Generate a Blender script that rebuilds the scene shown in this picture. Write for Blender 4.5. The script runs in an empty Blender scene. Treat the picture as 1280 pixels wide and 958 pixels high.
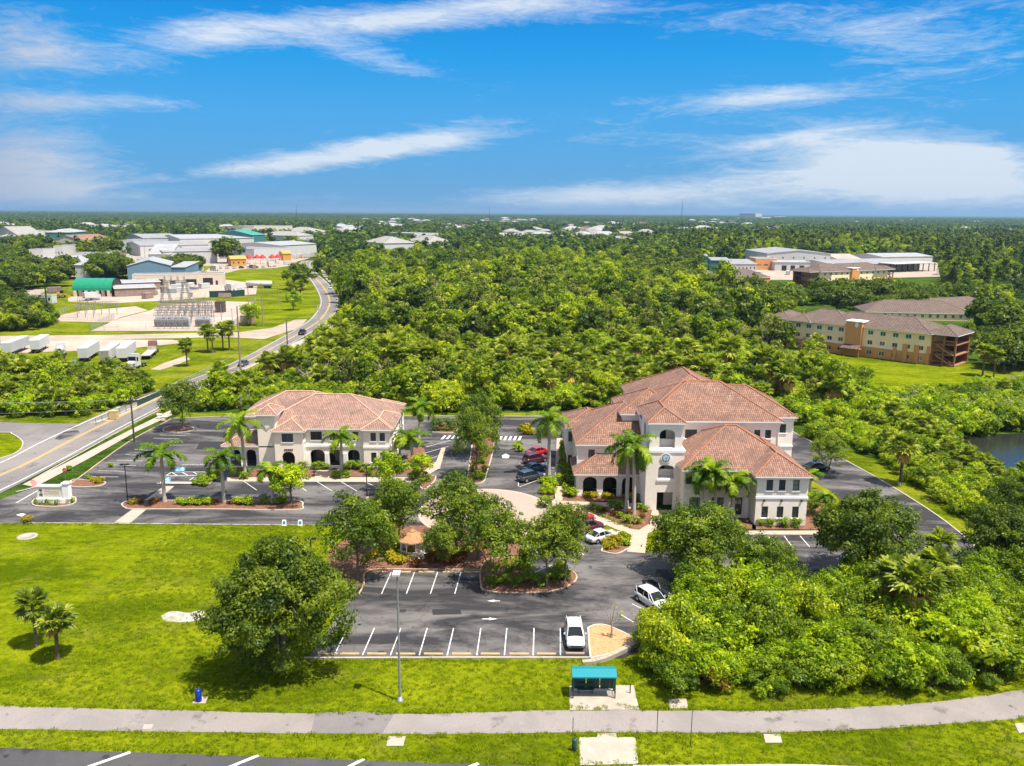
import bpy, math, random
import numpy as np
from mathutils import Vector, Matrix

# ---------------------------------------------------------------- camera, sky, sun, exposure
SC = bpy.context.scene
COL = SC.collection
F = 1050.0; PITCH = math.atan(214 / F); ROLL = math.radians(.36); CAMH = 42.0
cp, sp = math.cos(PITCH), math.sin(PITCH)
cam = bpy.data.cameras.new('camera'); camo = bpy.data.objects.new('camera', cam); COL.objects.link(camo)
cam.sensor_width = 36; cam.lens = 36 * F / 1280; cam.clip_end = 90000; cam.clip_start = .5
_r0 = Vector((1, 0, 0)); _u0 = Vector((0, sp, cp)); _f = Vector((0, cp, -sp))
_r = _r0 * math.cos(ROLL) + _u0 * math.sin(ROLL); _u = _u0 * math.cos(ROLL) - _r0 * math.sin(ROLL)
M3 = Matrix((_r, _u, -_f)).transposed()
camo.matrix_world = Matrix.Translation((0, 0, CAMH)) @ M3.to_4x4()
SC.camera = camo

SUN_EL = math.radians(68); SUN_AZ = math.radians(122)      # azimuth measured from +Y (away from the camera) towards +X
sun = bpy.data.lights.new('sun', 'SUN'); sun.energy = 4.0; sun.angle = math.radians(.5); sun.color = (1, .93, .82)
suno = bpy.data.objects.new('sun', sun); COL.objects.link(suno)
_sd = Vector((math.sin(SUN_AZ) * math.cos(SUN_EL), math.cos(SUN_AZ) * math.cos(SUN_EL), math.sin(SUN_EL)))
suno.rotation_euler = _sd.to_track_quat('Z', 'Y').to_euler()
SC.view_settings.view_transform = 'Standard'; SC.view_settings.look = 'None'
SC.view_settings.exposure = 1.15; SC.view_settings.gamma = 1; SC.view_settings.use_curve_mapping = False
cy = SC.cycles
cy.max_bounces = 6; cy.diffuse_bounces = 3; cy.glossy_bounces = 2; cy.transmission_bounces = 3; cy.transparent_max_bounces = 4
cy.volume_bounces = 0; cy.use_denoising = True; cy.caustics_reflective = False; cy.caustics_refractive = False
cy.use_adaptive_sampling = True; cy.adaptive_threshold = .02


class NT:
    """tiny helper to write node trees"""
    def __init__(s, tree): s.t = tree
    def n(s, typ, **kw):
        nd = s.t.nodes.new(typ)
        for k, v in kw.items():
            if k.startswith('i_'):
                key = k[2:]
                nd.inputs[int(key) if key.isdigit() else key].default_value = v
            else: setattr(nd, k, v)
        return nd
    def l(s, a, b): s.t.links.new(a, b)
    def m(s, op, a, b=None, c=None, clamp=False):
        nd = s.t.nodes.new('ShaderNodeMath'); nd.operation = op; nd.use_clamp = clamp
        for i, v in enumerate((a, b, c)):
            if v is None: continue
            if isinstance(v, (int, float)): nd.inputs[i].default_value = v
            else: s.l(v, nd.inputs[i])
        return nd.outputs[0]
    def mix(s, fac, a, b, typ='MIX'):
        nd = s.t.nodes.new('ShaderNodeMix'); nd.data_type = 'RGBA'; nd.blend_type = typ; nd.clamp_factor = True
        for i, v in ((0, fac), (6, a), (7, b)):
            if isinstance(v, (int, float)): nd.inputs[i].default_value = v
            elif isinstance(v, tuple): nd.inputs[i].default_value = v if len(v) == 4 else (*v, 1)
            else: s.l(v, nd.inputs[i])
        return nd.outputs[2]
    def ramp(s, fac, stops, interp='LINEAR'):
        nd = s.t.nodes.new('ShaderNodeValToRGB'); cr = nd.color_ramp; cr.interpolation = interp
        while len(cr.elements) < len(stops): cr.elements.new(.5)
        for e, (p, c) in zip(cr.elements, stops):
            e.position = p; e.color = c if len(c) == 4 else (*c, 1)
        s.l(fac, nd.inputs[0]); return nd.outputs[0]
    def noise(s, vec, scale, detail=3, rough=.55, dist=0.):
        nd = s.n('ShaderNodeTexNoise'); nd.inputs['Scale'].default_value = scale; nd.inputs['Detail'].default_value = detail
        nd.inputs['Roughness'].default_value = rough; nd.inputs['Distortion'].default_value = dist
        if vec is not None: s.l(vec, nd.inputs['Vector'])
        return nd.outputs[0]
    def map(s, vec, loc=(0, 0, 0), rot=(0, 0, 0), scale=(1, 1, 1)):
        nd = s.n('ShaderNodeMapping'); nd.inputs[1].default_value = loc; nd.inputs[2].default_value = rot; nd.inputs[3].default_value = scale
        s.l(vec, nd.inputs[0]); return nd.outputs[0]


# world: Nishita sky, with cirrus drawn on the dome by direction (azimuth / elevation)
wd = bpy.data.worlds.new('World'); SC.world = wd; wd.use_nodes = True
wt = wd.node_tree; wt.nodes.clear(); W = NT(wt)
sky = W.n('ShaderNodeTexSky', sky_type='NISHITA', sun_disc=False, sun_elevation=SUN_EL, sun_rotation=SUN_AZ, air_density=1., dust_density=.4, ozone_density=2.5)
tc = W.n('ShaderNodeTexCoord').outputs['Generated']
sep = W.n('ShaderNodeSeparateXYZ'); W.l(tc, sep.inputs[0])
az = W.m('MULTIPLY', W.m('ARCTAN2', sep.outputs[0], sep.outputs[1]), 57.29578)
el = W.m('MULTIPLY', W.m('ARCSINE', sep.outputs[2]), 57.29578)
hs = W.n('ShaderNodeHueSaturation'); hs.inputs['Saturation'].default_value = 1.55; hs.inputs['Hue'].default_value = .482; W.l(sky.outputs[0], hs.inputs['Color'])
lowf = W.m('SUBTRACT', 1, W.m('DIVIDE', W.m('SUBTRACT', el, 15), 12, clamp=True))
blue = W.mix(lowf, sky.outputs[0], W.mix(.03, W.mix(1., W.ramp(W.m('DIVIDE', el, 16, clamp=True), [(0, (.085, .34, .66)), (.38, (.055, .36, .78)), (.6, (.012, .32, .79)), (.85, (.001, .225, .70)), (1, (.001, .20, .66))]), (3.1, 3.1, 3.1, 1), 'MULTIPLY'), hs.outputs[0]))
comb = W.n('ShaderNodeCombineXYZ'); W.l(az, comb.inputs[0]); W.l(el, comb.inputs[1])
cl_a = W.noise(W.map(comb.outputs[0], rot=(0, 0, math.radians(-8)), scale=(.06, .36, 1)), 2.0, 10, .68, 1.3)
cl_b = W.noise(W.map(comb.outputs[0], loc=(7, 3, 0), rot=(0, 0, math.radians(6)), scale=(.13, .55, 1)), 3.4, 10, .72, 1.6)
def blob(a0, e0, sa, se, rot, amp):
    c, s_ = math.cos(math.radians(rot)), math.sin(math.radians(rot))
    da = W.m('SUBTRACT', az, a0); de = W.m('SUBTRACT', el, e0)
    u = W.m('DIVIDE', W.m('ADD', W.m('MULTIPLY', da, c), W.m('MULTIPLY', de, s_)), sa)
    v = W.m('DIVIDE', W.m('SUBTRACT', W.m('MULTIPLY', de, c), W.m('MULTIPLY', da, s_)), se)
    r2 = W.m('ADD', W.m('MULTIPLY', u, u), W.m('MULTIPLY', v, v))
    return W.m('MULTIPLY', W.m('EXPONENT', W.m('MULTIPLY', r2, -1)), amp)
def px_dir(x, y):
    d = M3 @ Vector((x - 640, 479 - y, -F)); d.normalize()
    return math.degrees(math.atan2(d.x, d.y)), math.degrees(math.asin(d.z))
CLOUDS = [(400, 32, 11, 1.2, 7, .62), (560, 14, 9, .8, 7, .55), (250, 45, 4, 1.2, 10, .55), (480, 78, 5, .9, -12, .55), (330, 208, 4.4, .6, 5, .62), (430, 193, 7, .9, 9, .75), (540, 178, 5, .8, 6, .7),
          (1010, 228, 10, 1.6, 4, .82), (1110, 192, 6, 1.6, -6, .78), (1180, 200, 3, .6, 8, .5), (740, 246, 8, .9, 2, .9), (1190, 222, 6, 1.6, 0, .62), (980, 175, 5, .5, 10, .5), (960, 122, 4.4, .6, 3, .8), (1250, 30, 8, 3, -10, .42), (900, 25, 6, 1.4, 0, .36), (1080, 40, 5, 2, -20, .38),
          (30, 215, 5.2, 3.2, 0, 1.1), (20, 40, 3, 2, 0, .6), (110, 128, 7, .6, 2, .7), (700, 12, 6, 1, 0, .5), (60, 75, 6, 1.2, 0, .4), (850, 150, 16, 2.5, 0, .3), (1260, 250, 8, 1.5, 0, .5), (320, 250, 20, 1., 0, .25)]
msum = None
for (x, y, sa, se, rot, amp) in CLOUDS:
    a0, e0 = px_dir(x, y); b = blob(a0, e0, sa, se, rot, amp)
    msum = b if msum is None else W.m('ADD', msum, b)
# a thin veil of cloud added over the unseen upper dome for whiter light
added_veil = W.m('MULTIPLY', W.m('DIVIDE', W.m('SUBTRACT', el, 17), 18, clamp=True), .95)
# a bank of bright cloud added unseen behind the camera to light the facades
added_veil = W.m('ADD', added_veil, W.m('MULTIPLY', W.m('DIVIDE', W.m('SUBTRACT', W.m('ABSOLUTE', az), 55), 25, clamp=True), .9))
msum = W.m('ADD', W.m('ADD', msum, added_veil), .10)
nz = W.m('ADD', W.m('MULTIPLY', cl_a, .62), W.m('MULTIPLY', cl_b, .38))
dens = W.m('MULTIPLY', W.m('SUBTRACT', W.m('MULTIPLY', msum, 1.3), W.m('MULTIPLY', W.m('SUBTRACT', .68, nz), 2.7)), 1.0, clamp=True)
dens = W.m('POWER', dens, 1.25)
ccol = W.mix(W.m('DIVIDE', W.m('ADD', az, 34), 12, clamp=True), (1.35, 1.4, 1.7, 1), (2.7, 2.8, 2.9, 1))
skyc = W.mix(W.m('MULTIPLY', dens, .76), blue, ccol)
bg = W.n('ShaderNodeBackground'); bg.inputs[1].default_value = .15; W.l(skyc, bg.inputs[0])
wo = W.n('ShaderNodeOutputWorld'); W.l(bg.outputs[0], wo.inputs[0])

# ---------------------------------------------------------------- from the survey of the photo to metres on the ground
def G(x, y, z=0.):
    d = M3 @ Vector((x - 640, 479 - y, -F)); t = (z - CAMH) / d.z
    return Vector((d.x * t, d.y * t, z))
def PX(p):
    q = M3.transposed() @ (Vector(p) - Vector((0, 0, CAMH)))
    return 640 + F * q.x / -q.z, 479 - F * q.y / -q.z, F / -q.z
def height_at(x, yb, yt):
    g = G(x, yb); z = 0
    while z < 200 and PX((g.x, g.y, z))[1] > yt: z += .05
    return z

# ---------------------------------------------------------------- mesh building
class MB:
    def __init__(s): s.v = []; s.f = []; s.mi = []; s.uv = []; s.sm = []
    def add(s, vs, fs, mi=0, smooth=False, uvs=None):
        o = len(s.v); s.v += [tuple(p) for p in vs]
        for i, f in enumerate(fs):
            s.f.append([o + k for k in f]); s.mi.append(mi); s.sm.append(smooth); s.uv.append(uvs[i] if uvs else None)
    def poly(s, pts, mi=0, uv=None): s.add(pts, [list(range(len(pts)))], mi, False, [uv] if uv else None)
    def box(s, x0, x1, y0, y1, z0, z1, mi=0, M=None):
        vs = [Vector((x, y, z)) for z in (z0, z1) for (x, y) in ((x0, y0), (x1, y0), (x1, y1), (x0, y1))]
        if M is not None: vs = [M @ v for v in vs]
        s.add(vs, [(3, 2, 1, 0), (4, 5, 6, 7), (0, 1, 5, 4), (1, 2, 6, 5), (2, 3, 7, 6), (3, 0, 4, 7)], mi)
    def bar(s, a, b, w, h=None, mi=0):
        a, b = Vector(a), Vector(b); h = h or w; d = (b - a); L = d.length
        if L < 1e-6: return
        M = Matrix.Translation(a) @ d.to_track_quat('Z', 'Y').to_matrix().to_4x4()
        s.box(-w / 2, w / 2, -h / 2, h / 2, 0, L, mi, M)
    def tube(s, pts, rad, n=8, mi=0, cap=True, smooth=True):
        pts = [Vector(p) for p in pts]; rs = rad if isinstance(rad, (list, tuple)) else [rad] * len(pts)
        vs = []; fs = []
        up = Vector((0, 0, 1)); prev = None
        for i, p in enumerate(pts):
            d = (pts[min(i + 1, len(pts) - 1)] - pts[max(i - 1, 0)]).normalized()
            a = prev if prev is not None else (Vector((1, 0, 0)) if abs(d.z) > .9 else up)
            x = (a - d * a.dot(d)).normalized(); prev = x; y = d.cross(x)
            for k in range(n):
                t = 2 * math.pi * k / n; vs.append(p + (x * math.cos(t) + y * math.sin(t)) * rs[i])
        for i in range(len(pts) - 1):
            for k in range(n): fs.append((i * n + k, i * n + (k + 1) % n, (i + 1) * n + (k + 1) % n, (i + 1) * n + k))
        s.add(vs, fs, mi, smooth)
        if cap: s.add(vs[:n][::-1], [list(range(n))], mi); s.add(vs[-n:], [list(range(n))], mi)
    def lathe(s, prof, n=12, c=(0, 0, 0), mi=0, smooth=True):
        vs = [(c[0] + r * math.cos(2 * math.pi * k / n), c[1] + r * math.sin(2 * math.pi * k / n), c[2] + z) for r, z in prof for k in range(n)]
        fs = [(i * n + k, i * n + (k + 1) % n, (i + 1) * n + (k + 1) % n, (i + 1) * n + k) for i in range(len(prof) - 1) for k in range(n)]
        s.add(vs, fs, mi, smooth)
        if prof[-1][0] > 1e-4: s.add(vs[-n:], [list(range(n))], mi)
    def prism(s, pts, z0, z1, mi=0, mside=None):
        """pts: 2D outline, either winding"""
        a = sum(pts[i][0] * pts[(i + 1) % len(pts)][1] - pts[(i + 1) % len(pts)][0] * pts[i][1] for i in range(len(pts)))
        if a < 0: pts = pts[::-1]
        n = len(pts); vs = [(p[0], p[1], z0) for p in pts] + [(p[0], p[1], z1) for p in pts]
        s.add(vs, [list(range(n, 2 * n))], mi); s.add(vs, [list(range(n))[::-1]], mi)
        s.add(vs, [(i, (i + 1) % n, n + (i + 1) % n, n + i) for i in range(n)], mi if mside is None else mside)
    def build(s, name, mats, parent=None, loc=None, rot=0.):
        me = bpy.data.meshes.new(name); me.from_pydata(s.v, [], s.f)
        for m in (mats if isinstance(mats, (list, tuple)) else [mats]): me.materials.append(m)
        me.polygons.foreach_set('material_index', s.mi); me.polygons.foreach_set('use_smooth', s.sm)
        if any(u is not None for u in s.uv):
            L = me.uv_layers.new(name='UVMap').data
            for p, u in zip(me.polygons, s.uv):
                if u is not None:
                    for li, t in zip(p.loop_indices, u): L[li].uv = t
        me.update()
        o = bpy.data.objects.new(name, me); COL.objects.link(o)
        if parent is not None: o.parent = parent
        if loc is not None: o.location = loc
        if rot: o.rotation_euler = (0, 0, rot)
        return o

def tag(o, label, cat, group=None):
    o['label'] = label; o['category'] = cat
    if group: o['group'] = group
    return o
def empty(name, loc, label, cat, group=None, rot=0.):
    o = bpy.data.objects.new(name, None); COL.objects.link(o); o.location = loc; o.rotation_euler = (0, 0, rot); o.empty_display_size = .3
    return tag(o, label, cat, group)
def kind(o, k): o['kind'] = k; return o
def copy_tree(o, parent=None):
    c = o.copy(); COL.objects.link(c)
    if parent is not None: c.parent = parent
    for ch in KIDS(o): copy_tree(ch, c)
    return c
def KIDS(o): return list(o.children)

# ---------------------------------------------------------------- materials
MATS = {}
def mat(name, col, rough=.7, var=.12, scale=2., metal=0., bump=0., col2=None, spec=.4, detail=4, coord='Object'):
    """a surface with an uneven tone: noise between two shades, optional second colour in blotches"""
    if name in MATS: return MATS[name]
    m = bpy.data.materials.new(name); m.use_nodes = True; t = NT(m.node_tree); b = m.node_tree.nodes['Principled BSDF']
    vec = t.n('ShaderNodeTexCoord').outputs[coord]
    n1 = t.noise(vec, scale, detail, .6)
    lo = tuple(max(0, c * (1 - var)) for c in col); hi = tuple(min(1, c * (1 + var)) for c in col)
    c = t.ramp(n1, [(.3, lo), (.7, hi)])
    if col2 is not None:
        n2 = t.noise(vec, scale * .31, 5, .65); c = t.mix(t.ramp(n2, [(.5, (0, 0, 0)), (.68, (1, 1, 1))]), c, tuple(col2))
    t.l(c, b.inputs['Base Color'])
    b.inputs['Roughness'].default_value = rough; b.inputs['Metallic'].default_value = metal; b.inputs['Specular IOR Level'].default_value = spec
    if bump:
        bp = t.n('ShaderNodeBump'); bp.inputs['Strength'].default_value = bump; bp.inputs['Distance'].default_value = .05
        t.l(t.noise(vec, scale * 8, 3), bp.inputs['Height']); t.l(bp.outputs[0], b.inputs['Normal'])
    MATS[name] = m; return m
def gloss(name, col, rough=.25, coat=.0, metal=0.):
    if name in MATS: return MATS[name]
    m = mat(name, col, rough, .06, .8, metal); m.node_tree.nodes['Principled BSDF'].inputs['Coat Weight'].default_value = coat
    m.node_tree.nodes['Principled BSDF'].inputs['Coat Roughness'].default_value = .05
    return m
def emit_free(): pass

def lawn_mat(name, shades, dry=(.19, .17, .035), dry_amt=.5):
    m = bpy.data.materials.new(name); m.use_nodes = True; t = NT(m.node_tree); b = m.node_tree.nodes['Principled BSDF']
    g = t.n('ShaderNodeNewGeometry').outputs['Position']
    big = t.noise(t.map(g, scale=(.06, .1, 1)), 1., 5, .6, .4); mid = t.noise(t.map(g, scale=(1, 1.6, 1)), .55, 6, .65); fine = t.noise(g, 7., 4, .75)
    v = t.m('ADD', t.m('MULTIPLY', big, .45), t.m('ADD', t.m('MULTIPLY', mid, .30), t.m('MULTIPLY', fine, .25)))
    c = t.ramp(v, [(.43, shades[0]), (.5, shades[1]), (.57, shades[2])])
    d = t.m('MULTIPLY', t.ramp(t.noise(g, .16, 5, .7, .3), [(.55, (0, 0, 0)), (.72, (1, 1, 1))]), dry_amt)
    c = t.mix(d, c, dry)
    tuft = t.ramp(t.noise(g, 2.2, 6, .85), [(.46, (1, 1, 1)), (.66, (.42, .50, .4))])
    c = t.mix(1., c, tuft, 'MULTIPLY')
    t.l(c, b.inputs['Base Color']); b.inputs['Roughness'].default_value = .9; b.inputs['Specular IOR Level'].default_value = .0
    bp = t.n('ShaderNodeBump'); bp.inputs['Strength'].default_value = .9; bp.inputs['Distance'].default_value = .12
    t.l(t.noise(g, 5., 5, .8), bp.inputs['Height']); t.l(bp.outputs[0], b.inputs['Normal'])
    return m
def asphalt_mat(name, base, pale, pale_amt, stretch=(1, 1, 1), scale=.09, crack=0.):
    m = bpy.data.materials.new(name); m.use_nodes = True; t = NT(m.node_tree); b = m.node_tree.nodes['Principled BSDF']
    g = t.n('ShaderNodeNewGeometry').outputs['Position']
    fine = t.noise(g, 9., 4, .8); c0 = t.ramp(fine, [(.3, tuple(x * .72 for x in base)), (.72, tuple(x * 1.35 for x in base))])
    st = t.noise(t.map(g, scale=stretch), scale, 7, .68, .6)
    c = t.mix(t.m('MULTIPLY', t.ramp(st, [(.45, (0, 0, 0)), (.60, (1, 1, 1))]), pale_amt), c0, pale)
    dk = t.ramp(t.noise(g, .33, 4, .6), [(.60, (1, 1, 1)), (.70, (.5, .5, .5))]); c = t.mix(1., c, dk, 'MULTIPLY')
    oil = t.ramp(t.noise(g, .9, 2, .5), [(.68, (1, 1, 1)), (.74, (.45, .45, .45))]); c = t.mix(1., c, oil, 'MULTIPLY')
    vo = t.n('ShaderNodeTexVoronoi', feature='DISTANCE_TO_EDGE'); vo.inputs['Scale'].default_value = .16; wv = t.n('ShaderNodeVectorMath', operation='ADD'); nn = t.n('ShaderNodeTexNoise'); nn.inputs['Scale'].default_value = .5; t.l(g, nn.inputs['Vector']); sc_ = t.n('ShaderNodeVectorMath', operation='SCALE'); sc_.inputs['Scale'].default_value = 2.5; t.l(nn.outputs['Color'], sc_.inputs[0]); t.l(g, wv.inputs[0]); t.l(sc_.outputs[0], wv.inputs[1]); t.l(wv.outputs[0], vo.inputs['Vector'])
    ck = t.ramp(vo.outputs['Distance'], [(.008, (.45, .45, .45)), (.016, (1, 1, 1))]); c = t.mix(crack, c, ck, 'MULTIPLY')
    t.l(c, b.inputs['Base Color']); b.inputs['Roughness'].default_value = .85; b.inputs['Specular IOR Level'].default_value = .25
    bp = t.n('ShaderNodeBump'); bp.inputs['Strength'].default_value = .3; bp.inputs['Distance'].default_value = .02
    t.l(t.noise(g, 25, 2), bp.inputs['Height']); t.l(bp.outputs[0], b.inputs['Normal'])
    return m

M_LAWN = lawn_mat('lawn_grass', [(.066, .096, .002), (.132, .168, .003), (.205, .23, .006)])
M_VERGE = lawn_mat('verge_grass', [(.062, .09, .003), (.125, .16, .004), (.20, .21, .012)], dry=(.26, .20, .07), dry_amt=.75)
M_FLOOR = lawn_mat('undergrowth', [(.022, .045, .006), (.045, .085, .010), (.075, .12, .015)], dry=(.07, .06, .02))
M_ASPH = asphalt_mat('lot_asphalt', (.030, .028, .031), (.15, .138, .133), .9, (.45, 1.5, 1), .11, .4)
M_ROADF = asphalt_mat('front_road_asphalt', (.060, .058, .062), (.10, .095, .09), .4)
M_AVE = asphalt_mat('avenue_asphalt', (.145, .135, .13), (.225, .20, .185), .8, (1, .5, 1), .05)
M_PATH = asphalt_mat('path_asphalt', (.235, .208, .195), (.185, .168, .16), .6, (1, 1, 1), .2)
M_PATH2 = asphalt_mat('path_patch_asphalt', (.155, .142, .14), (.2, .18, .175), .5, (1, 1, 1), .3)
M_CONC = mat('concrete', (.35, .305, .25), .85, .12, 1.2, bump=.2, col2=(.29, .25, .20))
M_CURB = mat('kerb_concrete', (.44, .39, .32), .85, .12, 1.5, col2=(.4, .35, .29))
M_REDCURB = mat('kerb_stained', (.42, .30, .22), .85, .2, 1.1, col2=(.30, .2, .14))
M_PAVER = mat('brick_pavers', (.36, .265, .215), .85, .14, 3.2, bump=.25, col2=(.31, .24, .205))
M_WALKP = mat('walk_pavers', (.43, .315, .245), .85, .12, 2.5, bump=.2)
M_GRAVEL = mat('pale_gravel', (.34, .275, .225), .95, .14, .15, bump=.4, col2=(.46, .36, .28), coord='Object')
M_SAND = mat('dirt_track', (.31, .25, .20), .95, .15, .2, bump=.3, col2=(.40, .33, .25))
M_MULCH = mat('bark_mulch', (.16, .068, .040), .95, .4, 4., bump=.6, col2=(.22, .12, .075))
M_STRAW = mat('pine_straw', (.42, .25, .12), .95, .25, 4., bump=.5)
M_WHITE = mat('road_paint_white', (.60, .59, .57), .7, .12, 6, col2=(.26, .25, .25))
M_YELLOW = mat('road_paint_yellow', (.62, .36, .04), .7, .12, 4, col2=(.5, .33, .1))
M_BLUEP = mat('road_paint_blue', (.02, .22, .42), .7, .1, 4)
M_STOP = mat('wheel_stop_paint', (.55, .40, .16), .8, .15, 3, col2=(.45, .38, .26))

def sheet(name, pts, m, z, k='structure', thick=None):
    """a flat laid surface from ground outline points (x, y)"""
    mb = MB()
    P = [(p[0], p[1]) for p in pts]
    if thick: mb.prism(P, z - thick, z, 0)
    else:
        a = sum(P[i][0] * P[(i + 1) % len(P)][1] - P[(i + 1) % len(P)][0] * P[i][1] for i in range(len(P)))
        mb.poly([(p[0], p[1], z) for p in (P if a > 0 else P[::-1])])
    o = mb.build(name, m)
    if k: o['kind'] = k
    return o
def gp(pts): return [G(x, y)[:2] for x, y in pts]
def smooth_line(pts, n=6):
    """Catmull-Rom through 2D/3D points"""
    P = [Vector((*p[:2], 0)) for p in pts]; out = []
    for i in range(len(P) - 1):
        a, b, c, d = P[max(i - 1, 0)], P[i], P[i + 1], P[min(i + 2, len(P) - 1)]
        for k in range(n):
            t = k / n
            out.append(.5 * ((2 * b) + (c - a) * t + (2 * a - 5 * b + 4 * c - d) * t * t + (-a + 3 * b - 3 * c + d) * t ** 3))
    out.append(P[-1]); return [(p.x, p.y) for p in out]
def offset_line(pts, d):
    out = []
    for i, p in enumerate(pts):
        a = Vector(pts[max(i - 1, 0)]); b = Vector(pts[min(i + 1, len(pts) - 1)]); t = (b - a).normalized()
        out.append((p[0] - t.y * d, p[1] + t.x * d))
    return out
def ribbon(name, pts, w0, w1, m, z, k='structure', thick=None, z0=None):
    L = offset_line(pts, w0); R = offset_line(pts, w1); mb = MB()
    for i in range(len(pts) - 1):
        q = [L[i], R[i], R[i + 1], L[i + 1]]
        if thick: mb.prism(q, z - thick, z)
        else:
            a = sum(q[j][0] * q[(j + 1) % 4][1] - q[(j + 1) % 4][0] * q[j][1] for j in range(4))
            mb.poly([(x, y, z) for x, y in (q if a > 0 else q[::-1])])
    o = mb.build(name, m)
    if k: o['kind'] = k
    return o
def kerb(name, pts, m=None, w=.18, h=.13, closed=False):
    """raised kerb along a line, one continuous strip"""
    P = list(pts) + ([pts[0]] if closed else [])
    L = offset_line(P, w / 2); R = offset_line(P, -w / 2); n = len(P)
    if closed:
        for S, d in ((L, w / 2), (R, -w / 2)):
            a = Vector(P[-2]); b = Vector(P[1]); t = (b - a).normalized(); S[0] = S[-1] = (P[0][0] - t.y * d, P[0][1] + t.x * d)
    mb = MB(); vs = []
    for i in range(n): vs += [(*L[i], 0), (*L[i], h), (*R[i], h), (*R[i], 0)]
    fs = []
    for i in range(n - 1):
        a, b = i * 4, i * 4 + 4
        fs += [(a, b, b + 1, a + 1), (a + 1, b + 1, b + 2, a + 2), (a + 2, b + 2, b + 3, a + 3)]
    mb.add(vs, fs)
    return kind(mb.build(name, m or M_CURB), 'structure')
def pip(x, y, poly):
    c = False; j = len(poly) - 1
    for i in range(len(poly)):
        xi, yi = poly[i][:2]; xj, yj = poly[j][:2]
        if (yi > y) != (yj > y) and x < (xj - xi) * (y - yi) / (yj - yi) + xi: c = not c
        j = i
    return c

# ---------------------------------------------------------------- air
hz = MB(); hz.box(-46000, 46000, -400, 46000, -1.1, 140); hz_m = bpy.data.materials.new('haze_air'); hz_m.use_nodes = True; ht = hz_m.node_tree; ht.nodes.clear(); HT_ = NT(ht)
pv = HT_.n('ShaderNodeVolumePrincipled'); pv.inputs['Color'].default_value = (.33, .54, .78, 1); pv.inputs['Density'].default_value = .000065; pv.inputs['Anisotropy'].default_value = .2
ho_ = HT_.n('ShaderNodeOutputMaterial'); HT_.l(pv.outputs[0], ho_.inputs['Volume'])
kind(hz.build('haze', hz_m), 'stuff')
# ---------------------------------------------------------------- ground
g0 = MB(); R0 = 45000
for rr in ((-R0, R0, -200, R0),): g0.poly([(rr[0], rr[2], -.06), (rr[1], rr[2], -.06), (rr[1], rr[3], -.06), (rr[0], rr[3], -.06)])
kind(g0.build('ground', M_FLOOR), 'structure')
sheet('lawn', [(-150, 40), (150, 40), (150, 72), (95, 95), (20, 109.4), (-120, 109.4)], M_LAWN, -.02)
sheet('verge', gp([(1000, 540), (1040, 556), (1120, 585), (1190, 625), (1232, 668), (1262, 700), (1262, 790), (1100, 790), (1000, 700)]), M_VERGE, -.03)
sheet('lawn', gp([(1010, 452), (1030, 438), (1165, 452), (1290, 460), (1330, 480), (1240, 480), (1140, 492), (1090, 500), (1060, 470)]), M_LAWN, -.03)
# left of the avenue: verges, truck yard, fields
sheet('verge', gp([(-140, 640), (30, 600), (230, 500), (420, 398), (424, 372), (390, 336), (376, 330), (180, 331), (-140, 398)]), M_VERGE, -.035)
sheet('lawn', gp([(240, 478), (345, 436), (440, 402), (430, 425), (330, 480), (255, 500)]), M_VERGE, -.025)
sheet('lawn', gp([(384, 330), (398, 331), (430, 372), (440, 400), (425, 400), (424, 372), (412, 352)]), M_LAWN, -.02)
sheet('lawn', gp([(100, 640), (225, 516), (640, 516), (700, 516), (720, 640)]), M_VERGE, -.03)

# front road, path
fr = smooth_line([(-62, 60.6), (-40.5, 59.6), (-12.9, 58.4), (-1.1, 57.85), (12, 57.8), (22, 58.0), (30, 57.7), (46, 57.8), (70, 58.5)], 5)
ribbon('front_road', fr, 0, -16, M_ROADF, .012)
kerb('kerb', [p for p in fr if p[0] > 8], w=.22, h=.06)
pth_t = smooth_line(gp([(-300, 879), (-100, 882), (0, 883), (250, 889), (500, 893), (700, 888), (880, 889), (960, 889), (1080, 884), (1180, 876), (1280, 862), (1400, 838), (1560, 800)]), 5)
pth_b = smooth_line(gp([(-300, 908), (-100, 911), (0, 912), (250, 915.5), (500, 918), (700, 916), (880, 916), (1000, 915), (1100, 911), (1200, 904), (1280, 897), (1400, 876), (1560, 840)]), 5)
def strip(name, A, B, m, z):
    mb = MB()
    for i in range(len(A) - 1): mb.poly([(*B[i], z), (*B[i + 1], z), (*A[i + 1], z), (*A[i], z)])
    return kind(mb.build(name, m), 'structure')
rr = random.Random(5)
jit = lambda L, s: [(x, y + s * (rr.random() - .5)) for x, y in L]
strip('path', jit(pth_t, .16), jit(pth_b, .12), M_PATH, .012)
sheet('path_patch', gp([(395, 891.5), (430, 890), (465, 890.5), (492, 893.5), (478, 917.3), (440, 917.8), (388, 916.6)]), M_PATH2, .016)
for a in ((113, 958, 163, 940.5), (285, 960, 323, 944.5), (432, 961, 455, 949), (578, 963, 598, 954.5)):
    A = G(a[0], a[1]); B = G(a[2], a[3]); d = (B - A).normalized(); A -= d * 4; n = Vector((-d.y, d.x, 0)) * .16
    sheet('road_marking', [(A + n)[:2], (B + n)[:2], (B - n)[:2], (A - n)[:2]], M_WHITE, .018)

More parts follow.
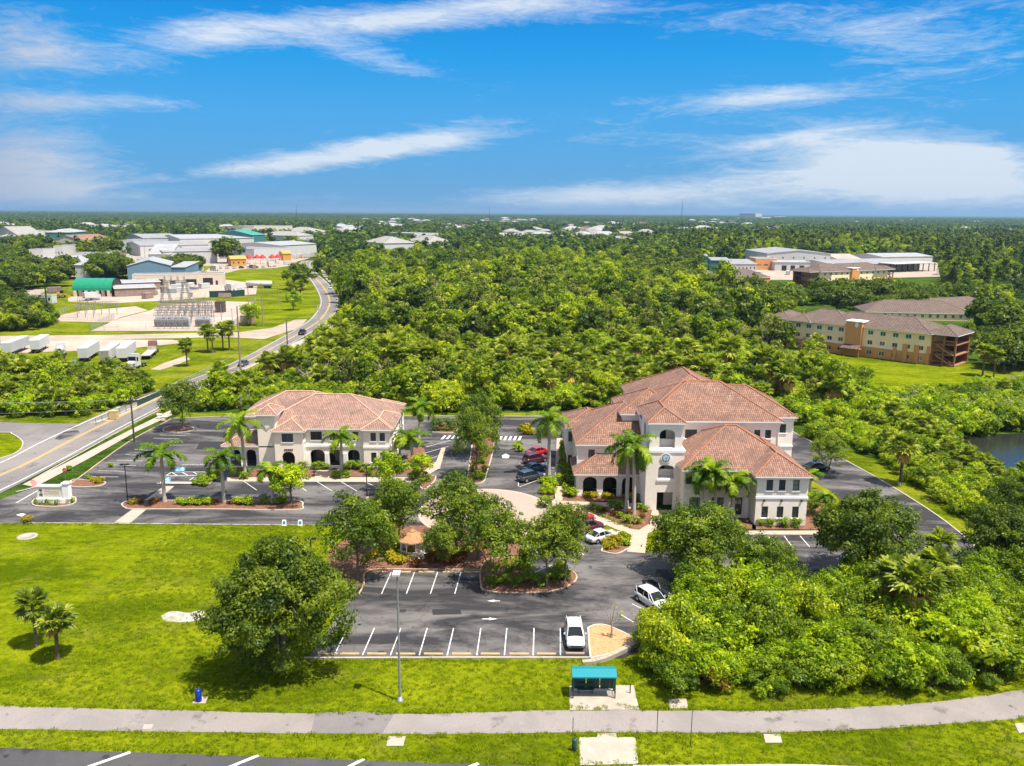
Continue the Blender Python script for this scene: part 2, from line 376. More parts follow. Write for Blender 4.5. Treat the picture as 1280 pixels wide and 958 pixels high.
# avenue
ave_r = [(-140, 662), (-40, 634), (0, 617), (40, 597), (100, 565), (160, 532), (200, 511), (240, 488), (300, 463), (345, 440), (390, 416), (416, 398), (424, 376), (414, 358), (396, 341), (388, 331), (392, 326)]
ave_l = [(-140, 612), (-40, 590), (0, 577), (34, 559), (72, 541), (111, 524), (150, 507), (208, 485), (255, 468), (302, 448), (336, 430), (370, 411), (391, 395), (400, 376), (391, 355), (379, 340), (373, 331), (378, 326)]
AR = smooth_line(gp(ave_r), 8)
AL = smooth_line(gp(ave_l[:9] + ave_l[9:]), 8)
def resample(P, n):
    P = [Vector(p) for p in P]; d = [0]
    for a, b in zip(P, P[1:]): d.append(d[-1] + (b - a).length)
    out = []; j = 0
    for k in range(n):
        t = d[-1] * (k / (n - 1)) ** 1.0
        while j < len(d) - 2 and d[j + 1] < t: j += 1
        f = (t - d[j]) / max(d[j + 1] - d[j], 1e-6); out.append(tuple(P[j].lerp(P[j + 1], min(max(f, 0), 1))))
    return out
AR2 = resample(AR, 90)
def nearest_on(P, L):
    best = None
    for a, b in zip(L, L[1:]):
        a = Vector(a); b = Vector(b); ab = b - a; t = max(0, min(1, (Vector(P) - a).dot(ab) / max(ab.length_squared, 1e-9))); q = a + ab * t
        dd = (q - Vector(P)).length
        if best is None or dd < best[0]: best = (dd, q)
    return tuple(best[1])
AL2 = [nearest_on(p, AL) for p in AR2]
strip('avenue_road', AL2, AR2, M_AVE, .012)
AC = [((a[0] + b[0]) / 2, (a[1] + b[1]) / 2) for a, b in zip(AL2, AR2)]
ribbon('road_marking', AC[2:], .12, .30, M_YELLOW, .018); ribbon('road_marking', AC[2:], -.12, -.30, M_YELLOW, .018)
strip('road_marking', [Vector(a).lerp(Vector(b), .055)[:] for a, b in zip(AL2, AR2)], [Vector(a).lerp(Vector(b), .078)[:] for a, b in zip(AL2, AR2)], M_WHITE, .017)
strip('road_marking', [Vector(a).lerp(Vector(b), .915)[:] for a, b in zip(AL2, AR2)], [Vector(a).lerp(Vector(b), .935)[:] for a, b in zip(AL2, AR2)], M_WHITE, .017)
# side street mouth on the left with its corner lawn
sheet('side_road', gp([(-120, 523), (0, 528), (60, 529.5), (115, 530), (150, 512), (165, 512), (120, 545), (40, 590), (-20, 612), (-140, 640)]), M_AVE, .004)
CORNER = smooth_line(gp([(-120, 542), (0, 541), (15, 543), (27, 551), (28, 558), (22, 565), (5, 572), (-60, 590)]), 6)
sheet('lawn', CORNER, M_LAWN, .02); kerb('kerb', CORNER)
sheet('asphalt_patch', gp([(68, 549), (80, 540), (97, 538), (100, 541), (88, 546), (75, 550)]), M_ASPH, .022)
# footway beside the avenue
sheet('footpath', gp([(28, 606), (44, 609), (110, 574), (170, 540), (215, 519), (213, 513), (160, 539), (100, 570)]), M_CONC, .02)
kerb('kerb', smooth_line(gp([(40, 601), (100, 567), (160, 533.5), (200, 512.5)]), 6), h=.12)
sheet('footpath', gp([(240, 484), (345, 437.5), (392, 418.5), (420, 400), (426, 400), (396, 424), (345, 444), (250, 489)]), M_CONC, .01)
sheet('footpath', gp([(398, 330), (404, 345), (416, 358), (420, 355), (408, 342), (402, 330)]), M_CONC, .01)
sheet('footpath', gp([(108, 530), (135, 522), (165, 509), (206, 489), (212, 484), (230, 478), (232, 481), (168, 512), (135, 526)]), M_CONC, .016)
# dirt access road and gravel yard
sheet('dirt_road', gp([(-90, 421), (120, 419), (225, 417), (300, 415.5), (340, 410), (368, 400), (384, 399), (375, 410), (330, 424), (280, 421.5), (180, 423.5), (120, 426), (-90, 432)]), M_SAND, .004)
sheet('yard_dirt', gp([(-90, 428), (60, 427), (150, 425), (215, 425), (235, 428), (150, 437), (60, 440), (-90, 446)]), M_GRAVEL, .008)
sheet('yard_dirt', gp([(188, 462), (205, 454), (232, 445), (238, 449), (222, 456), (200, 463)]), M_SAND, .006)
sheet('yard_dirt', gp([(205, 485), (220, 478), (236, 480), (225, 490)]), M_SAND, .006)
# substation pad, works yard
sheet('substation_ground', gp([(113, 414), (285, 414), (300, 402), (318, 378), (262, 376), (200, 383), (185, 389), (150, 398)]), M_GRAVEL, .005)
sheet('substation_ground', gp([(62, 397), (75, 402), (140, 403), (150, 397), (185, 388), (170, 383), (100, 389)]), M_GRAVEL, .003)
sheet('yard_dirt', gp([(85, 377), (145, 379), (205, 376), (320, 368), (322, 355), (285, 350), (165, 357), (140, 366), (85, 371)]), M_GRAVEL, .002)
sheet('yard_dirt', gp([(0, 364), (40, 361), (60, 362), (45, 371), (0, 378)]), M_GRAVEL, .002)
sheet('car_park', gp([(255, 340), (268, 331), (350, 328), (372, 326), (372, 331), (345, 335), (300, 337), (285, 341)]), M_SAND, .004)
sheet('car_park', gp([(-20, 322), (180, 318), (240, 308), (390, 322), (372, 327), (250, 333), (170, 334), (60, 352), (-20, 352)]), M_SAND, -.01)
sheet('lawn', gp([(330, 385), (392, 363), (398, 376), (388, 392), (345, 400), (325, 396)]), M_LAWN, .0)
sheet('lawn', gp([(283, 347), (377, 341), (388, 352), (360, 356), (283, 352)]), M_LAWN, .0)

sheet('yard_paving', gp([(905, 350), (1000, 350), (1175, 346), (1172, 329), (1040, 329), (905, 334)]), M_SAND, .0)
# parking lots
LOTZ = .012
sheet('parking_lot', gp([(385, 823), (736, 823), (780, 823), (830, 800), (900, 760), (1060, 760), (1060, 664), (950, 664), (820, 690), (800, 692), (745, 655), (640, 655), (600, 660), (600, 713), (464, 713), (430, 760)]), M_ASPH, LOTZ)
sheet('parking_lot', gp([(-70, 655.5), (100, 655), (395, 657.5), (520, 658), (700, 658), (712, 600), (712, 545), (725, 522), (660, 521.5), (540, 521), (300, 521), (216, 524), (205, 528), (160, 552), (85, 608), (48, 608), (-10, 628)]), M_ASPH, LOTZ - .004)
dr_r = smooth_line(gp([(860, 519), (960, 528), (1005, 548), (1055, 575), (1095, 597), (1135, 621), (1180, 651), (1223, 688), (1262, 740), (1300, 830)]), 6)
dr_l = smooth_line(gp([(860, 545), (940, 556), (985, 580), (1015, 600), (1040, 615), (1062, 640), (1075, 668), (1130, 700), (1165, 740), (1180, 830)]), 6)
strip('driveway', resample(dr_l, 60)[::-1], resample(dr_r, 60)[::-1], M_ASPH, LOTZ + .004)
sheet('driveway', gp([(660, 521.5), (860, 519), (985, 540), (985, 572), (940, 556), (860, 545), (690, 550)]), M_ASPH, LOTZ - .008)
kerb('kerb', dr_r, h=.10)
kerb('kerb', smooth_line(gp([(216, 523.5), (300, 520.5), (400, 520), (540, 520.5), (660, 521), (725, 521.5)]), 3), M_CURB)
kerb('kerb', smooth_line(gp([(40, 654.3), (100, 654.3), (395, 656.8)]), 3), h=.05)
kerb('kerb', smooth_line(gp([(88, 606), (160, 553.5), (205, 529), (214, 524)]), 4), M_REDCURB)
kerb('kerb', smooth_line(gp([(380, 823.5), (560, 823), (736, 823)]), 3))
kerb('kerb', smooth_line(gp([(448, 745), (455, 731), (462, 713.5), (530, 712.5), (600, 713)]), 4)[:], M_REDCURB)

# brick circle
cc = G(607, 640); CR = 9.6
sheet('brick_plaza', [(cc.x + CR * math.cos(t * math.pi / 32), cc.y + CR * 1.05 * math.sin(t * math.pi / 32)) for t in range(64)], M_PAVER, LOTZ + .006)
sheet('brick_plaza', [(cc.x - 9, cc.y), (cc.x - 6, cc.y - 15.5), (cc.x + 4, cc.y - 15.5), (cc.x + 9, cc.y)], M_PAVER, LOTZ + .002)
ring = MB(); n = 64
for t in range(n):
    a, b = 2 * math.pi * t / n, 2 * math.pi * (t + 1) / n
    ring.poly([(cc.x + r * math.cos(q), cc.y + r * 1.05 * math.sin(q), LOTZ + .011) for r, q in ((CR - .5, a), (CR, a), (CR, b), (CR - .5, b))])
kind(ring.build('plaza_border_band', M_WALKP), 'structure')

# islands and beds: mulch inside a kerb
def island(name, pts, m=M_MULCH, z=.10, km=None, closed=True, lab=None):
    P = smooth_line(pts + [pts[0]], 4)[:-1]
    sheet(name, P, m, z); kerb('kerb', P, km or M_CURB, closed=True)
    return P
ISL = {}
ISL['small_front'] = island('planting_bed', gp([(152, 631), (170, 626), (260, 627), (365, 626), (378, 633), (366, 638), (260, 637), (170, 637), (156, 635)]))
ISL['sign'] = island('planting_bed', gp([(40, 629), (48, 623), (88, 621), (95, 626), (90, 631), (70, 634), (45, 633)]))
ISL['row_end'] = island('planting_bed', gp([(85, 607), (92, 600), (110, 601), (130, 603), (130, 606), (118, 609), (92, 609)]))
ISL['tree_corner'] = island('planting_bed', gp([(204, 537), (215, 532), (236, 533), (242, 538), (225, 541), (206, 540)]))
ISL['median'] = island('planting_bed', gp([(590, 558), (600, 545), (616, 540), (617, 560), (609, 590), (604, 603), (592, 605), (584, 602), (586, 588)]))
ISL['lot_island'] = island('planting_bed', gp([(600, 715), (601, 730), (606, 739), (640, 742), (688, 740), (714, 731), (721, 722), (714, 714), (700, 712), (688, 722), (668, 722), (652, 700), (610, 700)]), km=M_REDCURB)
ISL['near_island'] = island('mulch_island', gp([(735, 786), (745, 782), (762, 784), (798, 802), (793, 810), (742, 823), (738, 821)]), M_STRAW, .09)
ISL['flower'] = island('planting_bed', gp([(752, 690), (756, 676), (764, 668), (784, 666), (788, 683), (782, 688), (770, 693)]))
ISL['garden'] = sheet('garden_bed', gp([(722, 638), (740, 629), (800, 632), (816, 640), (812, 660), (790, 662), (775, 656)]), M_MULCH, .03)
ISL['gazebo'] = sheet('garden_bed', gp([(440, 745), (462, 714), (600, 713), (650, 700), (650, 662), (560, 657), (452, 658), (410, 690), (405, 745)]), M_MULCH, .02)
ISL['hedge_isle'] = island('planting_bed', gp([(541, 541), (546, 530), (568, 530), (569, 541)]))
ISL['plaza_corner'] = island('planting_bed', gp([(520, 600), (542, 595), (544, 600), (537, 608), (528, 612)]))
ISL['plaza_east'] = sheet('garden_bed', gp([(672, 612), (690, 600), (692, 606), (694, 624), (680, 626)]), M_MULCH, .03)
ISL['small_beds'] = sheet('garden_bed', gp([(284, 600), (300, 587), (500, 587), (515, 560), (530, 560), (540, 590), (500, 594), (440, 596), (380, 597)]), M_MULCH, .015)
sheet('garden_bed', gp([(708, 560), (722, 560), (722, 628), (704, 628)]), M_MULCH, .02)
sheet('garden_bed', gp([(700, 618), (800, 622), (800, 627), (700, 627)]), M_MULCH, .022)
sheet('garden_bed', gp([(940, 655), (1006, 657), (1010, 610), (1030, 612), (1034, 640), (1026, 662), (940, 662)]), M_MULCH, .02)
sheet('garden_bed', gp([(843, 645), (945, 648), (945, 662), (843, 655)]), M_MULCH, .02)
# walks
sheet('footpath', gp([(395, 588), (420, 588), (420, 600), (392, 602)]), M_WALKP, .03)
sheet('footpath', gp([(284, 597), (520, 597), (545, 578), (552, 560), (557, 560), (550, 585), (520, 603), (284, 602)]), M_WALKP, .028)
sheet('footpath', gp([(142, 654), (163, 654), (218, 608), (205, 608)]), M_CONC, .024)
sheet('footpath', gp([(200, 605.5), (262, 606), (275, 596), (255, 594), (245, 603), (200, 603)]), M_CONC, .1)
sheet('footpath', gp([(692, 626), (703, 626), (703, 548), (696, 548)]), M_WALKP, .03)
sheet('footpath', gp([(690, 626), (800, 630), (800, 637), (760, 634), (690, 633)]), M_WALKP, .034)
sheet('footpath', gp([(706, 634), (722, 634), (790, 662), (810, 664), (806, 692), (784, 690), (788, 668), (770, 662)]), M_WALKP, .04)
sheet('footpath', gp([(815, 638), (842, 638), (842, 652), (808, 668), (795, 665), (812, 655)]), M_WALKP, .036)
sheet('footpath', gp([(930, 664), (1055, 664), (1058, 669), (930, 669)]), M_CONC, .06)
sheet('concrete_pad', gp([(711.5, 858), (792, 857), (799, 887.5), (712, 888)]), M_CONC, .03)
sheet('concrete_pad', gp([(724, 922), (746, 922), (747, 917), (770, 917), (771, 922), (794, 922), (798, 955.5), (725, 957)]), M_CONC, .03)
sheet('concrete_pad', gp([(240, 880), (257, 880), (260, 871), (246, 871)]), M_CONC, .04)
for q in ([(485, 921), (507, 921), (504, 933), (483, 933)], [(835, 874), (858, 874), (860, 886), (837, 886)], [(954, 918), (975, 918), (978, 929), (957, 929)], [(1268, 905), (1285, 904), (1292, 914), (1274, 917)], [(180, 906), (192, 906), (189, 912), (178, 912)]):
    sheet('utility_cover', gp(q), M_CONC, .03)
sheet('sand_patch', smooth_line(gp([(201, 770), (215, 764), (235, 766), (252, 763), (257, 770), (240, 777), (210, 777), (201, 770)]), 4), mat('washed_shell', (.36, .33, .28), .95, .5, 1.6, bump=.8, col2=(.20, .21, .08)), .0)
mh = G(34, 671); mhb = MB(); mhb.lathe([(1.25, 0), (1.25, .08), (.85, .1), (.85, .06), (0, .06)], 20); o = mhb.build('storm_drain_rim', [M_CONC], None, mh)
tag(o, 'round concrete drain rim flush in the big lawn', 'drain')
# low retaining wall around the mulch island
wl = smooth_line(gp([(728, 829), (745, 828), (765, 822), (798, 806)]), 4)
mb = MB()
A = offset_line(wl, .25); B = offset_line(wl, -.25)
for i in range(len(wl) - 1): mb.prism([A[i], B[i], B[i + 1], A[i + 1]], -.02, .22 + .3 * i / len(wl))
tag(mb.build('retaining_wall', M_CONC), 'low curved concrete wall between mulch island and lawn', 'wall')

# bay lines
def line(x0, y0, x1, y1, w=.11, m=None, z=.018):
    A = G(x0, y0); B = G(x1, y1); d = (B - A).normalized(); n = Vector((-d.y, d.x, 0)) * w / 2
    return sheet('bay_line', [(A + n)[:2], (A - n)[:2], (B - n)[:2], (B + n)[:2]], m or M_WHITE, z)
for x0, x1 in ((434, 418), (468, 453), (501, 488), (534, 524), (567, 559), (601, 596), (633.5, 630.5), (667.5, 666.5), (700.5, 700.5)): line(x0, 785.5, x1, 819.5)
for x0, x1 in ((489, 477), (518, 508), (547, 538), (576, 568.5)): line(x0, 715.5, x1, 742.5)
for a in ((653, 722.5, 690, 706.5), (653, 723, 669, 733), (655, 720, 672, 730), (790, 755, 808, 764), (775, 768, 792, 778), (716, 684, 730, 694)): line(*a)
for a in ((111, 596, 148, 596.5), (122, 588.5, 157, 589.5), (134, 581, 170, 582.5), (146, 575.5, 178, 576.5), (157, 568.5, 186, 570), (168, 562, 196, 564), (178, 556, 204, 558), (192, 548, 225, 549), (200, 544, 232, 545), (208, 541, 238, 542)): line(*a)
for a in ((302, 600, 321, 613), (333, 600, 351, 613), (365, 601, 383, 614), (394, 601, 415, 614), (424, 601, 446, 614), (447, 598, 472, 610)): line(*a)
for a in ((512, 595, 551, 585.5), (515, 586, 554, 575.8), (525, 577, 558, 567), (530, 567, 561, 558), (533, 559, 563.5, 550.5)): line(*a)
for a in ((649, 609, 676, 599), (648, 589, 655, 587), (649, 579.5, 655, 578), (648, 598, 648, 608)): line(*a)
for a in ((940, 672, 950, 690), (960, 670, 972, 687), (980, 670, 992, 686), (1000, 670, 1012, 684), (1128, 727, 1140, 740)): line(*a)
for a in ((20, 615, 52, 607), (20, 629, 50, 612)): line(*a, w=.2)
for k in range(6):                                    # crosswalk bars
    line(552 + 6.4 * k, 549.4 - .3 * k, 556.6 + 6.4 * k, 544.8 - .3 * k, .45)
for k in range(5): line(624.5 + 6 * k, 550.5, 627 + 6 * k, 545.6, .45)
# accessible bays
for a in ((227, 581.3, 258, 581.3), (218, 590.4, 256, 590.2), (208, 595, 249, 594.6), (196, 604.3, 236, 604), (208, 594.6, 214, 590.8), (215, 590.6, 221, 594.6), (228, 590.6, 235, 594.6), (242, 590.6, 249, 594.4), (237, 600.5, 242, 597)): line(*a, w=.16)
for q in ([(218, 589), (221, 584.5), (232, 584.5), (231, 589)], [(202, 602.5), (205, 597), (214, 597), (213, 602.5)]):
    sheet('accessible_marking', gp(q), M_BLUEP, .02)
def wheelchair(x, y, s=.52):
    c = G(x, y); mb = MB(); z = .026
    seg = lambda a, b, w: mb.prism([(c.x + a[0] * s - w * (b[1] - a[1]) * s / math.dist(a, b), c.y + a[1] * s + w * (b[0] - a[0]) * s / math.dist(a, b)), (c.x + b[0] * s - w * (b[1] - a[1]) * s / math.dist(a, b), c.y + b[1] * s + w * (b[0] - a[0]) * s / math.dist(a, b)), (c.x + b[0] * s + w * (b[1] - a[1]) * s / math.dist(a, b), c.y + b[1] * s - w * (b[0] - a[0]) * s / math.dist(a, b)), (c.x + a[0] * s + w * (b[1] - a[1]) * s / math.dist(a, b), c.y + a[1] * s - w * (b[0] - a[0]) * s / math.dist(a, b))], z - .003, z)
    pts = [(.55 * math.cos(math.radians(t)) - .05, .55 * math.sin(math.radians(t)) - .35) for t in range(120, 400, 28)]
    for a, b in zip(pts, pts[1:]): seg(a, b, .09)
    seg((-.1, 1.0), (-.05, .1), .13); seg((-.05, .12), (.5, .1), .1); seg((.5, .1), (.75, -.6), .1); seg((-.1, .55), (.4, .5), .08)
    mb.prism([(c.x + s * (-.1 + .17 * math.cos(t)), c.y + s * (1.25 + .17 * math.sin(t))) for t in np.linspace(0, 6.28, 11)[:-1]], z - .003, z)
    kind(mb.build('accessible_symbol_marking', M_WHITE), 'structure')
wheelchair(226, 587.2, .85); wheelchair(207.5, 600.4, .85)
# lane arrows
def arrow(x0, y, x1):
    A = G(x0, y); B = G(x1, y); d = (B - A); L = d.length; d.normalize(); n = Vector((-d.y, d.x, 0)); mb = MB()
    P = [A + n * .08, A + d * (L - .9) + n * .08, A + d * (L - .9) + n * .3, B, A + d * (L - .9) - n * .3, A + d * (L - .9) - n * .08, A - n * .08]
    sheet('lane_arrow', [p[:2] for p in P], M_WHITE, .019)
arrow(625, 751.5, 608); arrow(602.5, 774, 622)
a = G(632, 571); sheet('lane_arrow', [(a.x - .5, a.y - 1), (a.x + .5, a.y - 1), (a.x + .7, a.y + .6), (a.x, a.y + 1.8), (a.x - .7, a.y + .6)], M_WHITE, .019)
sheet('road_marking', gp([(20, 644), (27, 642), (33, 643), (27, 646)]), M_WHITE, .019)
gr = MB(); q = gp([(500, 762), (508, 762), (507, 766), (499, 766)]); gr.prism(q, .012, .02)
tag(gr.build('drain_grate', mat('dark_iron', (.03, .025, .022), .7, .2, 8)), 'dark iron drain grate set in the near parking lot', 'drain')

# pond
wm = bpy.data.materials.new('pond_water'); wm.use_nodes = True; t = NT(wm.node_tree); b = wm.node_tree.nodes['Principled BSDF']
b.inputs['Base Color'].default_value = (.02, .022, .018, 1); b.inputs['Roughness'].default_value = .06; b.inputs['Specular IOR Level'].default_value = .5; b.inputs['IOR'].default_value = 1.33
bp = t.n('ShaderNodeBump'); bp.inputs['Strength'].default_value = .35; bp.inputs['Distance'].default_value = .1
t.l(t.noise(t.map(t.n('ShaderNodeNewGeometry').outputs['Position'], scale=(.7, 1.6, 1)), 1.4, 4, .6), bp.inputs['Height']); t.l(bp.outputs[0], b.inputs['Normal'])
sheet('pond_water', smooth_line(gp([(1180, 556), (1196, 548), (1230, 544), (1300, 540), (1420, 530), (1500, 560), (1480, 640), (1330, 632), (1285, 600), (1240, 590), (1210, 570), (1180, 556)]), 4), wm, -.02)

for q in ([(476, 798), (500, 795), (497, 804), (473, 806)], [(540, 762), (575, 761), (577, 768), (541, 769)], [(820, 712), (850, 712), (852, 728), (818, 729)], [(250, 552), (285, 552), (280, 562), (245, 562)]): sheet('asphalt_patch', gp(q), mat('fresh_asphalt', (.022, .021, .022), .85, .2, 6), .0175)
# wheel stops
def wheel_stop(x, y, label, group, L=1.85, m=None, rot=0.):
    g = G(x, y); mb = MB()
    pr = [(-.09, 0), (.09, 0), (.06, .11), (-.06, .11)]
    vs = [(sx, py, pz) for sx in (-L / 2, L / 2) for py, pz in pr]
    mb.add(vs, [(0, 1, 5, 4), (1, 2, 6, 5), (2, 3, 7, 6), (3, 0, 4, 7), (3, 2, 1, 0), (4, 5, 6, 7)])
    return tag(mb.build('wheel_stop', m or M_STOP, None, (g.x, g.y, .016), rot), label, 'wheel stop', group)
for x in (410, 437, 471, 507, 542, 577, 613, 649, 683): wheel_stop(x, 818, 'worn yellow wheel stop in an empty bay beside the front lawn kerb', 'wheel stops of the empty bays beside the front lawn')
wheel_stop(719, 817.5, 'brownish wheel stop in front of the parked white crossover', None, 1.8, M_REDCURB)
for x in (475, 504, 533, 563, 590): wheel_stop(x, 715.5, 'worn yellow wheel stop below the gazebo bed kerb', 'wheel stops along the gazebo bed')
# ---------------------------------------------------------------- building kit
def tile_mat(name, a, b, c, stain, tw=.30, th=.40, bump=1.):
    m = bpy.data.materials.new(name); m.use_nodes = True; t = NT(m.node_tree); p = m.node_tree.nodes['Principled BSDF']
    uv = t.n('ShaderNodeUVMap').outputs[0]; s = t.n('ShaderNodeSeparateXYZ'); t.l(uv, s.inputs[0])
    u = t.m('DIVIDE', s.outputs[0], tw); v = t.m('DIVIDE', s.outputs[1], th)
    cb = t.n('ShaderNodeCombineXYZ'); t.l(t.m('FLOOR', u), cb.inputs[0]); t.l(t.m('FLOOR', v), cb.inputs[1])
    wn = t.n('ShaderNodeTexWhiteNoise', noise_dimensions='2D'); t.l(cb.outputs[0], wn.inputs[0])
    col = t.ramp(wn.outputs[0], [(0, a), (.45, b), (.8, c), (1, tuple(x * .8 for x in a))])
    ob = t.n('ShaderNodeTexCoord').outputs['Object']
    st = t.ramp(t.noise(ob, .42, 6, .7, .5), [(.45, (0, 0, 0)), (.66, (1, 1, 1))]); col = t.mix(t.m('MULTIPLY', st, .8), col, stain)
    fu = t.m('FRACT', u); fv = t.m('FRACT', v)
    gap = t.m('MULTIPLY', t.m('LESS_THAN', fu, .24), .6); lap = t.m('MULTIPLY', t.m('LESS_THAN', fv, .2), .5)
    col = t.mix(t.m('MAXIMUM', gap, lap), col, tuple(x * .35 for x in a))
    t.l(col, p.inputs['Base Color']); p.inputs['Roughness'].default_value = .8; p.inputs['Specular IOR Level'].default_value = .25
    h = t.m('ADD', t.m('MULTIPLY', t.m('SINE', t.m('MULTIPLY', fu, 3.14159)), .7), t.m('MULTIPLY', t.m('SUBTRACT', 1, fv), .3))
    bp = t.n('ShaderNodeBump'); bp.inputs['Strength'].default_value = bump; bp.inputs['Distance'].default_value = .09
    t.l(h, bp.inputs['Height']); t.l(bp.outputs[0], p.inputs['Normal']); return m
def metal_roof_mat(name, col, pitch=.6, rough=.45, stain=None):
    m = bpy.data.materials.new(name); m.use_nodes = True; t = NT(m.node_tree); p = m.node_tree.nodes['Principled BSDF']
    uv = t.n('ShaderNodeUVMap').outputs[0]; s = t.n('ShaderNodeSeparateXYZ'); t.l(uv, s.inputs[0])
    fu = t.m('FRACT', t.m('DIVIDE', s.outputs[0], pitch)); seam = t.m('LESS_THAN', fu, .14)
    ob = t.n('ShaderNodeTexCoord').outputs['Object']
    c = t.ramp(t.noise(ob, .12, 5, .65), [(.35, tuple(x * .82 for x in col)), (.65, col)])
    c = t.mix(t.m('MULTIPLY', seam, .4), c, tuple(x * .55 for x in col))
    if stain: c = t.mix(t.ramp(t.noise(ob, .09, 5, .7), [(.52, (0, 0, 0)), (.68, (1, 1, 1))]), c, stain)
    t.l(c, p.inputs['Base Color']); p.inputs['Roughness'].default_value = rough
    bp = t.n('ShaderNodeBump'); bp.inputs['Strength'].default_value = .6; bp.inputs['Distance'].default_value = .05; t.l(seam, bp.inputs['Height']); t.l(bp.outputs[0], p.inputs['Normal'])
    return m
T_OFF = tile_mat('clay_barrel_tile', (.235, .122, .084), (.285, .155, .110), (.345, .202, .150), (.145, .092, .074))
T_OFF2 = tile_mat('clay_barrel_tile_pale', (.29, .165, .125), (.345, .205, .158), (.40, .255, .20), (.18, .12, .098))
T_CAP = mat('ridge_tile', (.33, .14, .075), .8, .25, 3.); T_CAP2 = mat('ridge_tile_pale', (.52, .34, .23), .8, .2, 3.)
T_SHING = tile_mat('brown_shingle', (.125, .088, .072), (.15, .106, .088), (.175, .125, .104), (.105, .075, .062), .9, .3, .3)
T_SHING_CAP = mat('brown_ridge', (.19, .14, .115), .85, .15, 2.)
M_STUC = mat('cream_stucco', (.85, .775, .70), .9, .05, .5, bump=.12, col2=(.81, .735, .66))
M_STUC2 = mat('warm_stucco', (.85, .76, .66), .9, .05, .5, bump=.12)
M_TRIM = mat('white_trim', (.83, .81, .78), .7, .04, .8)
M_GLASS = gloss('dark_glass', (.045, .06, .068), .08); M_GLASS.node_tree.nodes['Principled BSDF'].inputs['Specular IOR Level'].default_value = .8
M_GLASST = gloss('teal_glass', (.04, .16, .19), .06)
for _m in (M_GLASS,):
    _t = NT(_m.node_tree); _r = _t.n('ShaderNodeObjectInfo').outputs['Random']; _t.l(_t.ramp(_r, [(0, (.03, .04, .045)), (.5, (.055, .075, .085)), (.8, (.10, .12, .125)), (1, (.22, .23, .22))]), _m.node_tree.nodes['Principled BSDF'].inputs['Base Color'])
M_FRAME = mat('bronze_frame', (.045, .038, .035), .5, .1, 3)
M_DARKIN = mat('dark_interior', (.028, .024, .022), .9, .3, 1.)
M_STEEL = mat('galvanised_steel', (.27, .275, .28), .5, .12, 3, .35)
M_BLACK = mat('black_paint', (.018, .018, .02), .45, .2, 4)
M_WOODP = mat('weathered_pole', (.26, .20, .155), .9, .25, 1.2)
M_WHITEW = mat('white_wall', (.52, .515, .50), .8, .05, .3)
M_BEIGE = mat('beige_block', (.58, .50, .41), .9, .07, .4)
M_GREYW = mat('grey_metal_wall', (.46, .47, .48), .6, .08, .3)

def hip(mb, x0, x1, y0, y1, z, pitch=.5, over=.5, cap=.11, fasc=.2, hipl=True, hipr=True):
    """hip roof over a rectangle: material 0 tiles, 1 ridge, 2 fascia and soffit"""
    X0, X1, Y0, Y1 = x0 - over, x1 + over, y0 - over, y1 + over; w, d = X1 - X0, Y1 - Y0; hh = min(w, d) / 2
    zt = z + pitch * hh
    if w >= d:
        ym = (Y0 + Y1) / 2; a = Vector((X0 + (hh if hipl else 0), ym, zt)); b = Vector((X1 - (hh if hipr else 0), ym, zt))
    else:
        xm = (X0 + X1) / 2; a = Vector((xm, Y0 + hh, zt)); b = Vector((xm, Y1 - hh, zt))
    c = [Vector((X0, Y0, z)), Vector((X1, Y0, z)), Vector((X1, Y1, z)), Vector((X0, Y1, z))]
    if w >= d: fs = [(c[0], c[1], b, a), (c[1], c[2], b), (c[2], c[3], a, b), (c[3], c[0], a)]
    else: fs = [(c[0], c[1], a), (c[1], c[2], b, a), (c[2], c[3], b), (c[3], c[0], a, b)]
    for f in fs:
        e = (f[1] - f[0]).normalized(); up = Vector((0, 0, 1)).cross(e); nrm = None
        uv = []
        for p in f:
            r = p - f[0]; uu = r.dot(e); perp = (r - e * uu); uv.append((uu + f[0].x * .37, perp.length))
        mb.poly(f, 0, uv)
    for i in range(4):
        p, q = c[i], c[(i + 1) % 4]; dn = Vector((0, 0, -fasc))
        mb.poly([p + dn, q + dn, q, p], 2)
    mb.poly([c[3] - Vector((0, 0, fasc)), c[2] - Vector((0, 0, fasc)), c[1] - Vector((0, 0, fasc)), c[0] - Vector((0, 0, fasc))], 2)
    if cap:
        near = (lambda q: a if (q - a).length < (q - b).length else b)
        for q in c: mb.tube([q + Vector((0, 0, .02)), near(q) + Vector((0, 0, .04))], cap, 6, 1)
        if (a - b).length > .05: mb.tube([a + Vector((0, 0, .04)), b + Vector((0, 0, .04))], cap, 6, 1)
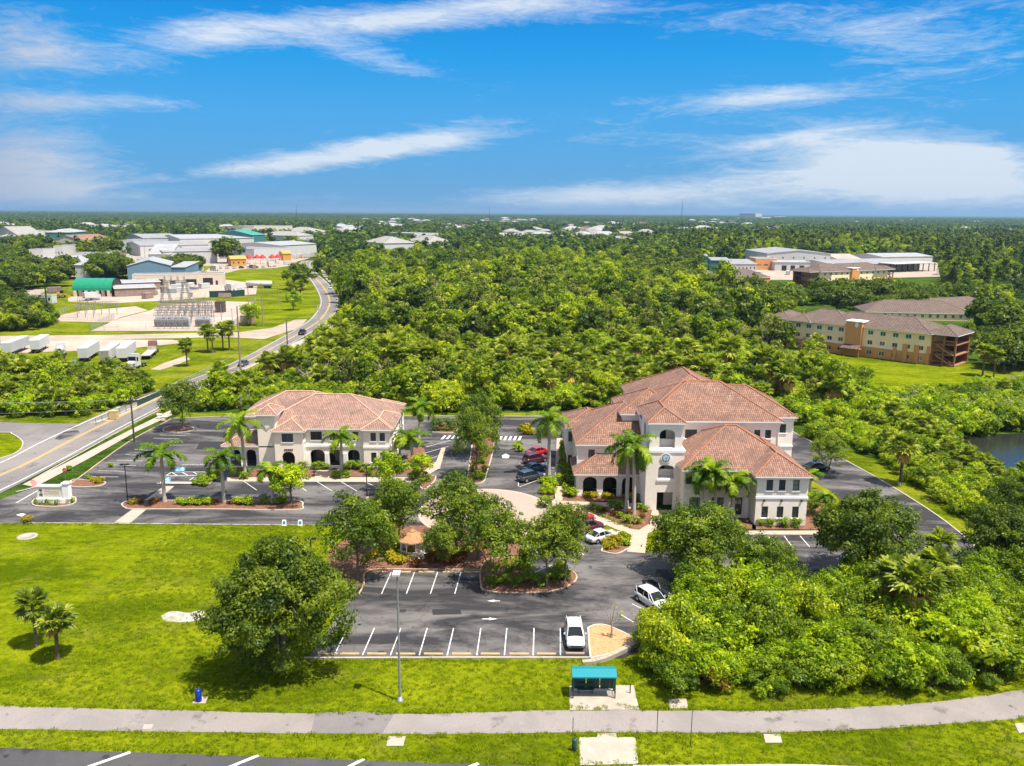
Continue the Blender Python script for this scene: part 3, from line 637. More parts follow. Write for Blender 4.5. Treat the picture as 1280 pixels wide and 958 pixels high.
def gable(mb, x0, x1, y0, y1, z, pitch=.3, over=.4, axis='x', thick=.15):
    X0, X1, Y0, Y1 = x0 - over, x1 + over, y0 - over, y1 + over
    if axis == 'x':
        ym = (Y0 + Y1) / 2; h = pitch * (Y1 - Y0) / 2
        A = [(X0, Y0, z), (X1, Y0, z), (X1, ym, z + h), (X0, ym, z + h)]; B = [(X1, Y1, z), (X0, Y1, z), (X0, ym, z + h), (X1, ym, z + h)]; L = X1 - X0
        E = [[(X0, Y0, z), (X0, ym, z + h), (X0, Y1, z)], [(X1, Y1, z), (X1, ym, z + h), (X1, Y0, z)]]
    else:
        xm = (X0 + X1) / 2; h = pitch * (X1 - X0) / 2
        A = [(X0, Y1, z), (X0, Y0, z), (xm, Y0, z + h), (xm, Y1, z + h)]; B = [(X1, Y0, z), (X1, Y1, z), (xm, Y1, z + h), (xm, Y0, z + h)]; L = Y1 - Y0
        E = [[(X1, Y0, z), (xm, Y0, z + h), (X0, Y0, z)], [(X0, Y1, z), (xm, Y1, z + h), (X1, Y1, z)]]
    for q in (A, B):
        s = (Vector(q[3]) - Vector(q[0])).length
        mb.poly([Vector(p) + Vector((0, 0, thick)) for p in q], 0, [(0, 0), (L, 0), (L, s), (0, s)]); mb.poly([Vector(p) for p in q[::-1]], 2)
        for i in range(4):
            p, r = Vector(q[i]), Vector(q[(i + 1) % 4]); mb.poly([p, r, r + Vector((0, 0, thick)), p + Vector((0, 0, thick))], 2)
    return E
def wall(mb, A, B, z0, z1, ops=(), depth=.22, mi=0):
    """vertical wall from A to B (outside on the right hand), with recessed openings (u0, u1, z0, z1, arch_rise)"""
    A = Vector((*A, 0)); B = Vector((*B, 0)); d = (B - A); L = d.length; d.normalize(); inn = Vector((-d.y, d.x, 0))
    P = lambda u, z, k=0.: A + d * u + inn * k + Vector((0, 0, z))
    us = sorted({0, L, *[o[0] for o in ops], *[o[1] for o in ops]}); zs = sorted({z0, z1, *[o[2] for o in ops], *[o[3] for o in ops]})
    for i in range(len(us) - 1):
        for j in range(len(zs) - 1):
            uc, zc = (us[i] + us[i + 1]) / 2, (zs[j] + zs[j + 1]) / 2
            if any(o[0] < uc < o[1] and o[2] < zc < o[3] for o in ops): continue
            mb.poly([P(us[i], zs[j]), P(us[i + 1], zs[j]), P(us[i + 1], zs[j + 1]), P(us[i], zs[j + 1])], mi)
    for o in ops:
        u0, u1, a, b = o[:4]; r = o[4] if len(o) > 4 else 0
        if r:
            n = 10; arc = [(u0 + (u1 - u0) * k / n, b - r + r * math.sqrt(max(0, 1 - (2 * k / n - 1) ** 2))) for k in range(n + 1)]
            for (p, q) in zip(arc, arc[1:]):
                mb.poly([P(p[0], p[1]), P(q[0], q[1]), P(q[0], b), P(p[0], b)], mi)
                mb.poly([P(q[0], q[1]), P(p[0], p[1]), P(p[0], p[1], depth), P(q[0], q[1], depth)], mi)
            t = b - r
        else:
            t = b; mb.poly([P(u1, b), P(u0, b), P(u0, b, depth), P(u1, b, depth)], mi)
        mb.poly([P(u0, a), P(u0, a, depth), P(u0, t, depth), P(u0, t)], mi); mb.poly([P(u1, a, depth), P(u1, a), P(u1, t), P(u1, t, depth)], mi)
        if a > z0 + .01: mb.poly([P(u0, a), P(u1, a), P(u1, a, depth), P(u0, a, depth)], mi)
def window(par, A, B, u0, u1, z0, z1, depth=.16, nx=2, nz=2, fm=None, gm=None, sill=True, name='window'):
    """frame set in the opening, pane as its child, sill"""
    A = Vector((*A, 0)); B = Vector((*B, 0)); d = (B - A).normalized(); inn = Vector((-d.y, d.x, 0)); mb = MB(); fr = .06
    Mx = Matrix.Translation(A + inn * depth) @ Matrix(((d.x, inn.x, 0, 0), (d.y, inn.y, 0, 0), (0, 0, 1, 0), (0, 0, 0, 1)))
    mb.box(u0, u1, -.04, .03, z0, z0 + fr, 0, Mx); mb.box(u0, u1, -.04, .03, z1 - fr, z1, 0, Mx)
    mb.box(u0, u0 + fr, -.04, .03, z0 + fr, z1 - fr, 0, Mx); mb.box(u1 - fr, u1, -.04, .03, z0 + fr, z1 - fr, 0, Mx)
    for k in range(1, nx): u = u0 + (u1 - u0) * k / nx; mb.box(u - .035, u + .035, -.035, .02, z0 + fr, z1 - fr, 0, Mx)
    for k in range(1, nz): z = z0 + (z1 - z0) * k / nz; mb.box(u0 + fr, u1 - fr, -.03, .015, z - .025, z + .025, 0, Mx)
    w = mb.build(name, fm or M_FRAME, par)
    g = MB(); g.box(u0 + .02, u1 - .02, .032, .05, z0 + .02, z1 - .02, 0, Mx); g.build('pane', gm or M_GLASS, w)
    if sill:
        s = MB(); s.box(u0 - .12, u1 + .12, -depth - .1, -.045, z0 - .14, z0 - .005, 0, Mx); s.build('sill', M_TRIM, w)
    return w
def band(mb, x0, x1, y0, y1, z0, z1, out=.07, mi=0):
    """a projecting band round the front, left and right of a block"""
    mb.box(x0 - out, x1 + out, y0 - out, y0 - .003, z0, z1, mi); mb.box(x0 - out, x0 - .003, y0, y1, z0, z1, mi); mb.box(x1 + .003, x1 + out, y0, y1, z0, z1, mi)
def block(mb, x0, x1, y0, y1, z0, z1, front=(), left=(), right=(), back=True, depth=.22):
    wall(mb, (x0, y0), (x1, y0), z0, z1, front, depth); wall(mb, (x1, y0), (x1, y1), z0, z1, right, depth); wall(mb, (x0, y1), (x0, y0), z0, z1, left, depth)
    if back: wall(mb, (x1, y1), (x0, y1), z0, z1)
def wins(par, A, B, ops, **k):
    for o in ops: window(par, A, B, o[0], o[1], o[2], o[3], **k)

# ---------------------------------------------------------------- large three-storey office
big = empty('office_building', (0, 0, 0), 'large cream three-storey office building with clock tower, ground arcade and red clay tile roofs', 'office building')
wl_ = MB(); tr = MB(); rf = MB(); dk = MB()
# south-east wing
fw = [(.85, 1.75, 1.1, 2.75), (2.95, 3.85, 1.1, 2.75), (5.05, 5.95, 1.1, 2.75)]; fu_ = [(1.2, 2.2, 5.0, 6.55), (3.1, 4.1, 5.0, 6.55), (5.1, 6.1, 5.0, 6.55)]
fu_ = [(1.3, 2.2, 5.0, 6.55), (3.0, 3.9, 5.0, 6.55), (4.9, 5.8, 5.0, 6.55)]
block(wl_, 33.4, 40.4, 109.2, 124, 0, 7.1, front=fw + fu_)
wins(big, (33.4, 109.2), (40.4, 109.2), fw, nx=2, nz=2); wins(big, (33.4, 109.2), (40.4, 109.2), fu_, nx=1, nz=2, gm=None)
band(tr, 33.4, 40.4, 109.2, 124, 3.85, 4.15, .09); band(tr, 33.4, 40.4, 109.2, 124, 6.6, 6.92, .10)
hip(rf, 33.4, 40.4, 109.2, 124, 7.15, .56, .5)
# centre wing behind the palms
cl = [(1.2, 3.9, .5, 3.0), (5.0, 7.2, .5, 3.0), (7.9, 9.2, .5, 3.0)]; cu = [(.35, 1.2, 4.9, 6.4), (1.9, 3.6, 4.9, 6.4), (4.8, 6.4, 4.9, 6.4), (7.4, 8.8, 4.9, 6.4)]
cl = [(.95, 2.75, .4, 3.0), (4.0, 5.8, .4, 3.0), (6.8, 8.4, .4, 3.0)]
wall(wl_, (24.0, 112.1), (33.4, 112.1), 0, 7.05, cl + cu, .3); wall(wl_, (24.0, 122.5), (24.0, 112.1), 0, 7.05)
wins(big, (24.0, 112.1), (33.4, 112.1), cl, nx=3, nz=1, depth=.25, sill=False); wins(big, (24.0, 112.1), (33.4, 112.1), cu, nx=2, nz=1, depth=.2)
for x in (24.25, 27.4, 30.3, 32.9):
    tr.box(x - .28, x + .28, 111.93, 112.07, 0, 3.1); tr.box(x - .34, x + .34, 111.9, 112.08, 2.7, 3.0)
band(tr, 24.0, 33.3, 112.1, 122, 3.75, 4.15, .12); band(tr, 24.0, 33.3, 112.1, 122, 6.55, 6.85, .1)
hip(rf, 24.0, 40.36, 112.1, 127.0, 7.08, .56, .5)
# three-storey body
m3 = [(2.0, 3.9, 8.85, 10.15)]; 
f3 = [(5.9, 7.7, 8.7, 10.1), (16.3, 17.2, 8.75, 10.1), (17.95, 18.85, 8.75, 10.1)]
wall(wl_, (20.2, 122.4), (40.2, 122.4), 0, 11.5, f3); wall(wl_, (40.2, 122.4), (40.2, 125.2), 0, 11.5); wall(wl_, (20.2, 128.7), (20.2, 122.4), 0, 11.5)
wins(big, (20.2, 122.4), (40.2, 122.4), f3[:1], nx=3, nz=2); wins(big, (20.2, 122.4), (40.2, 122.4), f3[1:], nx=2, nz=2)
band(tr, 20.2, 40.2, 122.4, 125, 10.75, 11.3, .12)
hip(rf, 20.2, 40.2, 122.4, 137.6, 11.5, .56, .5)
wall(wl_, (40.2, 125.2), (43.3, 125.2), 0, 11.5, [(1.0, 2.0, 8.9, 10.3)]); wall(wl_, (43.3, 125.2), (43.3, 137.5), 0, 11.5, [(2, 3, 8.9, 10.3), (6, 7, 8.9, 10.3), (10, 11, 8.9, 10.3)])
window(big, (40.2, 125.2), (43.3, 125.2), 1.0, 2.0, 8.9, 10.3)
wins(big, (43.3, 125.2), (43.3, 137.5), [(2, 3, 8.9, 10.3), (6, 7, 8.9, 10.3), (10, 11, 8.9, 10.3)])
tr.box(40.25, 43.42, 125.06, 125.19, 10.8, 11.3); tr.box(43.31, 43.42, 125.2, 137.5, 10.8, 11.3); tr.box(40.25, 43.4, 125.08, 125.19, 6.7, 6.95)
hip(rf, 28, 43.3, 125.2, 137.3, 11.51, .56, .5)
wall(wl_, (37.4, 137.4), (20.0, 147.6), 0, 11.4) if False else None
block(wl_, 20.05, 37.4, 124, 147.6, 0, 11.45)
hip(rf, 20.05, 37.4, 124.0, 147.6, 11.52, .55, .5)
wall(wl_, (43.3, 137.5), (37.4, 137.5), 0, 11.5)
# west shoulder, third floor
block(wl_, 17.4, 20.4, 128.7, 139, 0, 11.0); band(tr, 17.4, 20.4, 128.7, 139, 10.2, 10.8, .1)
hip(rf, 17.4, 27, 128.7, 139, 11.02, .55, .5)
# two-storey west block
block(wl_, 10.2, 20.2, 124.4, 141.5, 0, 7.2, front=[(1.6, 2.6, 4.9, 6.3)]); window(big, (10.2, 124.4), (20.2, 124.4), 1.6, 2.6, 4.9, 6.3)
band(tr, 10.2, 19.8, 124.4, 141.5, 6.55, 7.0, .1); hip(rf, 10.2, 26, 124.4, 141.5, 7.2, .55, .5)
block(wl_, 9.2, 16, 134.6, 143.5, 0, 7.25, front=[(.2, .85, 4.7, 6.5), (.2, .85, .1, 2.4)]); band(tr, 9.2, 10.2, 134.6, 143.5, 6.5, 7.05, .1); tr.box(9.1, 10.2, 134.5, 134.59, 3.7, 4.1)
window(big, (9.2, 134.6), (16, 134.6), .2, .85, 4.7, 6.5, nx=1)
dr = MB(); dr.box(9.42, 10.02, 134.74, 134.8, .05, 2.4); dr.build('door', M_DARKIN, big)
hip(rf, 9.2, 16.5, 134.6, 143.5, 7.26, .5, .45)
# arcade
ar = [(1.0, 3.1, 0, 3.0, .75), (4.0, 6.1, 0, 3.0, .75), (6.85, 8.95, 0, 3.0, .75)]
wall(wl_, (9.8, 121.0), (19.2, 121.0), 0, 3.5, ar, .45); wall(wl_, (9.8, 124.4), (9.8, 121.0), 0, 3.5, [(.7, 2.7, 0, 3.0, .75)], .45)
for u in (.5, 3.55, 6.48):
    tr.box(9.8 + u - .42, 9.8 + u + .42, 120.9, 120.995, 0, .35); tr.box(9.8 + u - .40, 9.8 + u + .40, 120.9, 120.995, 2.15, 2.35)
band(tr, 9.8, 19.2, 121, 124.3, 3.1, 3.48, .08)
hip(rf, 9.8, 22, 121.0, 128.4, 3.55, .55, .5)
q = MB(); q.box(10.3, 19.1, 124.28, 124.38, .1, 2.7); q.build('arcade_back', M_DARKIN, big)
for x in (11.2, 14.1, 17.2): q = MB(); q.box(x, x + 1.4, 124.2, 124.27, 0, 2.3); q.build('door', M_FRAME, big)
# stair tower with clock
lo = [(1.7, 4.0, 0, 2.75)]; 
lo2 = [(1.75, 4.05, 5.2, 7.4, .55)]
wall(wl_, (19.2, 115.0), (24.6, 115.0), 0, 8.9, [(1.7, 4.0, 0, 2.7), (1.75, 4.05, 4.7, 6.75, .55)], .5)
wall(wl_, (24.6, 115.0), (24.6, 122.4), 0, 8.9); wall(wl_, (19.2, 122.4), (19.2, 115.0), 0, 8.9)
wl_.poly([(19.2, 115, 8.9), (24.6, 115, 8.9), (24.6, 122.4, 8.9), (19.2, 122.4, 8.9)])
wall(wl_, (19.55, 115.25), (24.25, 115.25), 8.9, 12.9, [(1.45, 3.65, 9.2, 11.9, .6)], .5); wall(wl_, (24.25, 115.25), (24.25, 122.4), 8.9, 12.9); wall(wl_, (19.55, 122.4), (19.55, 115.25), 8.9, 12.9, [(2, 4.2, 9.2, 11.9, .6)], .4)
for (z0, z1) in ((0, 2.7), (4.7, 6.75), (9.2, 11.9)):
    q = MB(); q.box(20.6, 23.6, 117.6, 117.7, z0, z1); q.build('stair_opening', M_DARKIN, big); wl_.box(20.5, 20.6, 115.52, 117.6, z0, z1); wl_.box(23.5, 23.6, 115.52, 117.6, z0, z1)
    wl_.box(22.3, 23.48, 117.35, 117.58, z0, z1 - .1); wl_.box(20.7, 23.48, 116.6, 116.72, z0, z0 + 1.0) if z0 > 1 else None
    wl_.box(20.62, 23.48, 115.5, 117.6, z0 - .12, z0 - .01) if z0 > 1 else None
tr.box(20.75, 23.45, 114.88, 114.995, 4.35, 4.7); tr.box(20.75, 23.45, 115.1, 115.245, 8.93, 9.2)
tr.box(19.1, 24.7, 114.9, 114.995, 8.6, 8.95); tr.box(24.605, 24.72, 115, 122, 8.6, 8.95); tr.box(19.08, 19.195, 115, 122, 8.6, 8.95)
band(tr, 19.55, 24.25, 115.25, 122, 12.1, 12.75, .14)
hip(rf, 19.55, 24.25, 115.25, 124.5, 12.95, .58, .42)
ck = MB(); Rm = Matrix.Translation((21.95, 114.9, 7.85)) @ Matrix.Rotation(math.pi / 2, 4, 'X')
def disc(mb, r, z0, z1, mi, n=28):
    vs = [Rm @ Vector((r * math.cos(2 * math.pi * k / n), r * math.sin(2 * math.pi * k / n), z)) for z in (z0, z1) for k in range(n)]
    mb.add(vs, [(k, (k + 1) % n, n + (k + 1) % n, n + k) for k in range(n)] + [list(range(n, 2 * n))], mi)
disc(ck, .75, -.09, .02, 0); disc(ck, .58, .02, .05, 1); disc(ck, .42, .05, .08, 2)
for k in range(12):
    a = k * math.pi / 6; ck.bar(Rm @ Vector((.44 * math.cos(a), .44 * math.sin(a), .07)), Rm @ Vector((.54 * math.cos(a), .54 * math.sin(a), .07)), .04, mi=0)
ck.bar(Rm @ Vector((0, 0, .1)), Rm @ Vector((.05, -.30, .1)), .05, mi=1); ck.bar(Rm @ Vector((0, 0, .1)), Rm @ Vector((.2, .12, .1)), .05, mi=1)
ck.build('clock', [M_TRIM, mat('clock_rim', (.06, .10, .14), .4), mat('clock_face', (.42, .55, .66), .4)], big)
for x, y, h in ((33.3, 112.0, 6.8), (40.5, 111.5, 6.8), (24.15, 112.0, 6.8), (40.1, 122.3, 11), (10.1, 124.3, 6.8), (43.4, 126, 11)): q = MB(); q.tube([(x, y, .1 if x < 40.05 or y < 120 else 0), (x, y, h)], .07, 6); q.build('downpipe', M_TRIM, big)
wl_.build('wall', M_STUC, big); tr.build('trim', M_TRIM, big); rf.build('roof', [T_OFF, T_CAP, M_TRIM], big); wl_ = None
sg = MB(); sg.box(36.6, 37.2, 109.12, 109.19, 3.3, 3.5)
lt = MB()
for x in (34.5, 36.9, 39.6): lt = MB(); lt.box(x - .1, x + .1, 109.05, 109.19, 3.45, 3.75); lt.build('wall_lamp', M_FRAME, big)
for q in ((31.5, 128, 14.2), (33.6, 126.6, 13.4)): ch = MB(); ch.tube([q, (q[0], q[1], q[2] + 1)], .1, 6); ch.build('vent_pipe', M_TRIM, big)

# ---------------------------------------------------------------- small two-storey office
sm = empty('office_building', (0, 0, 0), 'small cream two-storey office building with pale clay tile roof behind the palm-lined parking lot', 'office building')
wl_ = MB(); tr = MB(); rf = MB(); dk = MB()
UP = (4.55, 6.0)
fo = [(.75, 3.15, 0, 2.9, .7), (3.9, 6.2, 0, 2.9, .7), (7.0, 9.0, 0, 2.9, .7)]; fu = [(.9, 2.8, *UP), (4.1, 5.1, *UP), (6.1, 7.0, *UP), (7.9, 8.9, *UP)]
wall(wl_, (-34.4, 135.2), (-24.6, 135.2), 0, 6.6, fo + fu, .45); wins(sm, (-34.4, 135.2), (-24.6, 135.2), fu, nx=2, nz=1)
tr.box(-34.4, -24.65, 135.05, 135.195, 3.35, 3.75); tr.box(-34.4, -24.65, 135.05, 135.195, 6.1, 6.5)
for u in (.35, 3.5, 6.6, 9.4):
    tr.box(-34.4 + u - .3, -34.4 + u + .3, 135.02, 135.19, 0, 2.3)
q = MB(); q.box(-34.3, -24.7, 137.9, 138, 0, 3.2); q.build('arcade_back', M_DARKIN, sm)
for u in (.6, 4.3, 7.2):
    window(sm, (-34.4, 137.7), (-24.6, 137.7), u, u + 1.9, .1, 2.6, nx=2, nz=1, sill=False, depth=.0)
ro = [(1.2, 2.1, *UP), (2.7, 3.6, *UP), (1.2, 2.1, .9, 2.6), (2.7, 3.6, .9, 2.6)]
wall(wl_, (-24.6, 134.6), (-20.1, 134.6), 0, 6.6, ro); wins(sm, (-24.6, 134.6), (-20.1, 134.6), ro, nx=2, nz=2)
rs = [(2.2, 3.2, *UP), (5, 6, *UP), (8, 9, *UP), (11, 12, *UP), (2.2, 3.2, .9, 2.6), (8, 9, .9, 2.6)]
wall(wl_, (-20.1, 134.6), (-20.1, 151), 0, 6.6, rs); wins(sm, (-20.1, 134.6), (-20.1, 151), rs, nx=2, nz=2); wall(wl_, (-24.6, 135.2), (-24.6, 134.6), 0, 6.6)
band(tr, -24.6, -20.1, 134.6, 151, 3.35, 3.75, .09); band(tr, -24.6, -20.1, 134.6, 151, 6.1, 6.5, .09)
hip(rf, -24.6, -20.15, 134.6, 145, 6.62, .46, .45)
# entry bay
wall(wl_, (-39.1, 133.7), (-34.4, 133.7), 0, 6.5, [(1.2, 3.1, *UP), (1.15, 3.25, 0, 2.9, .8)], .4); wall(wl_, (-34.4, 133.7), (-34.4, 136), 0, 6.5, [(.5, 1.1, *UP)]); wall(wl_, (-39.1, 136), (-39.1, 133.7), 0, 6.5)
window(sm, (-39.1, 133.7), (-34.4, 133.7), 1.2, 3.1, *UP, nx=3, nz=1); window(sm, (-34.4, 133.7), (-34.4, 136), .5, 1.1, *UP, nx=1)
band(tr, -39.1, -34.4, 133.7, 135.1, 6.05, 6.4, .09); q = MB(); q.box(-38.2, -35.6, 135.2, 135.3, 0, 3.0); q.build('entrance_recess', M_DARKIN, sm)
nm = MB()
for k in range(5): nm.box(-37.55 + k * .3, -37.33 + k * .3, 133.64, 133.695, 3.1, 3.4)
nm.build('address_numeral', M_FRAME, sm)
hip(rf, -39.1, -34.4, 133.7, 141, 6.52, .5, .45)
# tower
wall(wl_, (-42.0, 134.4), (-39.1, 134.4), 0, 9.1); wall(wl_, (-39.1, 134.4), (-39.1, 138.5), 0, 9.1); wall(wl_, (-42.0, 138.5), (-42.0, 134.4), 0, 9.1); band(tr, -42.0, -39.1, 134.4, 138.5, 8.6, 9.0, .1)
hip(rf, -42.0, -39.1, 134.4, 138.5, 9.12, .6, .5)
dm = MB(); Rm = Matrix.Translation((-40.45, 134.33, 7.1)) @ Matrix.Rotation(math.pi / 2, 4, 'X')
dm.add([Rm @ Vector(p) for p in ((.6, 0, .04), (0, .6, .04), (-.6, 0, .04), (0, -.6, .04), (.6, 0, -.06), (0, .6, -.06), (-.6, 0, -.06), (0, -.6, -.06))], [(0, 1, 2, 3), (4, 5, 1, 0), (5, 6, 2, 1), (6, 7, 3, 2), (7, 4, 0, 3)])
dm.add([Rm @ Vector((.3 * math.cos(k * math.pi / 8), .3 * math.sin(k * math.pi / 8), .06)) for k in range(16)], [list(range(16))], 1); dm.build('medallion', [M_TRIM, M_STUC], sm)
tp = MB()
# porch
wall(wl_, (-47.8, 134.9), (-42.0, 134.9), 0, 3.6, [(.8, 2.6, 0, 2.9, .6), (3.5, 5.2, 0, 2.9, .7)], .4); wall(wl_, (-47.8, 139), (-47.8, 134.9), 0, 3.6, [(.8, 3.2, 0, 2.9, .7)], .4)
band(tp, -47.8, -42.1, 134.9, 139, 3.15, 3.5, .08); hip(rf, -47.8, -40, 134.9, 141, 3.65, .5, .5)
for u in (.35, 3.05, 5.5): tp.box(-47.8 + u - .34, -47.8 + u + .34, 134.78, 134.895, 0, .4); tp.box(-47.8 + u - .34, -47.8 + u + .34, 134.78, 134.895, 2.1, 2.3)
tp.build('porch_trim', M_TRIM, sm)
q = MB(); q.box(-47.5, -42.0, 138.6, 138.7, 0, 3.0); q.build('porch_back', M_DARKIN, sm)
block(wl_, -47.4, -30, 143.5, 156, 0, 6.6, left=[(2, 3.2, *UP), (6, 7.2, *UP), (10, 11.2, *UP)]); sb_ = MB(); sb_.box(-47.5, -47.405, 143.5, 156, 6.1, 6.5); sb_.build('side_band', M_TRIM, sm);
hip(rf, -47.4, -30, 143.5, 156, 6.63, .46, .5)
wall(wl_, (-20.1, 151), (-42.5, 151.4), 0, 6.6); hip(rf, -42.5, -20.1, 135.2, 151.4, 6.64, .46, .5)
block(wl_, -27, -20.25, 145, 153, 0, 6.5); hip(rf, -27, -20.2, 145, 153, 6.6, .46, .4)
for x, y, h in ((-24.7, 135.1, 6.3), (-34.3, 135.1, 6.3), (-20.02, 137, 6.3), (-20.02, 146, 6.3)): q = MB(); q.tube([(x, y, .1), (x, y, h)], .06, 6); q.build('downpipe', M_TRIM, sm)
wl_.build('wall', M_STUC2, sm); tr.build('trim', M_TRIM, sm); rf.build('roof', [T_OFF2, T_CAP2, M_TRIM], sm)
# ---------------------------------------------------------------- buildings further off
R_WHITE = metal_roof_mat('white_metal_roof', (.36, .36, .36), stain=(.29, .28, .26)); R_GREY = metal_roof_mat('grey_metal_roof', (.36, .36, .355), stain=(.28, .26, .24))
R_LIGHT = metal_roof_mat('pale_metal_roof', (.30, .29, .275), stain=(.24, .22, .20)); R_TEAL = metal_roof_mat('green_metal_roof', (.03, .30, .18)); R_BROWN = tile_mat('rust_shingle', (.26, .13, .08), (.30, .17, .11), (.33, .2, .14), (.2, .12, .09), .9, .3, .3)
R_PALE = tile_mat('pale_shingle', (.28, .27, .26), (.32, .305, .29), (.36, .345, .33), (.23, .22, .205), .9, .3, .2)
M_BLUEW = mat('blue_metal_wall', (.13, .22, .33), .6, .06, .3); M_BRICK = mat('orange_stucco', (.64, .29, .10), .9, .08, .4); M_CREAMY = mat('pale_yellow_stucco', (.96, .72, .45), .9, .05, .4)
M_BROWNW = mat('brown_walkway', (.30, .14, .07), .85, .15, .5); M_OCHRE = mat('ochre_wall', (.55, .27, .05), .8, .08, .4); M_REDC = mat('red_canvas', (.55, .03, .02), .7, .1, 1.)
M_GREENM = mat('green_tarp', (.012, .21, .11), .32, .08, .4); M_RUST = mat('rusty_container', (.26, .19, .16), .8, .2, .6); M_TEALW = mat('teal_wall', (.05, .17, .19), .6, .08, .4)
def frame_of(xl, yl, xr, yr):
    a, b = G(xl, yl), G(xr, yr); d = b - a
    return a, math.atan2(d.y, d.x), d.length
def bldg(label, cat, px, depth, h, wm, roof='gable', pitch=.2, rm=None, axis='x', nwin=0, rows=1, doors=(), name='building', group=None, trim=True, over=.4, wz=None, ww=1.1, dm=None, gm=None):
    a, r, w = frame_of(*px); root = empty(name, a, label, cat, group, r)
    wl = MB(); ops = []; dl = []
    for (u0, u1, hh) in doors: dl.append((u0 * w, u1 * w, 0, hh))
    if nwin:
        fh = h / rows
        for k in range(rows):
            for i in range(nwin):
                uc = w * (i + .5) / nwin; z = (wz if wz is not None else fh * .35) + k * fh
                if not any(d[0] - .6 < uc < d[1] + .6 and d[3] > z for d in dl): ops.append((uc - ww / 2, uc + ww / 2, z, z + min(1.35, fh * .45)))
    block(wl, 0, w, 0, depth, 0, h, front=ops + dl, depth=.15)
    if roof == 'gable':
        rf = MB(); E = gable(rf, 0, w, 0, depth, h, pitch, over, axis)
        E0 = gable(MB(), 0, w, 0, depth, h, pitch, 0.0, axis)
        for e in E0: wl.poly(e)
        rf.build('roof', [rm, T_SHING_CAP, M_TRIM], root)
    elif roof == 'hip':
        rf = MB(); hip(rf, 0, w, 0, depth, h, pitch, over, .12); rf.build('roof', [rm, T_SHING_CAP, M_TRIM], root)
    elif roof == 'mono':
        rf = MB(); t = depth * pitch; s = math.hypot(depth, t); o = over
        rf.poly([(-o, -o, h + .05), (w + o, -o, h + .05), (w + o, depth + o, h + t + .05), (-o, depth + o, h + t + .05)], 0, [(0, 0), (w, 0), (w, s), (0, s)])
        rf.poly([(-o, -o, h - .15), (w + o, -o, h - .15), (w + o, -o, h + .05), (-o, -o, h + .05)], 2); rf.poly([(w + o, -o, h - .15), (w + o, depth + o, h + t - .15), (w + o, depth + o, h + t + .05), (w + o, -o, h + .05)], 2); rf.poly([(-o, depth + o, h + t - .15), (-o, -o, h - .15), (-o, -o, h + .05), (-o, depth + o, h + t + .05)], 2)
        wl.poly([(0, depth, h), (0, 0, h), (0, depth, h + t)]); wl.poly([(w, 0, h), (w, depth, h), (w, depth, h + t)])
        rf.build('roof', [rm, T_SHING_CAP, M_TRIM], root)
    else:
        rf = MB(); rf.box(.25, w - .25, .25, depth - .25, h - .35, h - .2); rf.build('roof', rm, root)
        pr = MB(); pr.box(-.06, w + .06, -.06, .24, h - .005, h + .25); pr.box(-.06, .24, .245, depth + .06, h - .005, h + .25); pr.box(w - .24, w + .06, .245, depth + .06, h - .005, h + .25); pr.box(.245, w - .245, depth - .24, depth + .06, h - .005, h + .25); pr.build('parapet', wm if not trim else M_TRIM, root)
    wl.build('wall', wm, root)
    for o in ops: window(root, (0, 0), (w, 0), *o[:4], nx=2, nz=1, depth=.12, sill=False, fm=M_TRIM if trim else M_FRAME, gm=gm)
    for d in dl:
        m = MB(); m.box(d[0] + .02, d[1] - .02, .1, .16, .02, d[3] - .02); m.build('door', dm or M_DARKIN, root)
    return root, w

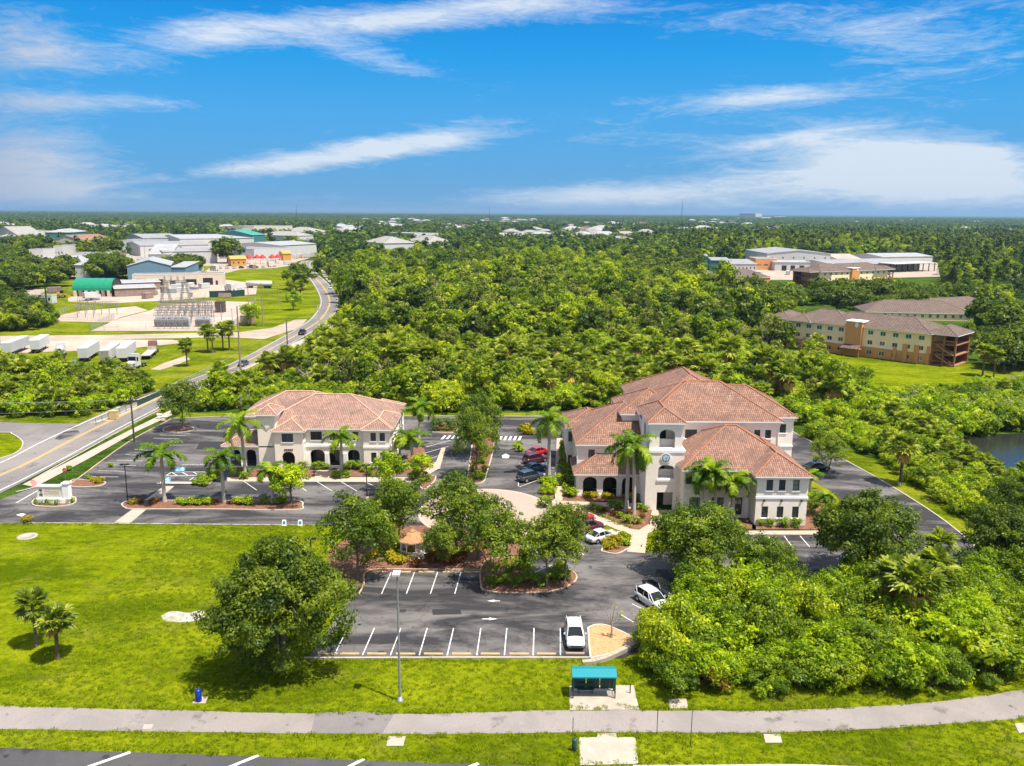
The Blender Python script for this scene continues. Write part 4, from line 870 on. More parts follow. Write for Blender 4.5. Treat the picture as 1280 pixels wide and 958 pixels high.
# --- the apartment building on the green
def apartment(label, px, depth, h, group, detail=True, tower=True):
    a, r, w = frame_of(*px); root = empty('apartment_building', a, label, 'apartment building', group, r)
    br = MB(); cr = MB(); rf = MB(); tr = MB(); fh = h / 3; t0, t1 = w * .445, w * .555
    n1, n2 = 5, 5
    us = [w * (.04 + .40 * (i + .5) / n1) for i in range(n1)] + [w * (.565 + .42 * (i + .5) / n2) for i in range(n2)]
    lo = [(u - .8, u + .8, .85, 2.15) for u in us]; mid = [(u - .75, u + .75, fh + .9, fh + 2.15) for u in us]; hi = [(u - .8, u + .8, 2 * fh + .85, 2 * fh + 2.15) for u in us]
    zb = fh + .25
    wall(br, (0, 0), (w, 0), 0, zb, lo, .15); wall(cr, (0, 0), (w, 0), zb, h, mid + hi, .15)
    for u0, u1 in ((0, .065), (.83, .86), (.905, .935), (.985, 1.0), (.13, .15), (.77, .79)): br.box(u0 * w, u1 * w, -.35, -.002, 0, fh * (1.75 if u0 > .8 or u0 == 0 else 1.3))
    wall(br, (w, 0), (w, depth), 0, zb); wall(cr, (w, 0), (w, depth), zb, h); wall(br, (0, depth), (0, 0), 0, zb); wall(cr, (0, depth), (0, 0), zb, h)
    tr.box(0, w, -.06, -.003, zb - .1, zb + .1); fb_ = MB(); fb_.box(0, w, -.08, -.003, h - .35, h - .05); fb_.build('eave_fascia', M_TRIM, root)
    if tower:
        br.box(t0, t1, -1.2, depth * .5, 0, h + 1.3); tc_ = MB(); tc_.box(t0 - .25, t1 + .25, -1.45, depth * .5, h + 1.3, h + 1.65); tc_.build('tower_cap', M_TRIM, root)
        cn = MB(); cn.poly([(t0 - .6, -3.4, 2.5), (t1 + .6, -3.4, 2.5), (t1 + .2, -1.21, 3.5), (t0 - .2, -1.21, 3.5)], 0, [(0, 0), (5, 0), (5, 2), (0, 2)]); cn.box(t0 - .6, t1 + .6, -3.4, -1.25, 2.3, 2.48, 1)
        for x in (t0 - .3, t1 + .3): cn.box(x - .15, x + .15, -3.2, -2.9, 0, 2.3, 1)
        cn.build('entrance_canopy', [T_SHING, M_BROWNW], root)
        em = MB(); em.prism([(w * .52 + .55 * math.cos(t), h + .5 + .75 * math.sin(t)) for t in np.linspace(0, 6.283, 17)[:-1]], 0, .1)
        e = em.build('emblem', M_TRIM, root); e.rotation_euler = (math.pi / 2, 0, 0); e.location = (0, -1.22, 0)
    hip(rf, 0, w * .46, 0, depth, h, .42, .7, .13); hip(rf, w * .5, w, 0, depth, h + .02, .42, .7, .13); hip(rf, w * .25, w * .75, 1.2, depth - 1.2, h + .5, .42, .5, .1)
    hip(rf, w * .80, w + .05, -.9, depth - 3, h + .04, .42, .6, .12); hip(rf, -.05, w * .17, -.9, depth - 3, h + .04, .42, .6, .12)
    br.build('brick_wall', M_BRICK, root); cr.build('upper_wall', M_CREAMY, root); tr.build('belt_course', M_TRIM, root)
    for o in lo + mid + hi: window(root, (0, 0), (w, 0), *o, nx=2, nz=1, depth=.1, sill=False, fm=M_TRIM, gm=M_GLASST if o[2] > fh * 2 else None)
    # open walkway and stair blocks at both ends
    for x0, x1 in ((w + .02, w + 6.6), (-5.5, -.02)):
        st = MB()
        for k in range(3): st.box(x0 + .1, x1, 1.0, depth - 2, k * fh + (0 if k else .02), k * fh + .25)
        st.box(x0 + .1, x1 - .1, depth - 2.2, depth - 2, .3, h - .05)
        for x in (x0 + .3, (x0 + x1) / 2, x1 - .25):
            for y in (1.2, depth - 3): st.box(x - .22, x + .22, y - .2, y + .25, .26, h - .02)
        for k in range(3):
            zz = k * fh + .25
            st.box(x0 + .5, x1 - .5, 1.05, 1.13, zz + .75, zz + 1.05)
        if x0 > 0:
            for k in range(2): st.bar((x0 + 1.2, .75, (k + 1) * fh + .1), (x1 - .8, .75, k * fh + .3), .3, .5); st.bar((x0 + 1.2, .6, (k + 1) * fh + 1.0), (x1 - .8, .6, k * fh + 1.2), .14, .1)
        st.build('stair_block', M_BROWNW, root)
        hip(rf, x0 - 2, x1, .4, depth - 2, h + .02, .42, .6, .12)
    rf.build('roof', [T_SHING, T_SHING_CAP, M_TRIM], root)
    return root
apartment('three-storey apartment building in cream and orange facing the open green', (983, 434, 1160, 456), 15, 8.9, None)
apartment('three-storey orange apartment building half hidden behind oaks in front of the metal yards', (1023, 360, 1108, 356), 17, 9.2, None, tower=True)
bldg('low apartment building with long brown hip roof between oak rows', 'apartment building', (1082, 399, 1215, 402), 19, 3.0, M_CREAMY, 'hip', .42, T_SHING, nwin=14, name='apartment_building')
bldg('brown hip-roofed wing projecting east of the long low apartment building', 'apartment building', (1165, 400, 1250, 394), 18, 3.5, M_CREAMY, 'hip', .42, T_SHING, nwin=9, name='apartment_building')
bldg('low building with tan shingle hip roof behind the oaks beside the teal glass hall', 'apartment building', (868, 365, 925, 362), 26, 4.5, M_CREAMY, 'hip', .42, T_SHING, nwin=6, name='apartment_building')
bldg('tan hip-roofed wing next to the brown shingle roof near the white depot', 'apartment building', (912, 360, 962, 358), 20, 5.2, M_BRICK, 'hip', .45, T_SHING, nwin=5, name='apartment_building')
bldg('brown shingle-roofed building at the edge of the oaks past the far car park', 'apartment building', (1262, 360, 1330, 364), 24, 6.5, M_CREAMY, 'hip', .42, T_SHING, nwin=6, rows=2, name='apartment_building')
# white depot, glass hall, storage yards
bldg('big white metal depot hall with pale grey roof in front of the tall pines', 'depot', (958, 335.5, 1037, 336), 62, 11.5, M_WHITEW, 'gable', .10, R_LIGHT, axis='y', nwin=6, wz=7.5, rows=1, name='depot_building', trim=False, doors=((.08, .18, 5), (.3, .42, 5)))
bldg('low white annex with dark dock doors in front of the depot hall', 'annex', (968, 338.6, 1012, 338.9), 14, 6.5, M_WHITEW, 'mono', .05, R_GREY, name='annex_building', doors=((.2, .34, 4), (.45, .58, 4), (.7, .84, 4)))
bldg('white annex with small windows under a low roof next to the brick entrance', 'annex', (912, 340, 945, 340.2), 25, 6, M_WHITEW, 'mono', .08, R_LIGHT, nwin=7, name='annex_building', trim=False)
bldg('glass-fronted hall with teal glazing and a flat white roof edge', 'hall', (889, 338, 912, 338.3), 22, 7.5, M_TEALW, 'mono', .05, R_LIGHT, nwin=5, wz=1.5, ww=5.5, name='civic_hall', gm=M_GLASST)
bldg('small teal glazed pavilion at the west end of the glass hall', 'hall', (864, 332.5, 884, 332.8), 18, 8, M_TEALW, 'mono', .05, R_LIGHT, nwin=4, wz=2.2, ww=6, name='civic_hall', gm=M_GLASST)
bldg('orange brick entrance block with glass front between the annexes', 'hall', (944, 337.5, 970, 337.7), 20, 8.5, M_BRICK, 'flat', .05, R_GREY, nwin=3, ww=3.2, name='civic_hall')
bldg('long pale self-storage shed east of the depot', 'storage shed', (1042, 341, 1128, 338), 40, 5.5, M_WHITEW, 'gable', .12, R_LIGHT, name='storage_shed', doors=tuple((.05 + .1 * k, .11 + .1 * k, 3) for k in range(9)))
bldg('rusty roofed storage shed beside the white depot', 'storage shed', (1045, 333, 1075, 333), 40, 6, M_BEIGE, 'gable', .15, metal_roof_mat('rust_metal_roof', (.42, .34, .29)), name='storage_shed')
bldg('far white storage shed at the end of the yard by the pines', 'storage shed', (1102, 332, 1165, 331), 40, 7, M_WHITEW, 'gable', .1, R_WHITE, name='storage_shed')
def canopy(label, px, depth, h, n=7):
    a, r, w = frame_of(*px); root = empty('open_canopy', a, label, 'canopy', None, r); f = MB(); q = MB()
    f.box(-.5, w + .5, -.5, depth, h, h + .5); f.build('roof', M_GREYW, root)
    for i in range(n + 1):
        p = MB(); p.box(w * i / n - .25, w * i / n + .25, 0, .5, 0, h - .003); p.box(w * i / n - .25, w * i / n + .25, depth - .8, depth - .3, 0, h - .003); p.build('post', M_FRAME, root)
    b = MB(); b.box(0, w, depth - .2, depth - .1, 0, h - .01); b.build('back_wall', M_GREYW, root)
canopy('open steel canopy on posts in the storage yard', (1117, 341, 1168, 339), 14, 6)
# --- works yards on the left
bldg('blue metal workshop with white gable roof behind the beige block workshop', 'workshop', (160, 350, 214, 349), 42, 8.3, M_BLUEW, 'gable', .28, R_WHITE, axis='y', name='workshop_building', doors=((.5, .66, 4),), trim=True)
bldg('blue lean-to wing on the side of the blue workshop', 'workshop', (214, 347, 232, 347), 30, 6.5, M_BLUEW, 'mono', .06, R_WHITE, name='workshop_building')
bldg('long beige block workshop with dark openings in front of the blue workshop', 'workshop', (166, 358, 281, 356), 15, 6.0, M_BEIGE, 'flat', .05, R_GREY, name='workshop_building', trim=False, doors=((.04, .155, 4), (.22, .33, 3.6), (.40, .46, 3), (.57, .69, 3.4), (.76, .87, 4), (.90, .925, 2.4)))
bldg('grey tin shed in the works yard beside the green arched shelter', 'shed', (144, 371.5, 195, 369.5), 8, 4.2, M_RUST, 'mono', .12, R_GREY, name='tin_shed')
bldg('second grey tin shed in the row behind, against the beige workshop', 'shed', (153, 364, 201, 362), 9, 4.2, M_RUST, 'mono', .1, R_GREY, name='tin_shed')
# green arched shelter
a, r, w = frame_of(91, 371, 140, 371); root = empty('arched_shelter', a, 'bright green arched fabric shelter on container walls', 'shelter', None, r)
s = MB(); D = 14; n = 14
for i in range(n):
    t0, t1 = math.pi * i / n, math.pi * (i + 1) / n; c = lambda t: (D / 2 - D / 2 * math.cos(t), 3.0 + 5.6 * math.sin(t))
    for k in range(6):
        x0, x1 = w * k / 6, w * (k + 1) / 6
        s.add([(x0, *c(t0)), ((x0 + x1) / 2, c(t0)[0], c(t0)[1] - .12), ((x0 + x1) / 2, c(t1)[0], c(t1)[1] - .12), (x0, *c(t1))], [(0, 1, 2, 3)], 0, True)
        s.add([((x0 + x1) / 2, c(t0)[0], c(t0)[1] - .12), (x1, *c(t0)), (x1, *c(t1)), ((x0 + x1) / 2, c(t1)[0], c(t1)[1] - .12)], [(0, 1, 2, 3)], 0, True)
s.build('fabric_cover', M_GREENM, root)
for k in range(7):
    f = MB(); f.box(w * k / 7 + .4, w * (k + 1) / 7 - .8, 0, 2.4, 0, 2.95); f.box(w * k / 7 + .4, w * (k + 1) / 7 - .8, D - 2.4, D, 0, 2.95); f.build('container_base', M_RUST if k % 2 else M_BEIGE, root)
e = MB(); e.prism([(D / 2 - (D / 2 - .2) * math.cos(math.pi * i / n), 3 + 5.4 * math.sin(math.pi * i / n)) for i in range(n + 1)], 0, .1); eo = e.build('end_wall', M_FRAME, root); eo.rotation_euler = (math.pi / 2, 0, math.pi / 2); eo.location = (w * .98, 0, 0)
L = [('long white trailer house on blocks beside the dark scrub', 'trailer house', (32, 379, 65, 379.5), 4, 3.4, M_WHITEW, 'flat', 0, R_WHITE, 'trailer_house', 5),
     ('white round-sided storage building behind the green arched shelter', 'storage building', (95, 350, 113, 350), 22, 9, M_GREYW, 'mono', .12, R_WHITE, 'storage_building', 0),
     ('broad white metal roof hall behind the round-sided storage building', 'storage building', (75, 345, 118, 343), 40, 8, M_WHITEW, 'gable', .16, R_WHITE, 'storage_building', 0),
     ('very long low shed with pale roof behind the oaks', 'storage shed', (34, 336, 146, 335), 30, 5.5, M_GREYW, 'gable', .1, R_LIGHT, 'storage_shed', 0),
     ('grey open-fronted shed north of the long pale shed', 'storage shed', (96, 328, 137, 327.5), 22, 7, M_GREYW, 'flat', .05, R_GREY, 'storage_shed', 6),
     ('small white flat-roofed shop among oaks', 'shop', (36, 326, 55, 326), 24, 9, M_WHITEW, 'flat', .05, R_WHITE, 'shop_building', 4),
     ('white flat shop with dark end wall beside the oak clump', 'shop', (68, 322, 80, 322), 30, 10, M_WHITEW, 'flat', .05, R_LIGHT, 'shop_building', 3),
     ('teal-walled hall with white hip roof', 'hall', (58, 305, 90, 305), 60, 14, M_TEALW, 'hip', .25, R_WHITE, 'hall_building', 0),
     ('white-roofed house cluster hall on the far left', 'hall', (0, 308, 22, 308), 60, 11, M_WHITEW, 'hip', .35, R_PALE, 'hall_building', 5),
     ('white double-gable hall next to the teal-walled hall', 'hall', (26, 308, 58, 307), 60, 11, M_WHITEW, 'gable', .35, R_PALE, 'hall_building', 6),
     ('low brown-roofed plaza among trees', 'plaza', (114, 316, 152, 313), 50, 9, M_BEIGE, 'gable', .3, R_BROWN, 'plaza_building', 0),
     ('white warehouse with blue truck door beside the brown-roofed plaza', 'warehouse', (148, 315, 168, 315), 60, 11, M_WHITEW, 'flat', .05, R_LIGHT, 'warehouse_building', 3),
     ('long grey warehouse with ribbed front wall', 'warehouse', (205, 331, 272, 329), 45, 10, M_GREYW, 'gable', .08, R_LIGHT, 'warehouse_building', 0),
     ('white domed-roof warehouse beside the oak behind the blue workshop', 'warehouse', (186, 331, 214, 331), 45, 8, M_WHITEW, 'gable', .3, R_WHITE, 'warehouse_building', 0),
     ('long pale warehouse second in the row', 'warehouse', (176, 321, 262, 319), 60, 10, M_WHITEW, 'gable', .08, R_LIGHT, 'warehouse_building', 0),
     ('long white warehouse furthest back in the row', 'warehouse', (226, 313, 318, 311), 80, 12, M_WHITEW, 'gable', .08, R_WHITE, 'warehouse_building', 8),
     ('white warehouse north of the brown plaza', 'warehouse', (180, 312, 226, 311), 70, 12, M_GREYW, 'gable', .1, R_LIGHT, 'warehouse_building', 0),
     ('dark teal store hall in front of far trees', 'store', (316, 311, 332, 310), 50, 15, M_TEALW, 'gable', .2, R_TEAL, 'store_building', 0),
     ('pale flat-roofed shop row behind the white trucks', 'shop', (318, 325, 362, 322), 40, 9, M_GREYW, 'flat', .05, R_LIGHT, 'shop_building', 0),
     ('long white shop roof at the bend of the avenue', 'shop', (350, 319, 396, 316), 60, 9, M_WHITEW, 'gable', .08, R_WHITE, 'shop_building', 0),
     ('orange painted store with stepped front by the lawn', 'store', (289, 333, 308, 332.6), 16, 5.5, M_OCHRE, 'gable', .22, M_OCHRE, 'store_building', 3),
     ('small orange store further along the lawn', 'store', (354, 326, 364, 325.8), 16, 6, M_OCHRE, 'gable', .22, M_OCHRE, 'store_building', 0),
     ('tan two-storey motel far behind the trees', 'motel', (318, 296, 366, 294), 60, 16, M_BEIGE, 'flat', .05, R_LIGHT, 'motel_building', 12),
     ('long tan block beside the motel far behind the trees', 'motel', (303, 297, 318, 297), 50, 14, M_BEIGE, 'flat', .05, R_LIGHT, 'motel_building', 4),
     ('pale roofed clinic among trees by the avenue', 'clinic', (372, 306, 392, 305), 60, 11, M_WHITEW, 'hip', .3, R_PALE, 'clinic_building', 5),
     ('tan roofed clinic further along behind the pale roofed clinic', 'clinic', (388, 300, 412, 299), 60, 11, M_BEIGE, 'hip', .3, R_PALE, 'clinic_building', 5),
     ('white flat clinic at the trees beside the far bend', 'clinic', (398, 310, 420, 309), 50, 8, M_WHITEW, 'flat', .05, R_LIGHT, 'clinic_building', 5),
     ('white three-storey condominium block with pale hip roof in the trees', 'condominium', (480, 322, 518, 321), 45, 13, M_WHITEW, 'hip', .35, R_PALE, 'condominium_building', 7),
     ('wide white condominium roof right of the white condominium block', 'condominium', (532, 317, 574, 316), 60, 9, M_WHITEW, 'hip', .4, R_PALE, 'condominium_building', 8),
     ('white flat condominium block behind the other two', 'condominium', (518, 306, 548, 305), 60, 14, M_WHITEW, 'flat', .05, R_WHITE, 'condominium_building', 6),
     ('small tan condominium house at the west end of the white block', 'condominium', (456, 318, 466, 318), 30, 10, M_BEIGE, 'hip', .4, R_PALE, 'condominium_building', 2),
     ('low white condominium house in front of the white block', 'condominium', (480, 327, 500, 327), 24, 6, M_BEIGE, 'hip', .4, R_PALE, 'condominium_building', 3),
     ('low white roof alone in the middle of the woods', 'house', (640, 322, 664, 322), 30, 7, M_WHITEW, 'hip', .3, R_PALE, 'house', 4),
     ('pink-walled house with pale roof beyond the woods', 'house', (777, 310, 791, 310), 50, 11, M_BEIGE, 'hip', .3, R_PALE, 'house', 4),
     ('white hospital tower block on the far horizon', 'hospital', (944, 274, 952, 274), 150, 40, M_WHITEW, 'flat', .05, R_WHITE, 'hospital_building', 6),
     ('low white hospital wing beside the tower block on the horizon', 'hospital', (952, 275, 963, 275), 150, 18, M_WHITEW, 'flat', .05, R_WHITE, 'hospital_building', 6),
     ('long white flat building on the far horizon right of the hospital', 'hospital', (968, 273, 982, 273), 150, 16, M_WHITEW, 'flat', .05, R_WHITE, 'hospital_building', 6)]
for (lab, cat, px, dep, h, wm_, rt, pt, rm_, nm_, nw) in L:
    bldg(lab, cat, px, dep, h, wm_, rt, pt or .05, rm_, name=nm_, nwin=nw, trim=False, ww=2.0 if dep > 40 else 1.2, over=.5)
# red canopies of the truck-rental row
for k, (x, y) in enumerate(((311, 330), (321, 330), (328, 330), (340, 329.6), (347, 329.4))):
    a, r, w = frame_of(x - 3.4, y, x + 3.4, y); root = empty('market_tent', a, 'red canvas tent in the row beside the orange store', 'tent', 'red canvas tents in the row beside the orange store', r)
    t = MB(); t.lathe([(w * .75, 4.2), (w * .68, 5.0), (.1, 7.5), (0, 7.6)], 4, (w / 2, w / 2, 0), smooth=False); t.build('canopy', M_REDC, root)
    p = MB()
    for cx, cy_ in ((0, 0), (w, 0), (w, w), (0, w)): p.box(cx - .12, cx + .12, cy_ - .12, cy_ + .12, 0, 4.6)
    p.build('frame', M_TRIM, root)
# distant masts
for x, yb, yt, lab in ((371, 268, 256, 'thin dark mast far left on the horizon'), (612, 268, 258, 'thin mast near the middle of the horizon'), (852, 269, 250, 'tall thin mast rising above the horizon right of the middle')):
    g = G(x, 275); h = height_at(x, 275, yt); m = MB(); m.tube([(0, 0, 0), (0, 0, h)], [h * .02, h * .006], 6); m.bar((-h * .02, 0, h * .8), (h * .02, 0, h * .8), h * .01); tag(m.build('radio_mast', M_FRAME, None, g), lab, 'mast')
# houses scattered in the suburb
hr = random.Random(11); HOUSES = []
def house_proto(w, d, h, wm, rm, label, group):
    root = empty('house', (0, 0, 0), label, 'house', group); b = MB(); block(b, -w / 2, w / 2, -d / 2, d / 2, 0, h); bo = b.build('wall', wm, root)
    r = MB(); hip(r, -w / 2, w / 2, -d / 2, d / 2, h, .38, .6, .1); ro = r.build('roof', [rm, T_SHING_CAP, M_TRIM], root); wn = MB()
    for u in (-.35, -.1, .3): wn.box(w * u, w * u + 1.6, -d / 2 - .06, -d / 2 - .01, 1, 2.4)
    wo_ = wn.build('window', M_GLASS, root); return root, [bo, ro, wo_]
HP = [house_proto(20, 13, 3.4, M_WHITEW, R_PALE, 'distant white house with pale roof among suburb trees', 'distant white houses with pale roofs'),
      house_proto(18, 14, 3.4, M_BEIGE, R_PALE, 'distant beige house with pale roof among suburb trees', 'distant beige houses with pale roofs'),
      house_proto(24, 15, 3.6, M_WHITEW, R_WHITE, 'distant white house with white metal roof among suburb trees', 'distant houses with white metal roofs'),
      house_proto(19, 14, 3.4, M_BEIGE, T_SHING, 'distant beige house with brown shingle roof among suburb trees', 'distant houses with brown shingle roofs')]
CL = [(140, 286, 70, 4, 9), (40, 297, 40, 3, 4), (430, 290, 20, 6, 6), (480, 284, 70, 5, 8), (560, 288, 60, 8, 8), (600, 279, 90, 4, 10), (720, 292, 60, 7, 12), (760, 285, 60, 6, 10), (870, 290, 22, 3, 8), (650, 296, 40, 6, 6), (790, 297, 40, 4, 4), (900, 281, 60, 4, 6), (1225, 292, 40, 3, 9), (1120, 278, 120, 3, 5), (260, 283, 90, 5, 8), (960, 290, 20, 3, 3), (560, 276, 200, 1.5, 8), (860, 276, 100, 1.5, 6), (20, 283, 40, 4, 4)]
used = [False] * 4
for (cx, cy_, sx, sy, n) in CL:
    for _ in range(int(n * 1.7)):
        x = cx + hr.gauss(0, .5) * sx; y = max(274.5, cy_ + hr.gauss(0, .5) * sy)
        g = G(x, y); k = hr.choice([0, 0, 1, 2, 2, 3]); root, ch = HP[k]; rot = hr.uniform(-.5, .5); s = hr.uniform(1.25, 1.9)
        if not used[k]: o = root; used[k] = True
        else:
            o = root.copy(); COL.objects.link(o)
            for c in ch: q = c.copy(); COL.objects.link(q); q.parent = o
        o.location = g; o.rotation_euler = (0, 0, rot); o.scale = (s, s, s); HOUSES.append((g.x, g.y))
# ---------------------------------------------------------------- vehicles
M_TYRE = mat('tyre_rubber', (.012, .012, .012), .9, .2, 5); M_RIM = mat('alloy_rim', (.45, .45, .46), .35, .1, 5, .6); M_CARGLASS = gloss('car_glass', (.012, .014, .016), .05)
M_LAMPW = gloss('headlamp_lens', (.7, .72, .75), .1); M_LAMPR = gloss('tail_lamp_lens', (.35, .01, .01), .15); M_PLATE = mat('number_plate', (.6, .6, .6), .6, .1, 5)
PAINT = {}
def paint(n, c): return gloss('paint_' + n, c, .28, .8)
def wheel_into(root, x, y, r, w, side):
    t = MB(); n = 18; vs = []; prof = [(r * .62, -w / 2), (r * .95, -w / 2), (r, -w / 3), (r, w / 3), (r * .95, w / 2), (r * .62, w / 2)]
    for (rad, yy) in prof: vs += [(x + rad * math.cos(2 * math.pi * k / n), y + yy, r + rad * math.sin(2 * math.pi * k / n)) for k in range(n)]
    t.add(vs, [(i * n + k, i * n + (k + 1) % n, (i + 1) * n + (k + 1) % n, (i + 1) * n + k) for i in range(len(prof) - 1) for k in range(n)], 0, True)
    wo = t.build('wheel', M_TYRE, root); rm = MB(); yy = y + side * w * .42
    vs = [(x + r * .62 * math.cos(2 * math.pi * k / n), yy, r + r * .62 * math.sin(2 * math.pi * k / n)) for k in range(n)] + [(x, yy + side * .03, r)]
    rm.add(vs, [((k + 1) % n, k, n) if side > 0 else (k, (k + 1) % n, n) for k in range(n)]); rm.build('rim', M_RIM, wo)
def car(label, g, heading, pm, typ='suv', group=None, name=None, sc=1., cat=None):
    """nose along local +x"""
    names = {'suv': 'parked_car', 'sedan': 'parked_car', 'pickup': 'pickup_truck'}
    root = empty(name or names[typ], g, label, cat or ('pickup' if typ == 'pickup' else 'car'), group, heading); root.scale = (sc, sc, sc)
    if typ == 'suv':
        W_, r, xw = .94, .36, 1.42; st = [(-2.3, .50, .78, .80), (-2.24, .36, 1.0, .90), (-2.05, .28, 1.06, .935), (-1.2, .24, 1.06, .95), (0, .22, 1.03, .95), (.9, .24, 1.02, .945), (1.2, .26, .98, .935), (1.8, .28, .92, .92), (2.15, .30, .84, .87), (2.32, .38, .72, .76), (2.36, .48, .62, .70)]
        cab = [(-2.12, 1.05, .84), (-1.75, 1.60, .66), (-1.2, 1.68, .68), (-.2, 1.68, .68), (.35, 1.58, .66), (1.18, 1.0, .82)]; pil = [(-1.62, .02), (-.55, .0), (.42, .1)]
    elif typ == 'sedan':
        W_, r, xw = .91, .33, 1.40; st = [(-2.38, .50, .70, .72), (-2.32, .36, .88, .82), (-2.0, .26, .95, .89), (-1.2, .22, .94, .91), (0, .2, .92, .91), (.9, .22, .92, .90), (1.2, .24, .88, .89), (1.85, .26, .80, .87), (2.2, .28, .72, .80), (2.36, .36, .60, .70), (2.4, .46, .54, .64)]
        cab = [(-1.85, .93, .78), (-1.0, 1.38, .60), (-.5, 1.43, .62), (.1, 1.42, .62), (.35, 1.36, .60), (1.2, .9, .76)]; pil = [(-.98, .0), (-.1, .0), (.6, .15)]
    else:
        W_, r, xw = 1.0, .40, 1.75; st = [(-2.85, .55, .95, .92), (-2.8, .50, 1.05, .97), (-2.0, .45, 1.1, 1.0), (-.7, .4, 1.1, 1.0), (.3, .4, 1.1, 1.0), (1.2, .42, 1.1, 1.0), (2.2, .45, 1.04, .98), (2.7, .48, .96, .92), (2.85, .55, .85, .84)]
        cab = [(-.85, 1.09, .9), (-.7, 1.72, .74), (-.3, 1.8, .76), (.4, 1.8, .76), (.7, 1.74, .74), (1.35, 1.08, .88)]; pil = [(-.68, .0), (.05, .0), (.8, .1)]
    b = MB(); rings = []
    for (x, zb, zt, w) in st:
        rings.append([(x, s * y, z) for s, y, z in ((-1, w * .9, zb), (-1, w, zb + .14), (-1, w * 1.0, (zb + zt) / 2), (-1, w * .965, zt - .12), (-1, w * .86, zt), (-1, w * .4, zt + .03), (1, w * .4, zt + .03), (1, w * .86, zt), (1, w * .965, zt - .12), (1, w, (zb + zt) / 2), (1, w, zb + .14), (1, w * .9, zb))])
    n = 12; vs = [p for q in rings for p in q]
    b.add(vs, [(i * n + k, (i + 1) * n + k, (i + 1) * n + (k + 1) % n, i * n + (k + 1) % n) for i in range(len(rings) - 1) for k in range(n)], 0, True)
    b.add(rings[0], [list(range(n))], 0); b.add(rings[-1], [list(range(n))[::-1]], 0)
    # roof skin and pillars
    q = cab
    rp = [[(x, -w, z), (x, -w * .5, z + .035), (x, w * .5, z + .035), (x, w, z)] for x, z, w in q[1:-1]]
    vs = [p for a in rp for p in a]; b.add(vs, [(i * 4 + k, (i + 1) * 4 + k, (i + 1) * 4 + k + 1, i * 4 + k + 1) for i in range(len(rp) - 1) for k in range(3)], 0, True)
    for s in (-1, 1):
        for (xa, dx) in pil:
            z0, z1 = q[0][1] - .02, q[2][1] - .05; b.bar((xa + dx, s * (q[0][2] + .004), z0), (xa - (0.0 if dx == 0 else .35), s * (q[2][2] + .006), z1), .07, .05)
        b.bar((q[0][0], s * q[0][2], q[0][1]), (q[1][0] + .05, s * (q[1][2] - .01), q[1][1] - .035), .07, .05); b.bar((q[-1][0], s * q[-1][2], q[-1][1]), (q[-2][0], s * q[-2][2], q[-2][1]), .07, .05)
        for i in range(1, len(q) - 2): b.bar((q[i][0], s * q[i][2], q[i][1] - .01), (q[i + 1][0], s * q[i + 1][2], q[i + 1][1] - .01), .05, .06)
    if typ == 'pickup':
        b.box(-2.72, -.95, -.86, .86, 1.112, 1.118, 1)
    b.box(st[-1][0] - .06, st[-1][0] + .03, -.52, .52, .50, .64, 1); b.box(st[-1][0] - .14, st[-1][0] - .0, -.75, .75, .27, .40, 1); b.bar((st[-6][0], 0, st[-6][2] + .035), (st[-3][0], 0, st[-3][2] + .02), .5, .02); b.box(st[-1][0] - .25, st[-1][0] - .02, -.72, .72, .28, .42, 1)
    for sx in (xw, -xw):
        for s in (-1, 1):
            vs = [(sx + (r + .07) * math.cos(t), s * (W_ * 1.008), max(.24, r + (r + .07) * math.sin(t))) for t in np.linspace(0, math.pi, 12)]
            b.add(vs, [list(range(12)) if s < 0 else list(range(12))[::-1]], 1)
    b.build('body', [pm, M_BLACK], root)
    gl = MB(); rp = [[(x, -w * .985, z - .012), (x, w * .985, z - .012)] for x, z, w in q]
    belt = q[0][1] - .02
    vs = [p for a in rp for p in a]; gl.add(vs, [(2 * i, 2 * i + 2, 2 * i + 3, 2 * i + 1) for i in (0, len(q) - 2)])
    for s in (0, 1):
        top = [rp[i][s] for i in range(len(q))]; bot = [(p[0], (q[0][2] if 0 < i < len(q) - 1 else q[i][2]) * (1 if s else -1) * .985, belt) for i, p in enumerate(top)]
        for i in range(len(q) - 1):
            f = [bot[i], bot[i + 1], top[i + 1], top[i]]; gl.poly(f if s == 0 else f[::-1])
    gl.build('window', M_CARGLASS, root)
    xf, zf, wf = st[-3][0] + .05, st[-3][2] - .12, st[-3][3]
    for s in (-1, 1):
        h = MB(); h.box(xf - .22, xf + .13, s * wf * .8 - .17, s * wf * .8 + .17, zf - .10, zf + .085); h.build('headlight', M_LAMPW, root)
        h = MB(); xr = st[1][0]; h.box(xr - .05, xr + .06, s * st[1][3] * .82 - .13, s * st[1][3] * .82 + .13, st[1][2] - .3, st[1][2] - .08); h.build('tail_light', M_LAMPR, root)
        m = MB(); m.box(cab[-1][0] - .45, cab[-1][0] - .28, s * (W_ + .02), s * (W_ + .2), 1.02 if typ != 'sedan' else .92, 1.18 if typ != 'sedan' else 1.06); m.build('wing_mirror', pm, root)
        for sx in (xw, -xw): wheel_into(root, sx, s * (W_ - .07), r, .22, s)
    p = MB(); p.box(st[0][0] - .03, st[0][0] - .005, -.26, .26, .62, .74); p.build('number_plate', M_PLATE, root)
    return root
def head(x0, y0, x1, y1): a, b = G(x0, y0), G(x1, y1); return math.atan2(b.y - a.y, b.x - a.x)
P_W = paint('white', (.50, .50, .51)); P_S = paint('silver', (.52, .53, .54)); P_R = paint('red', (.38, .012, .018)); P_M = paint('maroon', (.075, .012, .022)); P_B = paint('blue', (.018, .06, .15)); P_K = paint('black', (.012, .013, .015)); P_DG = paint('graphite', (.035, .045, .06)); P_LB = paint('light_blue', (.03, .22, .42))
car('white crossover parked nose to the front lawn in the near lot', G(718, 800), math.radians(-90), P_W, 'suv')
